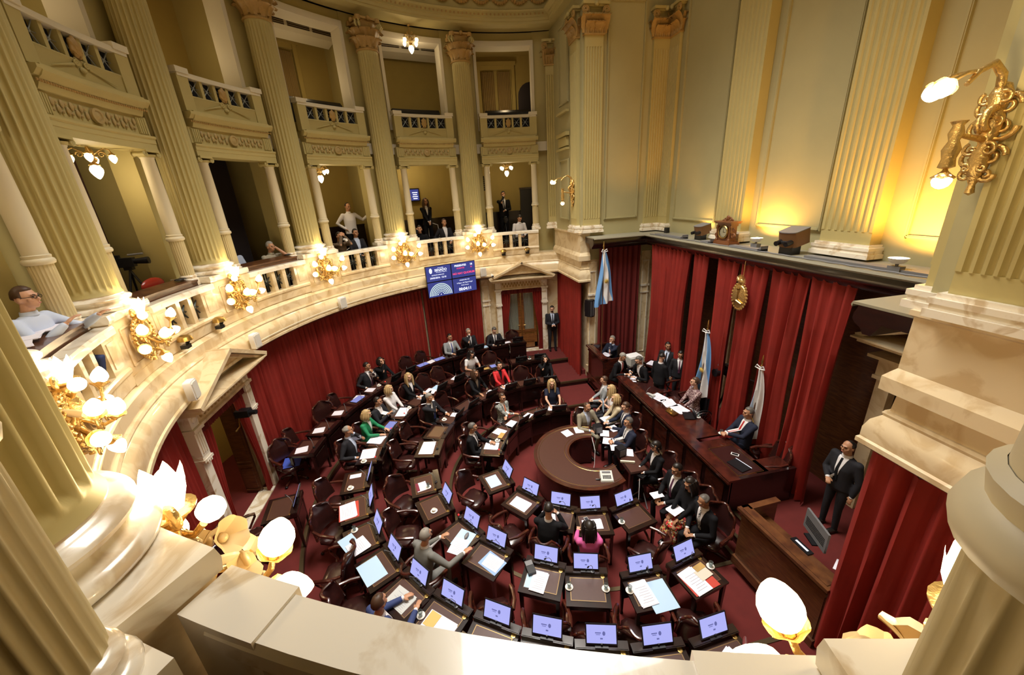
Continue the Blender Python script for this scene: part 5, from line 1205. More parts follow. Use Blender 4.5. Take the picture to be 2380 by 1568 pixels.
sheet(80.5, 6.32, .5+.475, 0, .0, .3, (.40, .36), mat('royal_blue_folder', (.05, .09, .45), .5), 'royal blue folder lying on an empty chair seat', nm='folder', cat='folder', lines=False)
def put(fn, row, a, r, du, dv, lab, grp, zz=.757):
    if a > 88: r += DR[row]
    q = math.radians(a); x, y = P(a, r); fn((x+math.cos(q)*du-math.sin(q)*dv, y+math.sin(q)*du+math.cos(q)*dv, TZ0[row-1]+zz), q+.3, lab, grp)
for row, a, r, du, dv, lab in ((2, 163.6, 3.27, -.26, .02, 'water glass on the left of the bare desk'), (2, 163.6, 3.27, .26, .02, 'water glass on the right of the bare desk'), (2, 178, 3.36, .27, -.02, 'water glass at the large pale blue sheet'), (2, 191.2, 3.38, -.27, .0, 'water glass left of the red folder'), (3, 137.6, 4.33, .27, .1, 'water glass beside the open magazine'),
    (3, 146.9, 4.31, .2, .12, 'water glass just above the marble rail, left'), (3, 183.3, 4.4, .26, .0, 'water glass at the dais end of the third row'), (1, 190.8, 1.98, .27, .04, 'water glass at the dais end of the inner row'), (2, 97.1, 3.22, -.12, -.04, 'water glass on the narrow leather desk'), (3, -5.2, 4.66, -.32, .0, 'small glass at the far end of the third row'), (3, 111.2, 4.42, .24, .1, 'water glass near the protruding blue folder')):
    put(gls, row, a, r, du, dv, lab, 'water glasses')
for row, a, r, du, dv, lab in ((3, 81.4, 4.48, -.24, .12, 'coffee cup left of the man with hand on chin'), (1, 70, 1.84, .27, -.02, 'coffee cup held by the man in black'), (2, 53.5, 3.3, -.15, .12, 'coffee cup near the man with blue tie'), (3, 91.9, 4.47, -.2, .1, 'white cup on tan leather desk, third row'), (2, 109.2, 3.2, -.1, .05, 'white cup on the narrow leather desk'), (4, 52.6, 5.95, .2, .05, 'coffee cup near the man in purple tie'), (3, 59.6, 4.49, .27, .0, 'coffee cup at the third row near clasped hands'), (3, 183.3, 4.4, .33, .14, 'coffee cup at the dais end of the third row')):
    put(cupp, row, a, r, du, dv, lab, 'coffee cups')
for row, a, r, du, lab in ((3, 81.4, 4.48, -.29, 'red lit microphone at the desk end by the man with hand on chin'), (3, 71, 4.48, .0, 'red lit microphone right of the woman in green'), (3, 62, 4.48, .0, 'red lit microphone near clasped hands'), (1, 70, 1.84, -.25, 'red lit microphone beside the man in black'), (2, 124.6, 3.16, .26, 'red lit microphone near the grey haired reader'), (4, 50, 5.95, .0, 'red lit microphone near the man in purple tie')):
    put(rmic, row, a, r, du, -.2, lab, 'red lit microphones', .81)
def small(name, lab, cat, loc, rz, parts, grp=None):
    t = thing(name, lab, cat, loc, rz, grp)
    for nm, mt, fn in parts:
        b = MB(); fn(b); b.build(nm, mt, t)
    return t
x, y = P(183.3, 4.4); small('pencil_case', 'dark red pencil case beside white sheets, third row dais end', 'pencil case', (x+.30-.02, y-.1, .33+.757), .9, [('pouch', mat('maroon_cloth', (.16, .03, .03), .7), lambda b: b.ell((0, 0, .03), (.13, .035, .03), 14, 8)), ('zip', GREY, lambda b: b.tube([(-.1, 0, .058), (.1, 0, .058)], .003, 5))])
x, y = P(152.4, 3.22); small('black_pouch', 'black pouch on the second row desk beside a white list', 'pouch', (x-.19, y+.10, .17+.757), .1, [('pouch', BLACK, lambda b: b.box((0, 0, .03), (.12, .22, .06))), ('flap', GREY, lambda b: b.box((0, .06, .062), (.11, .08, .004)))])
x, y = P(170, 1.93); small('smartphone', 'white edged smartphone on paper before the woman in pink', 'phone', (x-.11, y-.03, .762), .1, [('body', LGREY, lambda b: b.box((0, 0, .004), (.07, .14, .008))), ('screen', BLACK, lambda b: b.box((0, 0, .0085), (.06, .12, .001)))])
x, y = P(124.6, 3.16); small('spectacle_case', 'dark spectacle case on papers near the grey haired reader', 'case', (x+.02, y-.12, .17+.766), 1.0, [('shell', GREY, lambda b: b.ell((0, 0, .02), (.07, .03, .02), 12, 8)), ('hinge', BLACK, lambda b: b.box((0, .028, .02), (.06, .004, .006)))])
# ================================================================ CLERKS' HORSESHOE TABLE
def mk_table():
    t = thing('horseshoe_table', 'oval brown leather topped clerks table with open centre', 'table', (.20, -.15, 0), 0)
    def el(a, k, kb=None): q = math.radians(a); return (math.cos(q)*1.12*k, math.sin(q)*1.20*k)
    out = [(-.02+1.0*math.cos(math.radians(a))*1.12, 1.16*math.sin(math.radians(a))) for a in range(62, 301, 6)]
    inn = [(.18+.52*math.cos(math.radians(a)), .55*math.sin(math.radians(a))) for a in range(300, 61, -8)]
    poly = out+inn
    def slab(nm, m, z0, z1, k=1., w=None):
        b = MB(); n = len(out)
        o = [(-.02+(x+.02)*k, y*k) for x, y in out]; i = [(.18+(x-.18)/k, y/k) for x, y in inn][::-1]
        i = [i[int(j*(len(i)-1)/(n-1))] if False else (lambda f: (i[int(f)][0]*(1-f % 1)+i[min(int(f)+1, len(i)-1)][0]*(f % 1), i[int(f)][1]*(1-f % 1)+i[min(int(f)+1, len(i)-1)][1]*(f % 1)))(j*(len(i)-1)/(n-1)) for j in range(n)]
        for z in (z0, z1): b.v += [(x, y, z) for x, y in o]+[(x, y, z) for x, y in i]
        N = 2*n
        for j in range(n-1): b.f += [(N+j, N+j+1, N+n+j+1, N+n+j), (j, n+j, n+j+1, j+1), (j, j+1, N+j+1, N+j), (n+j, N+n+j, N+n+j+1, n+j+1)]
        b.f += [(0, N, N+n, n), (n-1, 2*n-1, N+2*n-1, N+n-1)]
        return b.build(nm, m, t, ang=30)
    slab('top', WOODR, .72, .78); slab('leather_inlay', LEATHB, .775, .783, .93); slab('body', WOODD, .04, .72, .95)
    b = MB(); b.tube([(-.02+(x+.02)*.90, y*.90, .784) for x, y in out], .005, 5); b.tube([(.18+(x-.18)/.84, y/.84, .784) for x, y in inn], .005, 5); b.build('gold_tooling', BRASS, t)
    b = MB(); b.box((.86, -.12, .75), (.42, 1.55, .05)); b.build('bridge_top', WOODD, t, smooth=False)
    b = MB(); b.box((.86, -.12, .776), (.36, 1.45, .004)); b.build('bridge_inlay', LEATHB, t, smooth=False)
    for sx in (-1, 1):
        for sy in (-1, 1): b = MB(); b.box((.86+sx*.17, -.12+sy*.7, .365), (.06, .06, .73)); b.build('leg', WOODD, t, smooth=False)
    return t
mk_table()
TB = .785
for x, y, rz, lab in ((.07, .67, .3, 'white sheet on the horseshoe table, left of the two'), (.38, .72, -.1, 'white sheet on the horseshoe table, nearer the man in beige'), (.92, .42, -.4, 'white sheet under the clerk hands'), (.86, .12, -.5, 'white sheet, second on the table bridge'), (1.02, .05, -.5, 'white sheet, third on the table bridge'),
                    (.93, -.15, -.3, 'white sheet next to the black box on the table bridge'), (1.12, -.40, -.4, 'white sheet at the near end of the table bridge'), (1.22, .55, .2, 'white sheet below the binder of the seated aides')):
    sheetw((x, y, TB), rz, (.21, .25), PAPER, lab, grp='papers on the clerks table', lines=False)
small('black_speaker_box', 'black box loudspeaker on the horseshoe table before the man in beige', 'loudspeaker', (.78, .52, TB), .1, [('cabinet', BLACK, lambda b: b.box((0, 0, .10), (.19, .16, .20))), ('grille', GREY, lambda b: b.box((0, -.082, .10), (.15, .004, .15)))], 'black boxes on the clerks table')
small('black_speaker_box', 'black box loudspeaker on the table bridge near the stenotype', 'loudspeaker', (.92, -.42, TB), .2, [('cabinet', BLACK, lambda b: b.box((0, 0, .10), (.20, .17, .20))), ('grille', GREY, lambda b: b.box((0, -.087, .10), (.15, .004, .15)))], 'black boxes on the clerks table')
small('desk_telephone', 'grey desk console with keys on the near end of the horseshoe table', 'telephone', (.33, -1.02, TB), -.25, [('console', LGREY, lambda b: b.add([(-.13, -.13, 0), (.13, -.13, 0), (.13, .13, 0), (-.13, .13, 0), (-.12, -.12, .03), (.12, -.12, .03), (.12, .12, .085), (-.12, .12, .085)], [(0, 3, 2, 1), (4, 5, 6, 7), (0, 1, 5, 4), (1, 2, 6, 5), (2, 3, 7, 6), (3, 0, 4, 7)])), ('keypad', BLACK, lambda b: [b.box((-.07+.028*i, -.07+.03*j, .045+.007*j), (.02, .02, .012)) for i in range(6) for j in range(3)]), ('display', GREY, lambda b: b.box((0, .075, .079), (.17, .05, .006)))])
b = MB(); b.tube([(.10, -1.02, TB+.01), (.16, -1.05, TB+.02), (.22, -1.03, TB+.01)], .014, 8); tag(b.build('black_handset', BLACK), 'black handheld unit left of the grey console', 'handset')
small('stenotype', 'black keyboard machine on a stand before the woman with black fringe', 'keyboard', (1.15, -1.02, .0), .5, [('keyboard', BLACK, lambda b: [b.box((0, 0, .70), (.30, .16, .04))]+[b.box((-.11+.028*i, -.04+.03*j, .725), (.02, .02, .012)) for i in range(9) for j in range(3)]), ('stand', GREY, lambda b: [b.tube([(0, 0, .68), (0, 0, .3)], .02, 8)]+[b.tube([(0, 0, .32), (.25*math.cos(k*2.1), .25*math.sin(k*2.1), 0.01)], .012, 6) for k in range(3)])])
b = MB(); b.tube([(.58, .38, .78), (.55, .1, .6), (.5, 0, .3), (.4, -.1, .02)], .006, 6); tag(b.build('white_cable', WHITEC), 'thin white cable hanging inside the horseshoe table', 'cable')
b = MB(); b.tube([(1.04, -1.06, .70), (.98, -1.18, .55), (.96, -1.22, .2), (.95, -1.25, .02)], .006, 6); tag(b.build('white_cable', WHITEC), 'white cable hanging from the stenotype keyboard', 'cable')
b = MB(); b.box((.95, -.70, TB+.02), (.04, .30, .04), rz=1.2); tag(b.build('wooden_ruler', CRM), 'pale wooden bar at the near end of the table bridge', 'ruler')
# ================================================================ DAIS DESK
def mk_dais():
    t = thing('presidents_dais_desk', 'long red mahogany presiding desk beside the velvet drapes', 'desk', (2.6, 0, 0), 0); X0 = -.52
    b = MB(); b.box((-.40, .08, .62), (.05, 4.5, 1.24)); b.box((.28, -2.14, .62), (1.36, .06, 1.24)); b.box((.20, 2.30, .62), (1.2, .06, 1.24)); b.build('front_panel', WOODD, t, smooth=False)
    b = MB()
    for i in range(7): b.box((-.43, -1.8+.62*i, .65), (.02, .50, .8))
    b.build('moulded_panels', WOODR, t, smooth=False)
    b = MB(); b.box((-.38, .08, 1.27), (.24, 4.6, .04)); b.box((-.48, .08, 1.235), (.06, 4.6, .04)); b.build('ledge_rail', WOODR, t, smooth=False)
    b = MB(); b.box((.08, .05, 1.17), (.72, 1.75, .04)); b.box((.08, -1.75+.2, 1.17), (.80, 1.2, .04)); b.box((.08, 1.72, 1.17), (.72, 1.1, .04)); b.box((.60, -1.93, 1.17), (.75, .40, .04)); b.build('work_top', WOODR, t, smooth=False)
    b = MB(); b.box((.12, -1.62, 1.192), (.52, .8, .004)); b.build('leather_inlay', LEATH, t, smooth=False); b = MB(); b.box((.12, 1.6, 1.192), (.5, .7, .004)); b.build('leather_inlay', LEATH, t, smooth=False)
    b = MB()
    for s in (-1, 1): b.box((.12+s*.27, -1.62, 1.195), (.008, .84, .004)); b.box((.12, -1.62+s*.42, 1.195), (.54, .008, .004))
    b.build('gold_tooling', BRASS, t, smooth=False)
    b = MB(); b.box((.05, .1, .30), (.9, 4.3, .02)); b.build('inner_shelf', WOODD, t, smooth=False)
    return t
mk_dais()
DZ = 1.20
for x, y, rz, lab in ((2.62, .95, .3, 'white papers, upper pile before the woman in the wheelchair'), (2.70, .62, -.1, 'white papers, middle pile before the woman in the wheelchair'), (2.78, .30, .2, 'white papers, lower pile before the woman in the wheelchair'), (2.42, 2.12, -.4, 'white papers between the two bent men at the far desk end')):
    sheetw((x, y, DZ), rz, (.30, .36), PAPER, lab, n=5, grp='papers on the presiding desk')
small('gold_bell', 'little golden bell and stand among papers on the presiding desk', 'bell', (2.50, .20, DZ), .3, [('tray', BRASS, lambda b: b.box((0, 0, .02), (.16, .26, .04))), ('bell', GOLD, lambda b: b.lathe([(.05, .04), (.045, .06), (.03, .10), (.0, .12)], 14, cap=False)), ('pen_holder', GOLD, lambda b: [b.tube([(.04*i, .08, .04), (.05*i, .1, .13)], .008, 6) for i in (-1, 0, 1)])])
small('desk_telephone', 'cream desk telephone at the far edge of the presiding desk papers', 'telephone', (2.42, 1.05, DZ), .5, [('base', LGREY, lambda b: b.box((0, 0, .03), (.17, .22, .06))), ('handset', GREY, lambda b: b.tube([(-.05, -.1, .07), (-.05, 0, .09), (-.05, .1, .07)], .018, 8))])
small('laptop', 'dark laptop on the presiding desk beside the wheelchair', 'laptop', (2.80, -.02, DZ), 1.2, [('base', BLACK, lambda b: b.box((0, 0, .01), (.30, .22, .02))), ('lid', BLACK, lambda b: b.box((0, -.13, .06), (.30, .02, .10)))])
small('smartphone', 'white smartphone on the near end of the presiding desk', 'phone', (2.82, -1.50, DZ), .7, [('body', WHITEC, lambda b: b.box((0, 0, .004), (.08, .14, .008))), ('screen', BLACK, lambda b: b.box((0, 0, .0085), (.06, .11, .001)))])
small('recessed_screen', 'switched off screen with bright edge in the near end of the presiding desk', 'screen', (2.66, -1.80, DZ), .2, [('screen', BLACK, lambda b: b.box((0, 0, .006), (.24, .34, .01))), ('bright_edge', SCRW, lambda b: b.box((.125, 0, .012), (.010, .34, .004)))])
for loc, lab in (((3.04, -.82, DZ), 'water glass before the seated man with red tie'), ((2.98, -.12, DZ), 'water glass beside the dark laptop'), ((2.62, 1.95, DZ), 'water glass by the bent man with spectacles')):
    gls(loc, 0, lab, 'water glasses')
for y in (.85, 1.15, .45):
    mic((2.38, y, 1.205+.0), -1.2, 'long gooseneck microphone on the presiding desk, ' + {.85: 'middle', 1.15: 'far', .45: 'near'}[y], 'desk microphones')
chr_((3.48, 1.35, .5), -pi/2, 'tall maroon leather chair between the woman and the standing man in black', 'dais chairs')
chr_((3.70, -1.08, .5), -pi/2, 'high backed chair of the seated man with red tie', 'dais chairs')
chr_((3.42, -1.72, .5), -pi/2-.3, 'empty wooden rimmed chair at the near end of the dais', 'dais chairs')
chr_((3.95, 2.55, .5), -pi/2-.3, 'dark chair against the drape at the far end of the dais', 'dais chairs')
def mk_clerk(loc, rz, lab, m, L=1.30):
    t = thing('clerk_podium', lab, 'desk', loc, rz, 'clerk podiums')
    b = MB(); b.box((-.30, 0, .55), (.05, L, 1.1)); b.box((0, L/2, .55), (.62, .05, 1.1)); b.box((0, -L/2, .55), (.62, .05, 1.1)); b.box((-.33, 0, .08), (.06, L+.06, .16)); b.box((-.33, 0, 1.0), (.04, L+.04, .05)); b.build('body', m, t, smooth=False)
    b = MB(); b.box((-.30, 0, 1.13), (.20, L+.10, .05)); b.box((-.06, 0, .86), (.44, L-.06, .04)); b.box((.0, L/2, 1.13), (.66, .10, .05)); b.box((-.30, 0, 1.16), (.10, L, .012)); b.build('top', m, t, smooth=False); return t
mk_clerk((2.30, 3.55, .40), 0, 'dark wooden clerk podium in front of the far recess', WOODR, 1.15)
mk_clerk((2.12, -3.60, .30), .05, 'honey brown clerk podium at the lower right with monitors', WOODM, 1.35)
sheetw((2.42, 3.72, 1.31), .4, (.22, .30), PAPER, 'white paper standing on the far clerk podium', n=3)
small('desktop_monitor', 'black desktop monitor on the far clerk podium', 'monitor', (2.75, 3.55, 1.28), .9, [('screen', BLACK, lambda b: b.box((0, 0, .22), (.42, .03, .30))), ('foot', BLACK, lambda b: [b.box((0, 0, .01), (.2, .14, .02)), b.box((0, .02, .06), (.04, .03, .12))])])
small('office_printer', 'cream office printer on the low table behind the far clerk', 'printer', (2.95, 2.95, .5), .15, [('table', WOODD, lambda b: b.box((0, 0, .38), (.6, .5, .76))), ('body', LGREY, lambda b: b.box((0, 0, .88), (.44, .36, .24))), ('lid', WHITEC, lambda b: b.box((0, .02, 1.01), (.42, .30, .03))), ('tray', GREY, lambda b: b.box((0, -.18, .80), (.30, .02, .04)))])
small('side_table', 'dark side table with white papers behind the bent man with spectacles', 'table', (3.55, 2.75, .5), .2, [('top', WOODD, lambda b: b.box((0, 0, .74), (.62, .5, .04))), ('body', WOODD, lambda b: b.box((0, 0, .36), (.54, .42, .72)))])
sheetw((3.50, 2.72, 1.262), .6, (.30, .34), PAPER, 'white papers on the dark side table behind the dais', n=4)
small('desktop_monitor', 'dark grey monitor seen from behind on the lower right podium', 'monitor', (2.52, -3.50, 1.18), -1.9, [('screen', GREY, lambda b: b.box((0, 0, .20), (.52, .03, .34))), ('slots', BLACK, lambda b: [b.box((0, -.018, .12+.03*i), (.44, .004, .010)) for i in range(5)]), ('foot', BLACK, lambda b: [b.box((0, .0, .01), (.22, .16, .02)), b.box((0, .02, .06), (.04, .03, .12))])])
sheetw((2.52, -4.02, 1.185), .5, (.22, .28), PAPER, 'white sheet on the lower right podium', n=2)
small('control_strip', 'narrow lit strip on the lower right podium', 'control panel', (2.26, -3.55, 1.18), 0, [('strip', BLACK, lambda b: b.box((0, 0, .01), (.10, .30, .02))), ('light', SCRW, lambda b: b.box((0.0, 0, .022), (.03, .20, .003)))])
for i, (x, y, rz, lab) in enumerate(((1.72, 2.30, -1.9, 'of the man in light grey suit'), (1.66, 1.74, -1.8, 'of the blonde aide with blue folder'), (1.62, 1.15, -1.7, 'of the aide in beige jacket'), (1.66, .70, -1.6, 'of the young aide in dark suit'), (1.42, -.02, -pi/2, 'of the clerk at the table bridge'), (1.60, -.92, -pi/2, 'of the woman with black fringe'), (1.62, -1.62, -1.4, 'of the note taking man'), (1.66, -2.05, -1.3, 'of the woman in floral skirt'), (1.64, -2.50, -1.2, 'of the man with striped tie'), (.72, 1.12, .4, 'of the man in beige suit'))):
    chr_((x, y, 0), rz, 'dark leather chair ' + lab, 'aides chairs')
small('ring_binder', 'white topped binder between aides and horseshoe table', 'binder', (1.30, 1.05, 0), .2, [('stand', WOODD, lambda b: b.box((0, 0, .33), (.34, .40, .66))), ('binder', BLACK, lambda b: b.box((0, 0, .68), (.34, .42, .04))), ('sheets', PAPER, lambda b: b.box((0, 0, .708), (.28, .36, .015)))])
# wheelchair ---------------------------------------------------
def mk_wheelchair():
    t = thing('wheelchair', 'wheelchair with large spoked wheels behind the presiding desk', 'wheelchair', (3.30, .48, .5), -pi/2)
    for s in (-1, 1):
        R = Matrix.Translation((s*.27, .06, .31)); b = MB(); b.tube([(0, .30*math.cos(a*pi/18), .30*math.sin(a*pi/18)) for a in range(37)], .014, 6, R); w = b.build('wheel', BLACK, t)
        b = MB(); b.tube([(s*.03, .26*math.cos(a*pi/18), .26*math.sin(a*pi/18)) for a in range(37)], .007, 6, R)
        for k in range(12): a = k*pi/6; b.tube([(0, 0, 0), (0, .29*math.cos(a), .29*math.sin(a))], .004, 4, R)
        b.build('spokes', CHROME, w)
        b = MB(); b.tube([(s*.24, .22, .9), (s*.24, .2, .45), (s*.24, -.25, .45), (s*.22, -.38, .1)], .013, 7); b.build('frame', BLACK, t)
        b = MB(); b.ell((s*.22, -.28, .06), (.02, .06, .06), 10, 8); b.build('front_castor', BLACK, t)
    b = MB(); b.box((0, -.03, .45), (.44, .44, .05)); b.build('seat', BLACK, t); b = MB(); b.box((0, .2, .68), (.44, .04, .40)); b.build('backrest', BLACK, t)
mk_wheelchair()
# ================================================================ GALLERY CONTENTS
def desk_ledge(a0, a1, r0, r1, z, lab):
    b = MB(); t = thing('gallery_writing_ledge', lab, 'desk', (*P((a0+a1)/2, r0), z-.3), 0, 'gallery writing ledges'); T = Matrix.Translation(-Vector(t.location))
    b.sweep(arc(r0, a0, a1, 8), [(0, z-.02), (r1-r0, z+.02), (r1-r0, z+.05), (0, z+.012)]); xf(b, T).build('top', WOODM, t, ang=30)
    b = MB(); b.sweep(arc(r0, a0, a1, 8), [(.02, z-.15), (.06, z-.15), (.06, z-.01), (.02, z-.02)]); xf(b, T).build('apron', WOODM, t, ang=30)
desk_ledge(59.5, 72.4, 6.82, 7.12, 5.17, 'brown writing ledge under the leaning old man')
desk_ledge(82.3, 95, 6.86, 7.16, 5.17, 'brown writing ledge below the television cameras')
desk_ledge(104.8, 117.6, 6.86, 7.24, 5.17, 'brown writing ledge covered with papers before the spectacled man')
for a, r, rz, lab in ((113.2, 7.06, .3, 'white paper on the gallery ledge nearest the marble rail'), (110.4, 7.1, .2, 'white paper in the middle of the gallery ledge'), (107.6, 7.05, .0, 'white paper under the hand of the spectacled man')):
    sheetw((*P(a, r), 5.225), math.radians(a)+rz, (.32, .24), PAPER, lab, n=4, grp='papers on the gallery ledge', lines=False)
for a, nm in ((60.2, 'right of the old man'), (84, 'right of the television cameras')):
    small('black_monitor_case', 'small black case on the writing ledge ' + nm, 'case', (*P(a, 7.0), 5.215), math.radians(a), [('case', BLACK, lambda b: b.ell((0, 0, .02), (.12, .07, .022), 14, 8)), ('clip', GREY, lambda b: b.box((0, -.07, .02), (.04, .01, .01)))])
def mk_bench(a0, a1, r, z1, lab):
    t = thing('gallery_bench', lab, 'bench', (*P((a0+a1)/2, r), 4.55), 0, 'dark gallery benches'); T = Matrix.Translation(-Vector(t.location))
    b = MB(); b.sweep(arc(r, a0, a1, 6), [(0, 4.56), (.06, 4.56), (.06, z1), (0, z1)]); xf(b, T).build('back_panel', WOODD, t, ang=30)
    b = MB(); b.sweep(arc(r-.02, a0, a1, 6), [(0, z1), (.10, z1), (.10, z1+.04), (0, z1+.04)]); xf(b, T).build('top_rail', WOODD, t, ang=30)
mk_bench(BAY[0]-8, BAY[0]+8.5, 8.9, 5.64, 'dark wooden partition behind the man with phone in the far box'); mk_bench(BAY[1]-9.5, BAY[1]+5, 8.75, 5.60, 'dark wooden partition behind the woman in black'); mk_bench(BAY[2]-9.5, BAY[2]+9.5, 8.6, 5.62, 'dark wooden partition behind the white shirted man')
b = MB(); b.sweep(arc(8.18, BAY[3]-5.6, BAY[3]+8.5, 6), [(0, 4.56), (.04, 4.56), (.04, 7.5), (0, 7.5)]); o = b.build('black_backdrop', DARKC); tag(o, 'black cloth backdrop behind the leaning old man', 'backdrop', 'dark backdrops')
b = MB(); b.sweep(arc(8.35, BAY[4]-8.0, BAY[4]+9, 6), [(0, 4.56), (.04, 4.56), (.04, 7.35), (0, 7.35)]); o = b.build('dark_backdrop', mat('dark_brown_velvet', (.05, .02, .015), .9)); tag(o, 'dark brown backdrop behind the television cameras', 'backdrop', 'dark backdrops')
small('wall_television', 'small lit television on the gallery back wall above the woman in black', 'television', (*P(19.3, 9.35), 6.48), math.radians(19.3), [('casing', BLACK, lambda b: b.box((0, 0, 0), (.40, .06, .46))), ('display', SCRB, lambda b: b.box((0, -.032, 0), (.33, .005, .38))), ('picture', SCRW, lambda b: [b.box((.02, -.036, .08-.07*i), (.2-.04*(i % 2), .003, .03)) for i in range(4)])])
def mk_tvcam(loc, rz, lab, s=1.):
    t = thing('television_camera', lab, 'camera', loc, rz, 'television cameras'); K = Matrix.Scale(s, 4)
    for k in range(3): a = k*2.09+.5; b = MB(); b.tube([(0, 0, 1.0), (.35*math.cos(a), .35*math.sin(a), 0)], [.022, .014], 6, K); b.build('tripod_leg', BLACK, t)
    b = MB(); b.box((0, .05, 1.16), (.14, .34, .18), K); b.box((0, .0, 1.04), (.12, .14, .06), K); b.box((0, .16, 1.28), (.08, .14, .06), K); b.build('body', BLACK, t, smooth=False)
    b = MB(); b.tube([(0, -.12, 1.17), (0, -.36, 1.17)], [.05, .07], 12, K); b.build('lens', BLACK, t); b = MB(); b.tube([(0, -.05, 1.30), (0, -.30, 1.31)], .018, 8, K); b.tube([(.05, .25, 1.0), (.08, .45, .9)], .010, 6, K); b.build('microphone', GREY, t)
mk_tvcam((*P(84.0, 7.75), 4.6), math.radians(84)+.3, 'large television camera in the left gallery box', .85)
mk_tvcam((*P(88.2, 7.9), 4.45), math.radians(88)-.2, 'second television camera, left one in the gallery box')
mk_tvcam((*P(-1.1, 7.95), 4.55), math.radians(-1), 'small tripod camera before the man with phone', .75)
x, y = P(81.3, 7.35); small('red_case', 'dark red rounded case on the writing ledge of the camera box', 'case', (x, y, 5.18), math.radians(80), [('shell', mat('glossy_red', (.25, .02, .01), .25), lambda b: b.ell((0, 0, .07), (.24, .12, .07), 18, 10)), ('band', BLACK, lambda b: b.box((0, 0, .07), (.49, .245, .012)))]) if False else None
small('red_chair_back', 'glossy dark red chair back beside the television cameras', 'chair', (*P(85.2, 7.35), 4.1), math.radians(85), [('back', mat('glossy_red', (.25, .02, .01), .25), lambda b: b.ell((0, 0, 1.10), (.26, .05, .12), 18, 10)), ('frame', BLACK, lambda b: [b.tube([(s*.18, 0, 1.05), (s*.18, 0, .0)], .012, 6) for s in (-1, 1)])])
def mk_ac(a, r, z, lab, w=1.9):
    t = thing('air_conditioner', lab, 'air conditioner', (*P(a, r), z), math.radians(a), 'air conditioners'); b = MB(); sec = [(0, 0), (-.34, .10), (-.40, .20), (-.40, .36), (0, .36)]
    b.prism(sec, -w/2, w/2, Matrix(((0, 0, 1, 0), (1, 0, 0, 0), (0, 1, 0, 0), (0, 0, 0, 1)))); b.build('housing', WHITE, t, smooth=False)
    for i in range(3): x = -w/3+w/3*i; b = MB(); [b.box((x, -.405, .30-.045*j), (w/3-.08, .012, .028)) for j in range(3)]; b.build('grille', VENT, t, smooth=False)
mk_ac(17.6, 8.9, 10.62, 'cream air conditioning unit behind the hanging chandelier'); mk_ac(39.8, 8.9, 10.62, 'cream air conditioning unit in the third upper box', 2.0)
def mk_win(a, w, lab, top=10.75):
    t = thing('curtained_window', lab, 'window', (*P(a, 9.40), 8.3), math.radians(a), 'curtained upper windows'); H = top-8.3
    b = MB()
    for s in (-1, 1): b.box((s*(w/2+.06), -.03, H/2), (.12, .10, H))
    b.box((0, -.04, H), (w+.34, .14, .12)); b.box((0, -.02, H-.12), (w, .06, .12)); b.build('surround', ROOMY, t, smooth=False)
    for s in (-1, 1): b = MB(); b.grid(lambda u, v, s=s: (s*w/4-w*.20+w*.40*u, -.03+.02*math.sin(u*44), .05+(H-.30)*v), 44, 3, thick=(0, -.008, 0)); b.build('drape', mat('ochre_curtain', (.30, .20, .07), .9), t)
mk_win(-2.2, 1.15, 'window with two ochre curtains in the far upper box'); mk_win(41.8, .9, 'dark ochre curtained window in the third upper box')
def f_arch(b):
    pts = [(-.42, 0), (.42, 0), (.42, 1.25)]+[(.42*math.cos(i*pi/10), 1.25+.42*math.sin(i*pi/10)) for i in range(1, 10)]+[(-.42, 1.25)]; b.prism(pts, 0, .10, Matrix.Rotation(pi/2, 4, 'X'))
small('dark_arched_screen', 'black arched screen standing in the far upper box', 'screen', (*P(-9.4, 8.7), 8.3), math.radians(-9), [('panel', DARKC, f_arch), ('foot', BLACK, lambda b: b.box((0, -.05, .03), (.9, .3, .06)))])
small('black_cabinet', 'black cabinet standing at the right of the far gallery box', 'cabinet', (*P(-7.6, 8.6), 4.55), math.radians(-8), [('body', BLACK, lambda b: b.box((0, 0, .95), (.5, .4, 1.9))), ('cornice', WOODD, lambda b: b.box((0, 0, 1.93), (.56, .46, .06)))])
for a, lab in ((12.8, 'hanging dark line array in the far gallery box'),):
    small('line_array', 'slim hanging black line loudspeaker in the far gallery box', 'loudspeaker', (*P(4.6, 7.75), 6.5), math.radians(4), [('body', BLACK, lambda b: [b.box((0, -.04*math.sin(i*.6), .07*i), (.12, .10, .06)) for i in range(7)]), ('cable', BLACK, lambda b: b.tube([(0, 0, .45), (0, 0, 1.1)], .006, 5))])
for k in range(9):      # dark cushions showing over the upper rails
    if k in (0, 1, 2):
        b = MB(); b.sweep(arc(7.78, BAY[k]-6.6, BAY[k]+4.5, 6), [(0, 8.3), (.4, 8.3), (.4, 8.95), (.1, 9.0), (0, 8.92)]); tag(b.build('dark_bench_back', BLACK), 'black bench back showing over the upper rail, ' + ['far end box', 'second box', 'third box'][k], 'bench', 'upper gallery benches')
def mk_cafe(loc, rz, lab):
    t = thing('white_frame_chair', lab, 'chair', loc, rz, 'chairs in the gallery'); b = MB()
    b.tube([(-.2, .2, 0), (-.2, .2, .5), (-.18, .24, .85), (0, .25, .92), (.18, .24, .85), (.2, .2, .5), (.2, .2, 0)], .012, 6); b.build('back_frame', WHITEC, t); b = MB(); b.box((0, 0, .45), (.42, .42, .04)); b.build('seat', BLACK, t)
    for s in (-1, 1): b = MB(); b.tube([(s*.19, -.18, .45), (s*.19, -.2, 0)], .011, 6); b.build('leg', WHITEC, t)
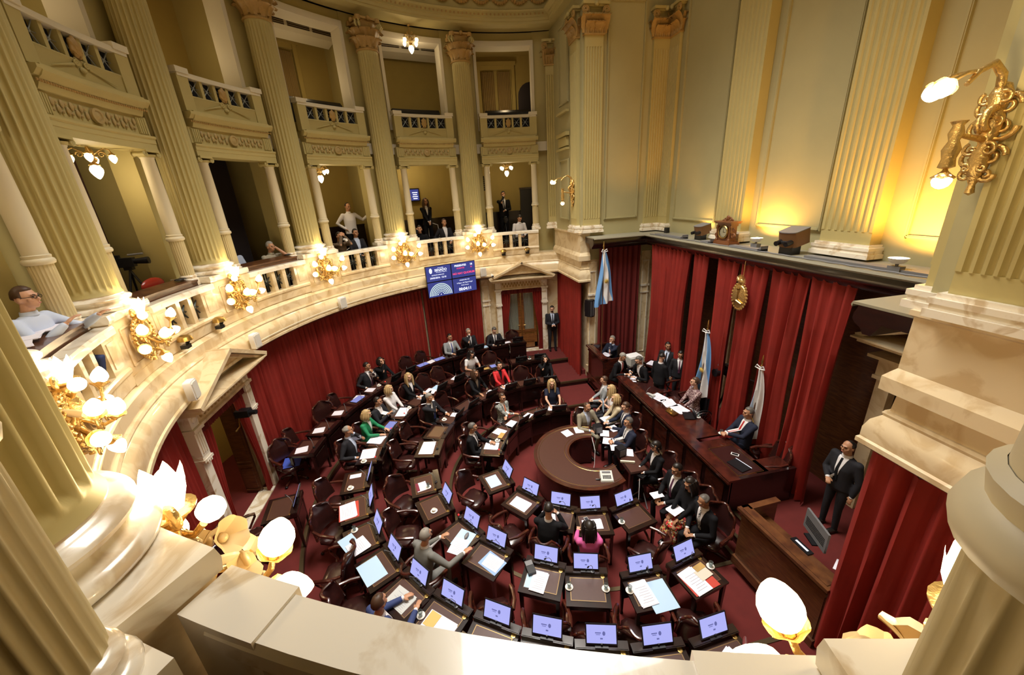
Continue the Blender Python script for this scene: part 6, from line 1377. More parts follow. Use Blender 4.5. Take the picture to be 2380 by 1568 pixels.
for a, r, z, lab in ((16.5, 7.75, 4.1, 'white framed chair of the man in dark suit and white shirt'), (17.5, 8.2, 4.55, 'white framed chair before the standing woman in black'), (-4.3, 7.6, 4.1, 'white framed chair of the man in white shirt'), (40.2, 7.75, 4.1, 'dark framed chair of the young man by the photographer'), (45.5, 7.6, 4.1, 'dark framed chair of the photographer'), (66.5, 7.9, 4.1, 'white framed chair of the man in blue shirt'), (62.0, 7.5, 4.1, 'white framed chair of the leaning old man'), (105, 7.7, 4.1, 'white framed chair of the man with spectacles')):
    mk_cafe((*P(a, r), z), math.radians(a), lab)
mk_tvcam((4.05, .25, .5), -pi/2, 'black television camera in the gap between the velvet drapes', 1.35)
t = thing('door_camera', 'black camera on a bracket in the open side doorway', 'camera', (*P(84.6, 6.72), 2.55), math.radians(84)); b = MB(); b.box((0, -.05, 0), (.16, .26, .14)); b.tube([(0, -.15, 0), (0, -.30, 0)], .05, 10); b.build('body', BLACK, t, smooth=False); b = MB(); b.tube([(0, .05, -.05), (.0, .1, -.3), (-.15, .1, -.32)], .014, 6); b.build('bracket', BRASS, t)
# ================================================================ PEOPLE
TS = bpy.data.scenes.new('tmp_scene')
def melt(mb, voxel, it=4, fac=.5):
    me = bpy.data.meshes.new('m'); me.from_pydata(mb.v, [], mb.f); me.update()
    o = bpy.data.objects.new('m', me); TS.collection.objects.link(o)
    md = o.modifiers.new('r', 'REMESH'); md.mode = 'VOXEL'; md.voxel_size = voxel; md.use_smooth_shade = True
    if it: s = o.modifiers.new('s', 'SMOOTH'); s.iterations = it; s.factor = fac
    vl = TS.view_layers[0]; vl.update(); out = bpy.data.meshes.new_from_object(o.evaluated_get(vl.depsgraph))
    bpy.data.objects.remove(o); bpy.data.meshes.remove(me); return out
def addmesh(name, me, m, parent):
    me.name = name; me.materials.clear(); me.materials.append(m); me.shade_smooth()
    o = bpy.data.objects.new(name, me); COL.objects.link(o); o.parent = parent; return o
def limb(b, pts, rs, n=10):
    b.tube(pts, rs, n)
    for p, r in ((pts[0], rs[0]), (pts[-1], rs[-1])): b.ell(tuple(p), r*.99, n, 6)
def loft(b, rings, n=18):
    vs = []; fs = []
    for c, rx, ry in rings:
        for i in range(n): a = 2*pi*i/n; vs.append((c[0]+rx*math.cos(a), c[1]+ry*math.sin(a), c[2]))
    for j in range(len(rings)-1):
        for i in range(n): k = (i+1) % n; fs.append((j*n+i, j*n+k, (j+1)*n+k, (j+1)*n+i))
    fs.append(tuple(range(n))[::-1]); fs.append(tuple(range((len(rings)-1)*n, len(rings)*n))); b.add(vs, fs)
def ik(S, H, l1, l2, pole):
    S, H = Vector(S), Vector(H); d = H-S; L = d.length
    if L > (l1+l2)*.995: H = S+d*((l1+l2)*.995/L); d = H-S; L = d.length
    x = (l1*l1-l2*l2+L*L)/(2*L); h = math.sqrt(max(1e-6, l1*l1-x*x)); u = d/L; p = Vector(pole); p = (p-u*p.dot(u)).normalized(); return S+u*x+p*h, H
SK = {'fair': mat('fair_skin', (.58, .33, .22), .5), 'tan': mat('tan_skin', (.45, .23, .13), .5), 'olive': mat('olive_skin', (.36, .18, .10), .5)}
HC = {'black': mat('black_hair', (.012, .008, .006), .45), 'brown': mat('brown_hair', (.06, .028, .014), .5), 'grey': mat('grey_hair', (.26, .24, .21), .6), 'blonde': mat('blonde_hair', (.46, .32, .15), .5), 'salt': mat('dark_grey_hair', (.10, .09, .08), .55)}
CL = {'black': mat('black_suit_cloth', (.005, .005, .007), .85, spec=.25), 'navy': mat('navy_suit_cloth', (.012, .016, .036), .8, spec=.3), 'char': mat('charcoal_suit_cloth', (.016, .016, .021), .8, spec=.3), 'grey': mat('grey_suit_cloth', (.17, .17, .16), .85), 'lgrey': mat('light_grey_suit_cloth', (.26, .28, .30), .85), 'beige': mat('beige_suit_cloth', (.24, .21, .15), .85),
      'white': mat('white_shirt_cloth', (.74, .72, .74), .8), 'red': mat('scarlet_jacket_cloth', (.55, .015, .02), .7), 'green': mat('emerald_blouse_cloth', (.01, .22, .09), .7), 'pink': mat('pink_top_cloth', (.60, .10, .32), .75), 'khaki': mat('khaki_shirt_cloth', (.34, .30, .22), .85), 'lblue': mat('pale_blue_shirt_cloth', (.52, .60, .78), .8), 'cream': mat('cream_jacket_cloth', (.50, .42, .28), .85), 'blue': mat('blue_suit_cloth', (.03, .05, .16), .8), 'brown': mat('brown_shirt_cloth', (.12, .08, .05), .85)}
def pattern(name, cs, scale):
    m = bpy.data.materials.new(name); m.use_nodes = True; nt = m.node_tree; b = nt.nodes['Principled BSDF']; tc = nt.nodes.new('ShaderNodeTexCoord'); v = nt.nodes.new('ShaderNodeTexVoronoi'); v.inputs['Scale'].default_value = scale
    nt.links.new(tc.outputs['Object'], v.inputs['Vector']); r = nt.nodes.new('ShaderNodeValToRGB'); r.color_ramp.interpolation = 'CONSTANT'; e = r.color_ramp.elements
    while len(e) < len(cs): e.new(.5)
    for i, c in enumerate(cs): e[i].position = i/len(cs); e[i].color = (*c, 1)
    nt.links.new(v.outputs['Color'], r.inputs[0]); nt.links.new(r.outputs[0], b.inputs['Base Color']); b.inputs['Roughness'].default_value = .8; return m
CL['floral'] = pattern('floral_skirt_cloth', [(.03, .01, .01), (.5, .02, .02), (.45, .30, .10), (.12, .01, .01), (.5, .4, .3)], 42)
CL['blouse'] = pattern('mauve_floral_cloth', [(.22, .14, .15), (.10, .04, .05), (.45, .34, .33), (.16, .08, .09)], 55)
CL['plaid'] = pattern('grey_check_cloth', [(.22, .24, .22), (.12, .13, .12), (.36, .36, .33), (.20, .22, .22)], 30)
TIE = {'red': mat('red_tie', (.42, .02, .02), .5), 'blue': mat('blue_tie', (.03, .05, .22), .5), 'black': CL['black'], 'purple': mat('dark_purple_tie', (.08, .02, .05), .5), 'stripe': pattern('striped_tie', [(.05, .05, .06), (.6, .6, .58)], 60), 'orange': mat('orange_scarf', (.6, .14, .02), .7)}
EYE = mat('dark_eye', (.01, .008, .008), .3); LIP = mat('lip', (.42, .12, .10), .5); SHOE = mat('black_shoe', (.012, .01, .01), .3)
def person(label, loc, rz, top='black', shirt='white', tie=None, hair='black', style='short', skin='fair', stand=False, lean=0., L='desk', R='desk', yaw=0., nod=0., bottom=None, glasses=False, woman=False, vox=.010, V=True, hold=None, side=0., group=None, scale=1., beard=False, chin_down=0.):
    """seated or standing figure whose front is -Y; L is the hand on +X, R the one on -X"""
    t = thing('person', label, 'person', loc, rz, group); t.scale = (scale,)*3
    K = .46 if stand else 0.            # hip height offset
    hz = .55+K*.83 if stand else .55; sz = 1.045+.40 if stand else 1.045; cz = sz+.235
    w = .92 if woman else 1.08
    sy = .05-lean; hip = Vector((0, .07, hz)); sh = Vector((side, sy, sz)); neck = Vector((side, sy-.005-lean*.1, sz+.07)); hc = Vector((side*1.3, sy-.045-lean*.25, cz-abs(lean)*.12))
    presets = {'desk': (.14, -.37, .81), 'clasp': (.025, -.34, .83), 'lap': (.09, -.28, .66), 'arm': (.27, -.16, .74), 'down': (.24, .02, .86), 'chin': (.02, hc.y-.10, cz-.10), 'cheek': (.07, hc.y-.07, cz-.03), 'mouth': (.01, hc.y-.125, cz-.07), 'front': (.03, -.20, 1.12), 'hip': (.19, .02, 1.03), 'tablet': (.10, -.30, 1.02), 'write': (.05, -.36, .80), 'hang': (.25, -.02, .60), 'eye': (.05, hc.y-.16, cz)}
    arms = []
    for s, h in ((1, L), (-1, R)):
        S = Vector((side+s*.175*w, sy+.005, sz-.01)); H = Vector((s*presets[h][0], presets[h][1], presets[h][2])) if isinstance(h, str) else Vector(h)
        pole = (s*.7, .25, -1.) if h not in ('hip',) else (s*1, .5, -.2)
        if h in ('chin', 'cheek', 'mouth', 'eye'): pole = (s*.5, -.6, -1)
        E_, H = ik(S, H, .285*w, .26*w, pole); arms.append((s, S, E_, H, h))
    HM = Matrix.Translation(hc) @ Matrix.Rotation(yaw, 4, 'Z') @ Matrix.Rotation(nod, 4, 'X')
    b = MB()
    b.ell((0, .012, .018), (.074, .092, .098), 20, 14, HM); b.ell((0, -.022, -.045), (.056, .066, .066), 16, 10, HM); b.ell((0, -.05, -.085), (.028, .03, .022), 10, 8, HM)
    b.tube([(0, -.083, .015), (0, -.104, -.018), (0, -.098, -.028)], [.009, .014, .010], 8, HM); b.ell((0, -.083, -.055), (.024, .014, .014), 10, 6, HM); b.tube([(-.045, -.078, .034), (0, -.090, .030), (.045, -.078, .034)], .010, 6, HM)
    for s in (-1, 1): b.ell((s*.077, .012, -.01), (.012, .02, .032), 8, 6, HM); b.ell((s*.045, -.055, -.02), (.022, .025, .022), 8, 6, HM)
    limb(b, [HM @ Vector((0, .02, -.06)), neck, sh+Vector((0, .01, -.02))], [.050*w, .052*w, .065])
    b.ell(tuple((hip+sh)/2), (.10, .07, .26), 12, 8)
    for s, S, E_, H, h in arms:
        limb(b, [sh, S, E_], [.05, .045, .036]); limb(b, [E_, E_.lerp(H, .4), H], [.036*w, .036*w, .024*w])
        d = (H-E_).normalized(); up_ = Vector((0, 0, 1)) if abs(d.z) < .8 else Vector((0, -1, 0)); sd = d.cross(up_).normalized()*(-s); nn = sd.cross(d).normalized()
        if nn.z > 0 and h not in ('chin', 'cheek', 'mouth'): nn = -nn
        Pm = H+d*.045; M = Matrix((sd, d, nn)).transposed().to_4x4(); M.translation = Pm; b.ell((0, 0, 0), (.037*w, .048*w, .016), 12, 8, M)
        cl = 1.3 if h in ('clasp', 'chin', 'mouth', 'front', 'tablet', 'hip', 'eye') else .55
        for i, (fx, fl) in enumerate(((-.027, .066), (-.009, .076), (.009, .072), (.027, .058))):
            p0 = Vector((fx, .035, 0)); p1 = p0+Vector((fx*.1, fl*.45*math.cos(cl*.3), fl*.45*math.sin(cl*.3))); p2 = p1+Vector((0, fl*.35*math.cos(cl*.9), fl*.35*math.sin(cl*.9))); p3 = p2+Vector((0, fl*.25*math.cos(cl*1.5), fl*.25*math.sin(cl*1.5)))
            b.tube([M @ p for p in (p0, p1, p2, p3)], [.0095, .009, .0085, .0075], 7); b.ell(tuple(M @ p3), .0075, 6, 4)
        q = [M @ Vector(p) for p in ((-.030, -.025, .0), (-.052, .005, .012), (-.056, .030, .022))]; b.tube(q, [.013, .011, .009], 7); b.ell(tuple(q[-1]), .009, 6, 4)
    legs = []
    for s in (-1, 1):
        if stand: kn, an = Vector((s*.10, .03, hz*.53)), Vector((s*.11, .05, .08))
        else: kn, an = Vector((s*(.13 if not woman else .085), -.36, .50)), Vector((s*(.12 if not woman else .08), -.34+.10*(s > 0), .09))
        legs.append((s, hip+Vector((s*.09, -.02, -.02)), kn, an))
        if woman and bottom in ('floral', 'skirt'): limb(b, [kn, kn.lerp(an, .4), an], [.05, .052, .032]); b.ell((an.x, an.y-.06, .045), (.035, .09, .03), 10, 6)
    body = addmesh('body', melt(b, vox, 2, .4), SK[skin], t)
    b = MB()
    for s in (-1, 1): b.ell((s*.029, -.078, .010), (.012, .010, .007), 10, 6, HM)
    b.build('eyes', EYE, body); b = MB(); b.ell((0, -.0955, -.056), (.021, .006, .005), 10, 6, HM); b.build('lips', LIP, body)
    b = MB(); [b.tube([(s*.013, -.093, .030), (s*.03, -.091, .036), (s*.047, -.078, .030)], [.004, .005, .003], 5, HM) for s in (-1, 1)]; b.build('eyebrows', HC[hair], body)
    # clothes
    b = MB(); fat = 1.0 if woman else 1.12
    loft(b, [(hip+Vector((0, -.01, -.06)), .175*fat, .13), (hip+Vector((0, -.01, .03)), .172*fat, .135), (hip.lerp(sh, .35)+Vector((0, -.012, 0)), .150*fat*w, .118*fat), (hip.lerp(sh, .68)+Vector((0, -.01, 0)), .176*w, .125*fat), (hip.lerp(sh, .9), .185*w, .11), (sh+Vector((0, 0, .02)), .15*w, .085), (sh+Vector((0, -.005, .055)), .075, .062)])
    slv = 1. if top not in ('khaki',) and not (woman and top in ('sleeveless',)) else .5
    for s, S, E_, H, h in arms:
        b.ell(tuple(S), (.068*w, .068, .066), 12, 8); wr = E_.lerp(H, .93)
        bare = (top in ('khaki', 'wblouse', 'dark_dress'))
        if bare: limb(b, [S, S.lerp(E_, .55)], [.062*w, .055*w])
        else: limb(b, [S, S.lerp(E_, .5), E_, E_.lerp(H, .5), wr], [.062*w, .056*w, .050*w, .045*w, .037*w])
    tm = CL.get(top) or {'wblouse': CL['white'], 'dark_dress': CL['navy']}[top]
    jk = melt(b, .016, 5); jo = addmesh('jacket' if V and not woman else 'blouse' if woman else 'jacket', jk, tm, t)
    if not V and not woman: jo.name = 'shirt'
    bvh = BVHTree.FromPolygons([v.co for v in jk.vertices], [tuple(p.vertices) for p in jk.polygons])
    def patch(nm, m, wf, z0, z1, off, par, nu=6, nv=14):
        def f(u, v):
            z = z1+(z0-z1)*v; x = side*(1 if z > sz-.3 else .6)+(u-.5)*2*wf(v); h = bvh.ray_cast(Vector((x, -1.2, z)), Vector((0, 1, 0)))[0]
            if h is None: h = Vector((x, sy-.06, z))
            return (x, h.y-off, z)
        b = MB(); b.grid(f, nu, nv, thick=(0, .012, 0)); return b.build(nm, m, par, ang=70)
    b = MB(); M = Matrix.Translation(neck+Vector((0, -.004, .0))); b.lathe([(.062*w, -.03), (.068*w, -.02), (.060*w, .022), (.055*w, .02), (.055*w, -.03)], 18, M, cap=False)
    cm = CL.get(shirt, CL['white']) if V else tm
    if not (woman and not V): b.build('collar', cm, t)
    if V:
        sp = patch('shirt', cm, (lambda v: .062*(1-v)+.012) if not woman else (lambda v: .05*(1-v)+.006), sz-.36 if not woman else sz-.22, sz+.045, .007, t)
        if tie: patch('tie', TIE[tie], lambda v: .016 if v < .08 else .014+.016*v, sz-.38, sz+.03, .014, t, 3, 14)
    for s, S, E_, H, h in arms:
        if top in ('khaki', 'wblouse', 'dark_dress', 'green', 'pink'): continue
        if V or top == 'white': b = MB(); limb(b, [E_.lerp(H, .90), E_.lerp(H, .985)], [.031*w, .030*w]); b.build('cuff', cm if V else tm, t)
    b = MB(); bm = CL.get(bottom) if bottom in CL else (tm if V and top not in ('red', 'lgrey') else CL['char'])
    if top in ('white', 'khaki', 'lblue', 'brown', 'green', 'wblouse', 'pink', 'blouse', 'dark_dress') and bottom is None: bm = CL['char']
    if woman and bottom in ('floral', 'skirt'):
        loft(b, [(hip+Vector((0, -.0, .06)), .16, .12), (hip+Vector((0, -.02, -.05)), .19, .15), (hip+Vector((0, -.10, -.10)), .19, .2), ]); b.ell((0, -.15, hz-.05), (.18, .30, .085), 16, 10); b.ell((0, -.34, .40), (.17, .09, .17), 14, 10); b.ell((0, -.38, .26), (.19, .11, .17), 14, 10)
        addmesh('skirt', melt(b, .016, 4), CL['floral'] if bottom == 'floral' else tm, t)
    else:
        b.ell(tuple(hip+Vector((0, 0, -.03))), (.165, .13, .11), 14, 10)
        for s, h0, kn, an in legs: limb(b, [h0, h0.lerp(kn, .5), kn, kn.lerp(an, .5), an+Vector((0, 0, .0))], [.088, .076, .060, .054, .046])
        addmesh('trousers', melt(b, .016, 4), bm, t)
    for s, h0, kn, an in legs:
        b = MB(); b.ell((an.x, an.y-.055, .045), (.045, .13, .045), 12, 8); b.box((an.x, an.y-.05, .012), (.075, .22, .024)); b.build('shoe', SHOE, t)
    # hair
    hm = HC[hair]; b = MB(); rn = random.Random(hash(label) % 999 if False else len(label)); ph = rn.random()*6
    def hf(d):
        x, y, z = d; k = 1+.025*math.sin(11*math.atan2(y, x)+ph)*math.sin(6*z+ph)
        face = y < -.30 and z < (.52 if style != 'bald' else 1.1); low = z < -.30 if style in ('short', 'bald') else z < -.55
        if style == 'bald' and z > .45: return .86
        if face or (abs(x) > .8 and z < -.1 and style in ('short', 'bald')): return .80
        if low: return .84
        return k
    b.ell((0, .016, .022), (.084, .102, .110), 28, 18, HM, fn=hf)
    if style in ('long', 'bob', 'curly'):
        Ld = {'long': .27, 'bob': .13, 'curly': .20}[style]
        for s in (-1, 1):
            for q in range(3):
                y0 = .055-.05*q; b.tube([(s*.062, y0, .07), (s*.084, y0-.004, .0), (s*(.090+.012*(style == 'curly')), y0, -Ld*.5), (s*.082, y0+.008-.02*q, -Ld)], [.026, .032, .034, .014], 8, HM)
        for q in range(4): b.tube([(-.05+.033*q, .085, .05), (-.052+.035*q, .105, -.03), (-.054+.036*q, .10, -Ld*.6), (-.05+.033*q, .085, -Ld*1.05)], [.030, .034, .034, .016], 8, HM)
    if style == 'bun': b.ell((0, .125, .0), (.04, .04, .04), 12, 8, HM)
    if style == 'fringe':
        b.ell((0, -.062, .065), (.068, .035, .028), 14, 8, HM)
        for s in (-1, 1): b.tube([(s*.07, -.02, .05), (s*.082, -.01, -.03), (s*.078, 0, -.10)], [.022, .026, .018], 8, HM)
        b.ell((0, .07, -.05), (.075, .05, .06), 12, 8, HM)
    b.build('hair', hm, t, ang=80)
    if beard: b = MB(); b.ell((0, -.045, -.075), (.047, .05, .038), 14, 8, HM); b.tube([(-.03, -.092, -.045), (0, -.105, -.040), (.03, -.092, -.045)], .007, 6, HM); b.build('beard', hm, t)
    if glasses:
        b = MB()
        for s in (-1, 1): b.tube([(s*.030+.021*math.cos(a*pi/6), -.098, .010+.016*math.sin(a*pi/6)) for a in range(13)], .0025, 5, HM); b.tube([(s*.051, -.096, .013), (s*.076, -.02, .012), (s*.078, .02, .0)], .0025, 5, HM)
        b.tube([(-.010, -.100, .012), (.010, -.100, .012)], .0025, 5, HM); b.build('spectacles', BLACK, t)
    if tie == 'orange' : pass
    return t, arms
def senator(row, a, r, label, rz=0., ch=True, **k):
    z = TZ0[row-1]; p = P(a, r)
    if ch: chair(a+(0 if 'chofs' not in k else k.pop('chofs')), r+.02, z, 'leather swivel armchair occupied by ' + ' '.join(label.split(',')[0].split()[:10]), rz)
    return person(label, (p[0], p[1], z), math.radians(a)+rz, group=None, **k)
G1 = dict
senator(4, 22.6, 6.32, 'person in light grey suit and blue tie, back row', top='lgrey', tie='blue', hair='black', skin='tan', L='desk', R='desk', yaw=.1)
senator(4, 15.8, 6.42, 'person with grey hair in dark suit holding the chin, back row', top='char', shirt='white', tie='black', hair='grey', L='lap', R='chin', yaw=.2, glasses=True)
senator(4, 7.9, 6.22, 'person in dark suit looking down behind a black monitor, back row', top='char', tie='black', hair='salt', nod=.5, lean=.10, L='desk', R='desk')
senator(4, 50.3, 6.45, 'person in dark suit and purple tie with raised elbow, outer row', top='char', tie='purple', hair='black', skin='tan', L='front', R='arm', yaw=.5, side=.03)
senator(4, 46.0, 6.38, 'person in black holding a hand to the mouth, outer row', woman=True, top='black', V=False, hair='black', style='bob', R='mouth', L='desk')
senator(3, 47.8, 5.02, 'person with long blonde hair in black jacket reading papers', woman=True, top='black', shirt='white', hair='blonde', style='long', L='desk', R='desk', yaw=-.3)
senator(3, 56.3, 5.02, 'person with blonde bob in white blouse', woman=True, top='white', V=False, hair='blonde', style='bob', L='lap', R='lap', yaw=.5, side=-.03)
senator(3, 64.0, 4.98, 'person in dark suit with hands clasped before the face', top='char', shirt='white', hair='black', style='short', skin='tan', L=(.03, -.30, .93), R=(-.02, -.30, .92), yaw=.3, lean=.06)
senator(3, 71.2, 4.92, 'person in emerald green blouse looking down', woman=True, top='green', V=True, hair='blonde', style='bob', L='desk', R='desk', nod=.2, yaw=.35, lean=.05)
senator(3, 78.9, 5.0, 'person in navy suit and pale shirt with a hand on the chin', top='char', shirt='lblue', hair='grey', style='bald', skin='tan', L='chin', R='arm', yaw=.55)
senator(2, 54.4, 3.88, 'person with grey hair and blue tie, hand over the mouth', top='char', tie='blue', hair='grey', skin='tan', R='mouth', L='desk', nod=.25)
senator(3, 22.0, 5.02, 'person with long dark hair and white blouse looking down', woman=True, top='wblouse', V=False, hair='black', style='long', nod=.5, lean=.12, L='desk', R='desk')
senator(2, 16.2, 3.82, 'person in scarlet jacket with dark hair tied back', woman=True, top='red', shirt='black', hair='black', style='bun', L='desk', R='desk', yaw=.25)
senator(2, 28.8, 3.82, 'person in black with necklace and dark curly hair', woman=True, top='black', shirt='brown', hair='brown', style='curly', skin='tan', L='arm', R='desk', yaw=.3)
senator(1, 32.5, 2.36, 'person in grey check jacket with orange scarf, arms folded', woman=True, top='plaid', shirt='white', tie='orange', hair='brown', style='short', skin='tan', L=(-.12, -.24, .86), R=(.12, -.26, .84), glasses=True)
senator(1, 69.5, 2.34, 'person in black suit and dark tie resting a hand on the list', top='black', tie='black', hair='salt', skin='tan', L='desk', R='lap', yaw=.3, lean=.02, glasses=True)
senator(2, -5.9, 3.74, 'person in black with dark hair, hand at the face, far end of second row', woman=True, top='black', V=False, hair='black', style='curly', R='mouth', L='desk', nod=.2)
senator(1, -4.8, 2.40, 'person with long blonde hair in dark sleeveless dress', woman=True, top='dark_dress', V=False, hair='blonde', style='long', L='desk', R='desk', nod=.1)
senator(2, 124.9, 4.02, 'person with grey hair in grey suit leaning over papers, seen from above', rz=.10, top='grey', shirt='white', hair='grey', skin='tan', R=(-.46, -.46, .90), L=(.06, -.44, .92), lean=.12, glasses=True, vox=.007, yaw=.15)
senator(1, 150.0, 2.42, 'person in black suit seen from behind holding a grey tablet', top='black', hair='black', L='tablet', R='tablet', nod=.3, lean=.08)
senator(1, 165.6, 2.62, 'person with long dark hair in pink top seen from behind', woman=True, top='pink', V=False, hair='black', style='long', L='desk', R='desk')
senator(3, 131.4, 4.96, 'person in blue suit at the lower edge, mostly hidden by the marble rail', top='blue', hair='brown', skin='tan', L='desk', R='desk', yaw=.2)
x, y = P(150, 2.10); small('grey_tablet', 'grey tablet held up by the man in black suit', 'tablet', (x, y, .98), math.radians(150), [('body', GREY, lambda b: b.box((0, 0, .08), (.26, .012, .19))), ('screen', BLACK, lambda b: b.box((0, .008, .08), (.23, .002, .16)))])
W_ = -pi/2
person('person in beige suit seated at the far end of the horseshoe table', (.66, .98, 0), .25, top='beige', shirt='lblue', hair='brown', style='bald', skin='tan', L='desk', R='desk', nod=.3, lean=.05, beard=True)
person('person in light grey suit, last in the row of aides', (1.64, 2.14, 0), W_-.3, top='lgrey', shirt='white', hair='brown', L='lap', R='lap', yaw=-.2)
person('person with blonde hair and white top hugging a pale blue folder', (1.60, 1.60, 0), W_-.25, woman=True, top='wblouse', V=False, hair='blonde', style='long', glasses=True, L=(.05, -.2, .88), R='lap', bottom='char')
person('person with light brown hair in beige jacket, aides row', (1.50, 1.10, 0), W_-.2, woman=True, top='cream', shirt='brown', hair='blonde', style='bob', L='lap', R='lap')
person('young person in dark suit between beige jacket and table bridge', (1.55, .66, 0), W_-.1, top='navy', shirt='white', tie='black', hair='brown', L='desk', R='desk', nod=.2)
person('person in dark suit with hands clasped at the table bridge', (1.30, .02, 0), W_, top='navy', shirt='white', tie='stripe', hair='salt', skin='tan', L='clasp', R='clasp')
person('person in black with dark fringe typing on the stenotype', (1.42, -.95, 0), W_, woman=True, top='black', shirt='white', hair='black', style='fringe', L=(.10, -.28, .76), R=(-.08, -.28, .76), nod=.3, side=.0)
person('person in black suit and dark red tie writing notes on the knee', (1.42, -1.68, 0), W_+.15, top='black', shirt='white', tie='purple', hair='black', skin='olive', L='lap', R='lap', nod=.2)
person('person in red floral skirt with notebook on the knees', (1.42, -2.08, 0), W_+.2, woman=True, top='black', V=False, bottom='floral', hair='black', style='long', skin='olive', L='lap', R='lap', nod=.3)
person('person in black suit and striped tie looking down, nearest of the aides', (1.50, -2.48, 0), W_+.1, top='black', shirt='white', tie='stripe', hair='salt', style='bald', skin='olive', L='lap', R='lap', nod=.5, lean=.08)
sheetw((1.10, -1.62, .70), W_, (.16, .22), PAPER, 'white note sheet on the knee of the man with dark red tie', nm='note_sheet', n=2); sheetw((1.20, -2.06, .72), W_+.3, (.20, .26), PAPER, 'white notebook on the floral skirt', nm='notebook', n=3)
x = 1.37; small('blue_folder', 'pale blue folder hugged by the blonde aide', 'folder', (1.36, 1.52, .74), W_-.25, [('cover', BLUEF, lambda b: b.box((0, 0, .12), (.22, .012, .30))), ('edge', PAPER, lambda b: b.box((0, .008, .12), (.20, .006, .28)))])
person('person in dark suit and red tie with hand on chin at the far podium', (2.62, 3.78, .5), W_+.5, top='navy', shirt='lblue', tie='red', hair='grey', L='chin', R='desk')
person('person with grey hair and red tie bending over the far desk end', (2.24, 2.62, .5), .55, top='black', tie='red', hair='grey', skin='tan', L='desk', R='desk', lean=.16, nod=.5)
person('person with spectacles in black suit bending over papers at the far desk end', (2.86, 2.12, .5), W_+.1, top='black', shirt='white', hair='salt', beard=True, glasses=True, L='desk', R='desk', lean=.18, nod=.4)
person('person standing with back turned in black suit behind the dais', (2.98, 1.50, .5), pi/2+.2, stand=True, top='black', hair='black', style='bald', L='down', R='front', V=True, nod=.3, scale=.93)
person('person in black suit and pale shirt standing by the drape behind the dais', (3.52, 2.12, .5), -.9, stand=True, top='char', shirt='lblue', tie='black', hair='black', skin='olive', L='down', R='down', yaw=.6, scale=.93)
person('person with dark red tie half hidden by the drape behind the dais', (3.66, 1.72, .5), -.6, stand=True, top='char', shirt='white', tie='purple', hair='black', skin='tan', L='down', R='down', nod=.3, scale=.86)
person('person in mauve floral blouse seated in the wheelchair', (3.24, .48, .5), W_-.1, woman=True, top='blouse', V=False, hair='brown', style='bun', L='lap', R='lap', yaw=-.3, bottom='white')
person('person in navy suit and red tie leaning back with hands joined on the dais', (3.36, -1.02, .5), W_-.1, top='navy', shirt='white', tie='red', hair='salt', beard=False, skin='tan', L='clasp', R='clasp', lean=-.05, yaw=-.1)
person('person in dark suit standing before the dark doorway at the right', (3.60, -2.86, .5), W_, stand=True, top='char', shirt='white', tie='black', hair='black', style='bald', skin='tan', L='down', R='front')
person('person at the lower right podium, arm showing beside the red hanging', (2.98, -3.98, .5), W_+.3, top='char', shirt='lblue', hair='salt', L=(.22, -.46, .86), R='desk')
person('person standing guard in black suit and dark tie with clasped hands beside the far door', (1.46, 6.50, .5), -.10, stand=True, top='char', shirt='lblue', tie='black', hair='black', beard=True, L='front', R='front', yaw=-.2, nod=.1)
x, y = P(92.3, 7.55); person('person with dark hair standing in the open side doorway', (x, y, .5), math.radians(92)-.5, stand=True, woman=True, top='char', shirt='white', hair='brown', style='bob', skin='tan', L='down', R='front', yaw=.3)
def gal(a, r, z, label, rz=0., **k): x, y = P(a, r); return person(label, (x, y, z), math.radians(a)+rz, **k)
gal(107.5, 7.14, 4.30, 'person with spectacles and pale shirt reaching for papers at the left edge', rz=-.25, top='lblue', V=False, hair='brown', glasses=True, L=(.30, -.40, .97), R=(-.1, -.35, .98), bottom='blue', vox=.008, lean=.05)
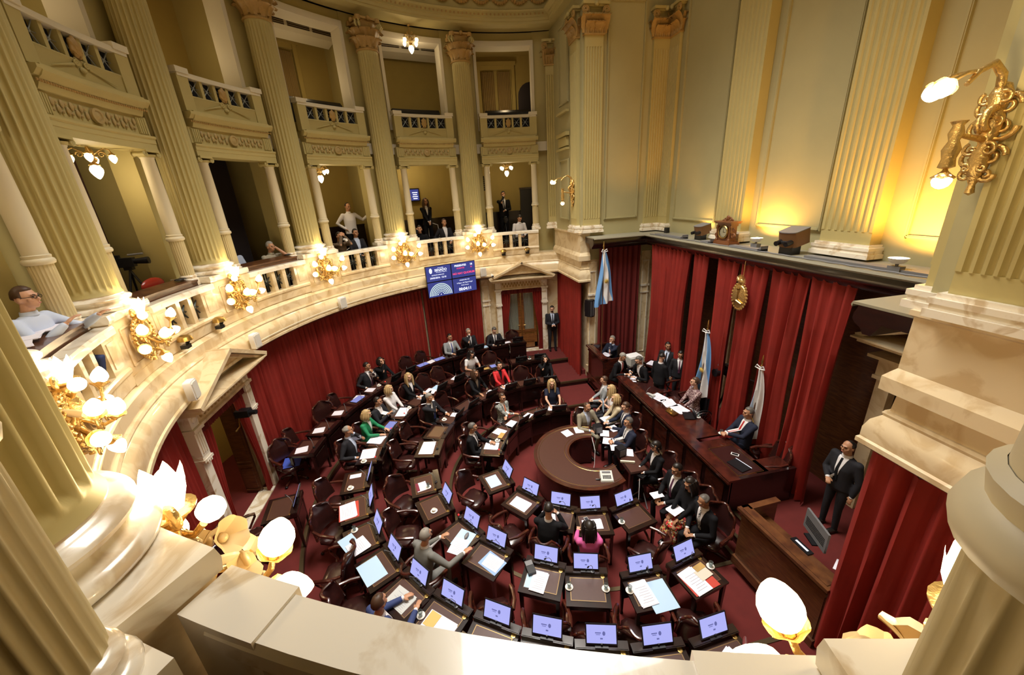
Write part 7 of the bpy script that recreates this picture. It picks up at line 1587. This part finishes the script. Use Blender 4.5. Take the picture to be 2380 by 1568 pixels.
gal(65.8, 7.9, 4.22, 'person in pale blue shirt seated beside the leaning old man', rz=-.3, top='lblue', V=False, hair='black', style='bald', skin='tan', L='lap', R='lap', yaw=-.4)
gal(61.9, 7.32, 4.18, 'old person in khaki shirt leaning on the ledge, hand on the cheek', top='khaki', V=False, hair='grey', skin='tan', L='cheek', R='desk', lean=.06, nod=.1)
gal(38.6, 8.05, 4.55, 'person in white shirt standing with one arm stretched to the column', stand=True, top='white', V=False, hair='black', style='bald', skin='tan', L=(.62, -.10, 1.42), R='hip', nod=.3, bottom='black')
gal(45.0, 7.45, 4.18, 'person crouching with a camera raised to the eye', top='brown', V=False, hair='black', skin='tan', L='eye', R='eye', lean=.08, nod=.1)
gal(40.3, 7.48, 4.20, 'young person in dark jacket and light blue shirt beside the photographer', rz=-.1, top='char', shirt='lblue', hair='black', skin='tan', L='lap', R='lap', yaw=.15)
gal(19.0, 8.3, 4.55, 'person in black suit with long dark hair standing, hands joined', stand=True, woman=True, top='black', shirt='white', hair='brown', style='long', skin='tan', L=(.02, -.20, .98), R=(-.02, -.2, .96))
gal(24.0, 7.35, 4.12, 'person in dark shirt bending forward beside the man with crossed legs', rz=-.4, top='black', V=False, hair='black', skin='tan', L='lap', R='cheek', lean=.1)
gal(16.8, 7.42, 4.24, 'person in dark suit and open white shirt seated in the second far box', top='char', shirt='white', hair='brown', skin='tan', L='lap', R='arm', yaw=.1)
gal(-1.4, 8.45, 4.62, 'person in black suit and tie standing with phone, hand at the mouth', stand=True, top='black', shirt='white', tie='black', hair='black', skin='olive', R='mouth', L='front', nod=.1)
gal(-4.2, 7.50, 4.20, 'person in white shirt seated, bending head down in the far box', rz=.3, top='white', V=False, hair='black', skin='tan', L='lap', R='lap', nod=.7, lean=.1)
x, y = P(44.9, 7.22); small('photo_camera', 'black photo camera with white lens held by the crouching photographer', 'camera', (x, y, 5.33), math.radians(45), [('body', BLACK, lambda b: b.box((0, 0, .04), (.14, .07, .09))), ('lens', WHITEC, lambda b: b.tube([(0, -.03, .03), (0, -.16, .02)], [.034, .04], 12))])
bpy.data.scenes.remove(TS)
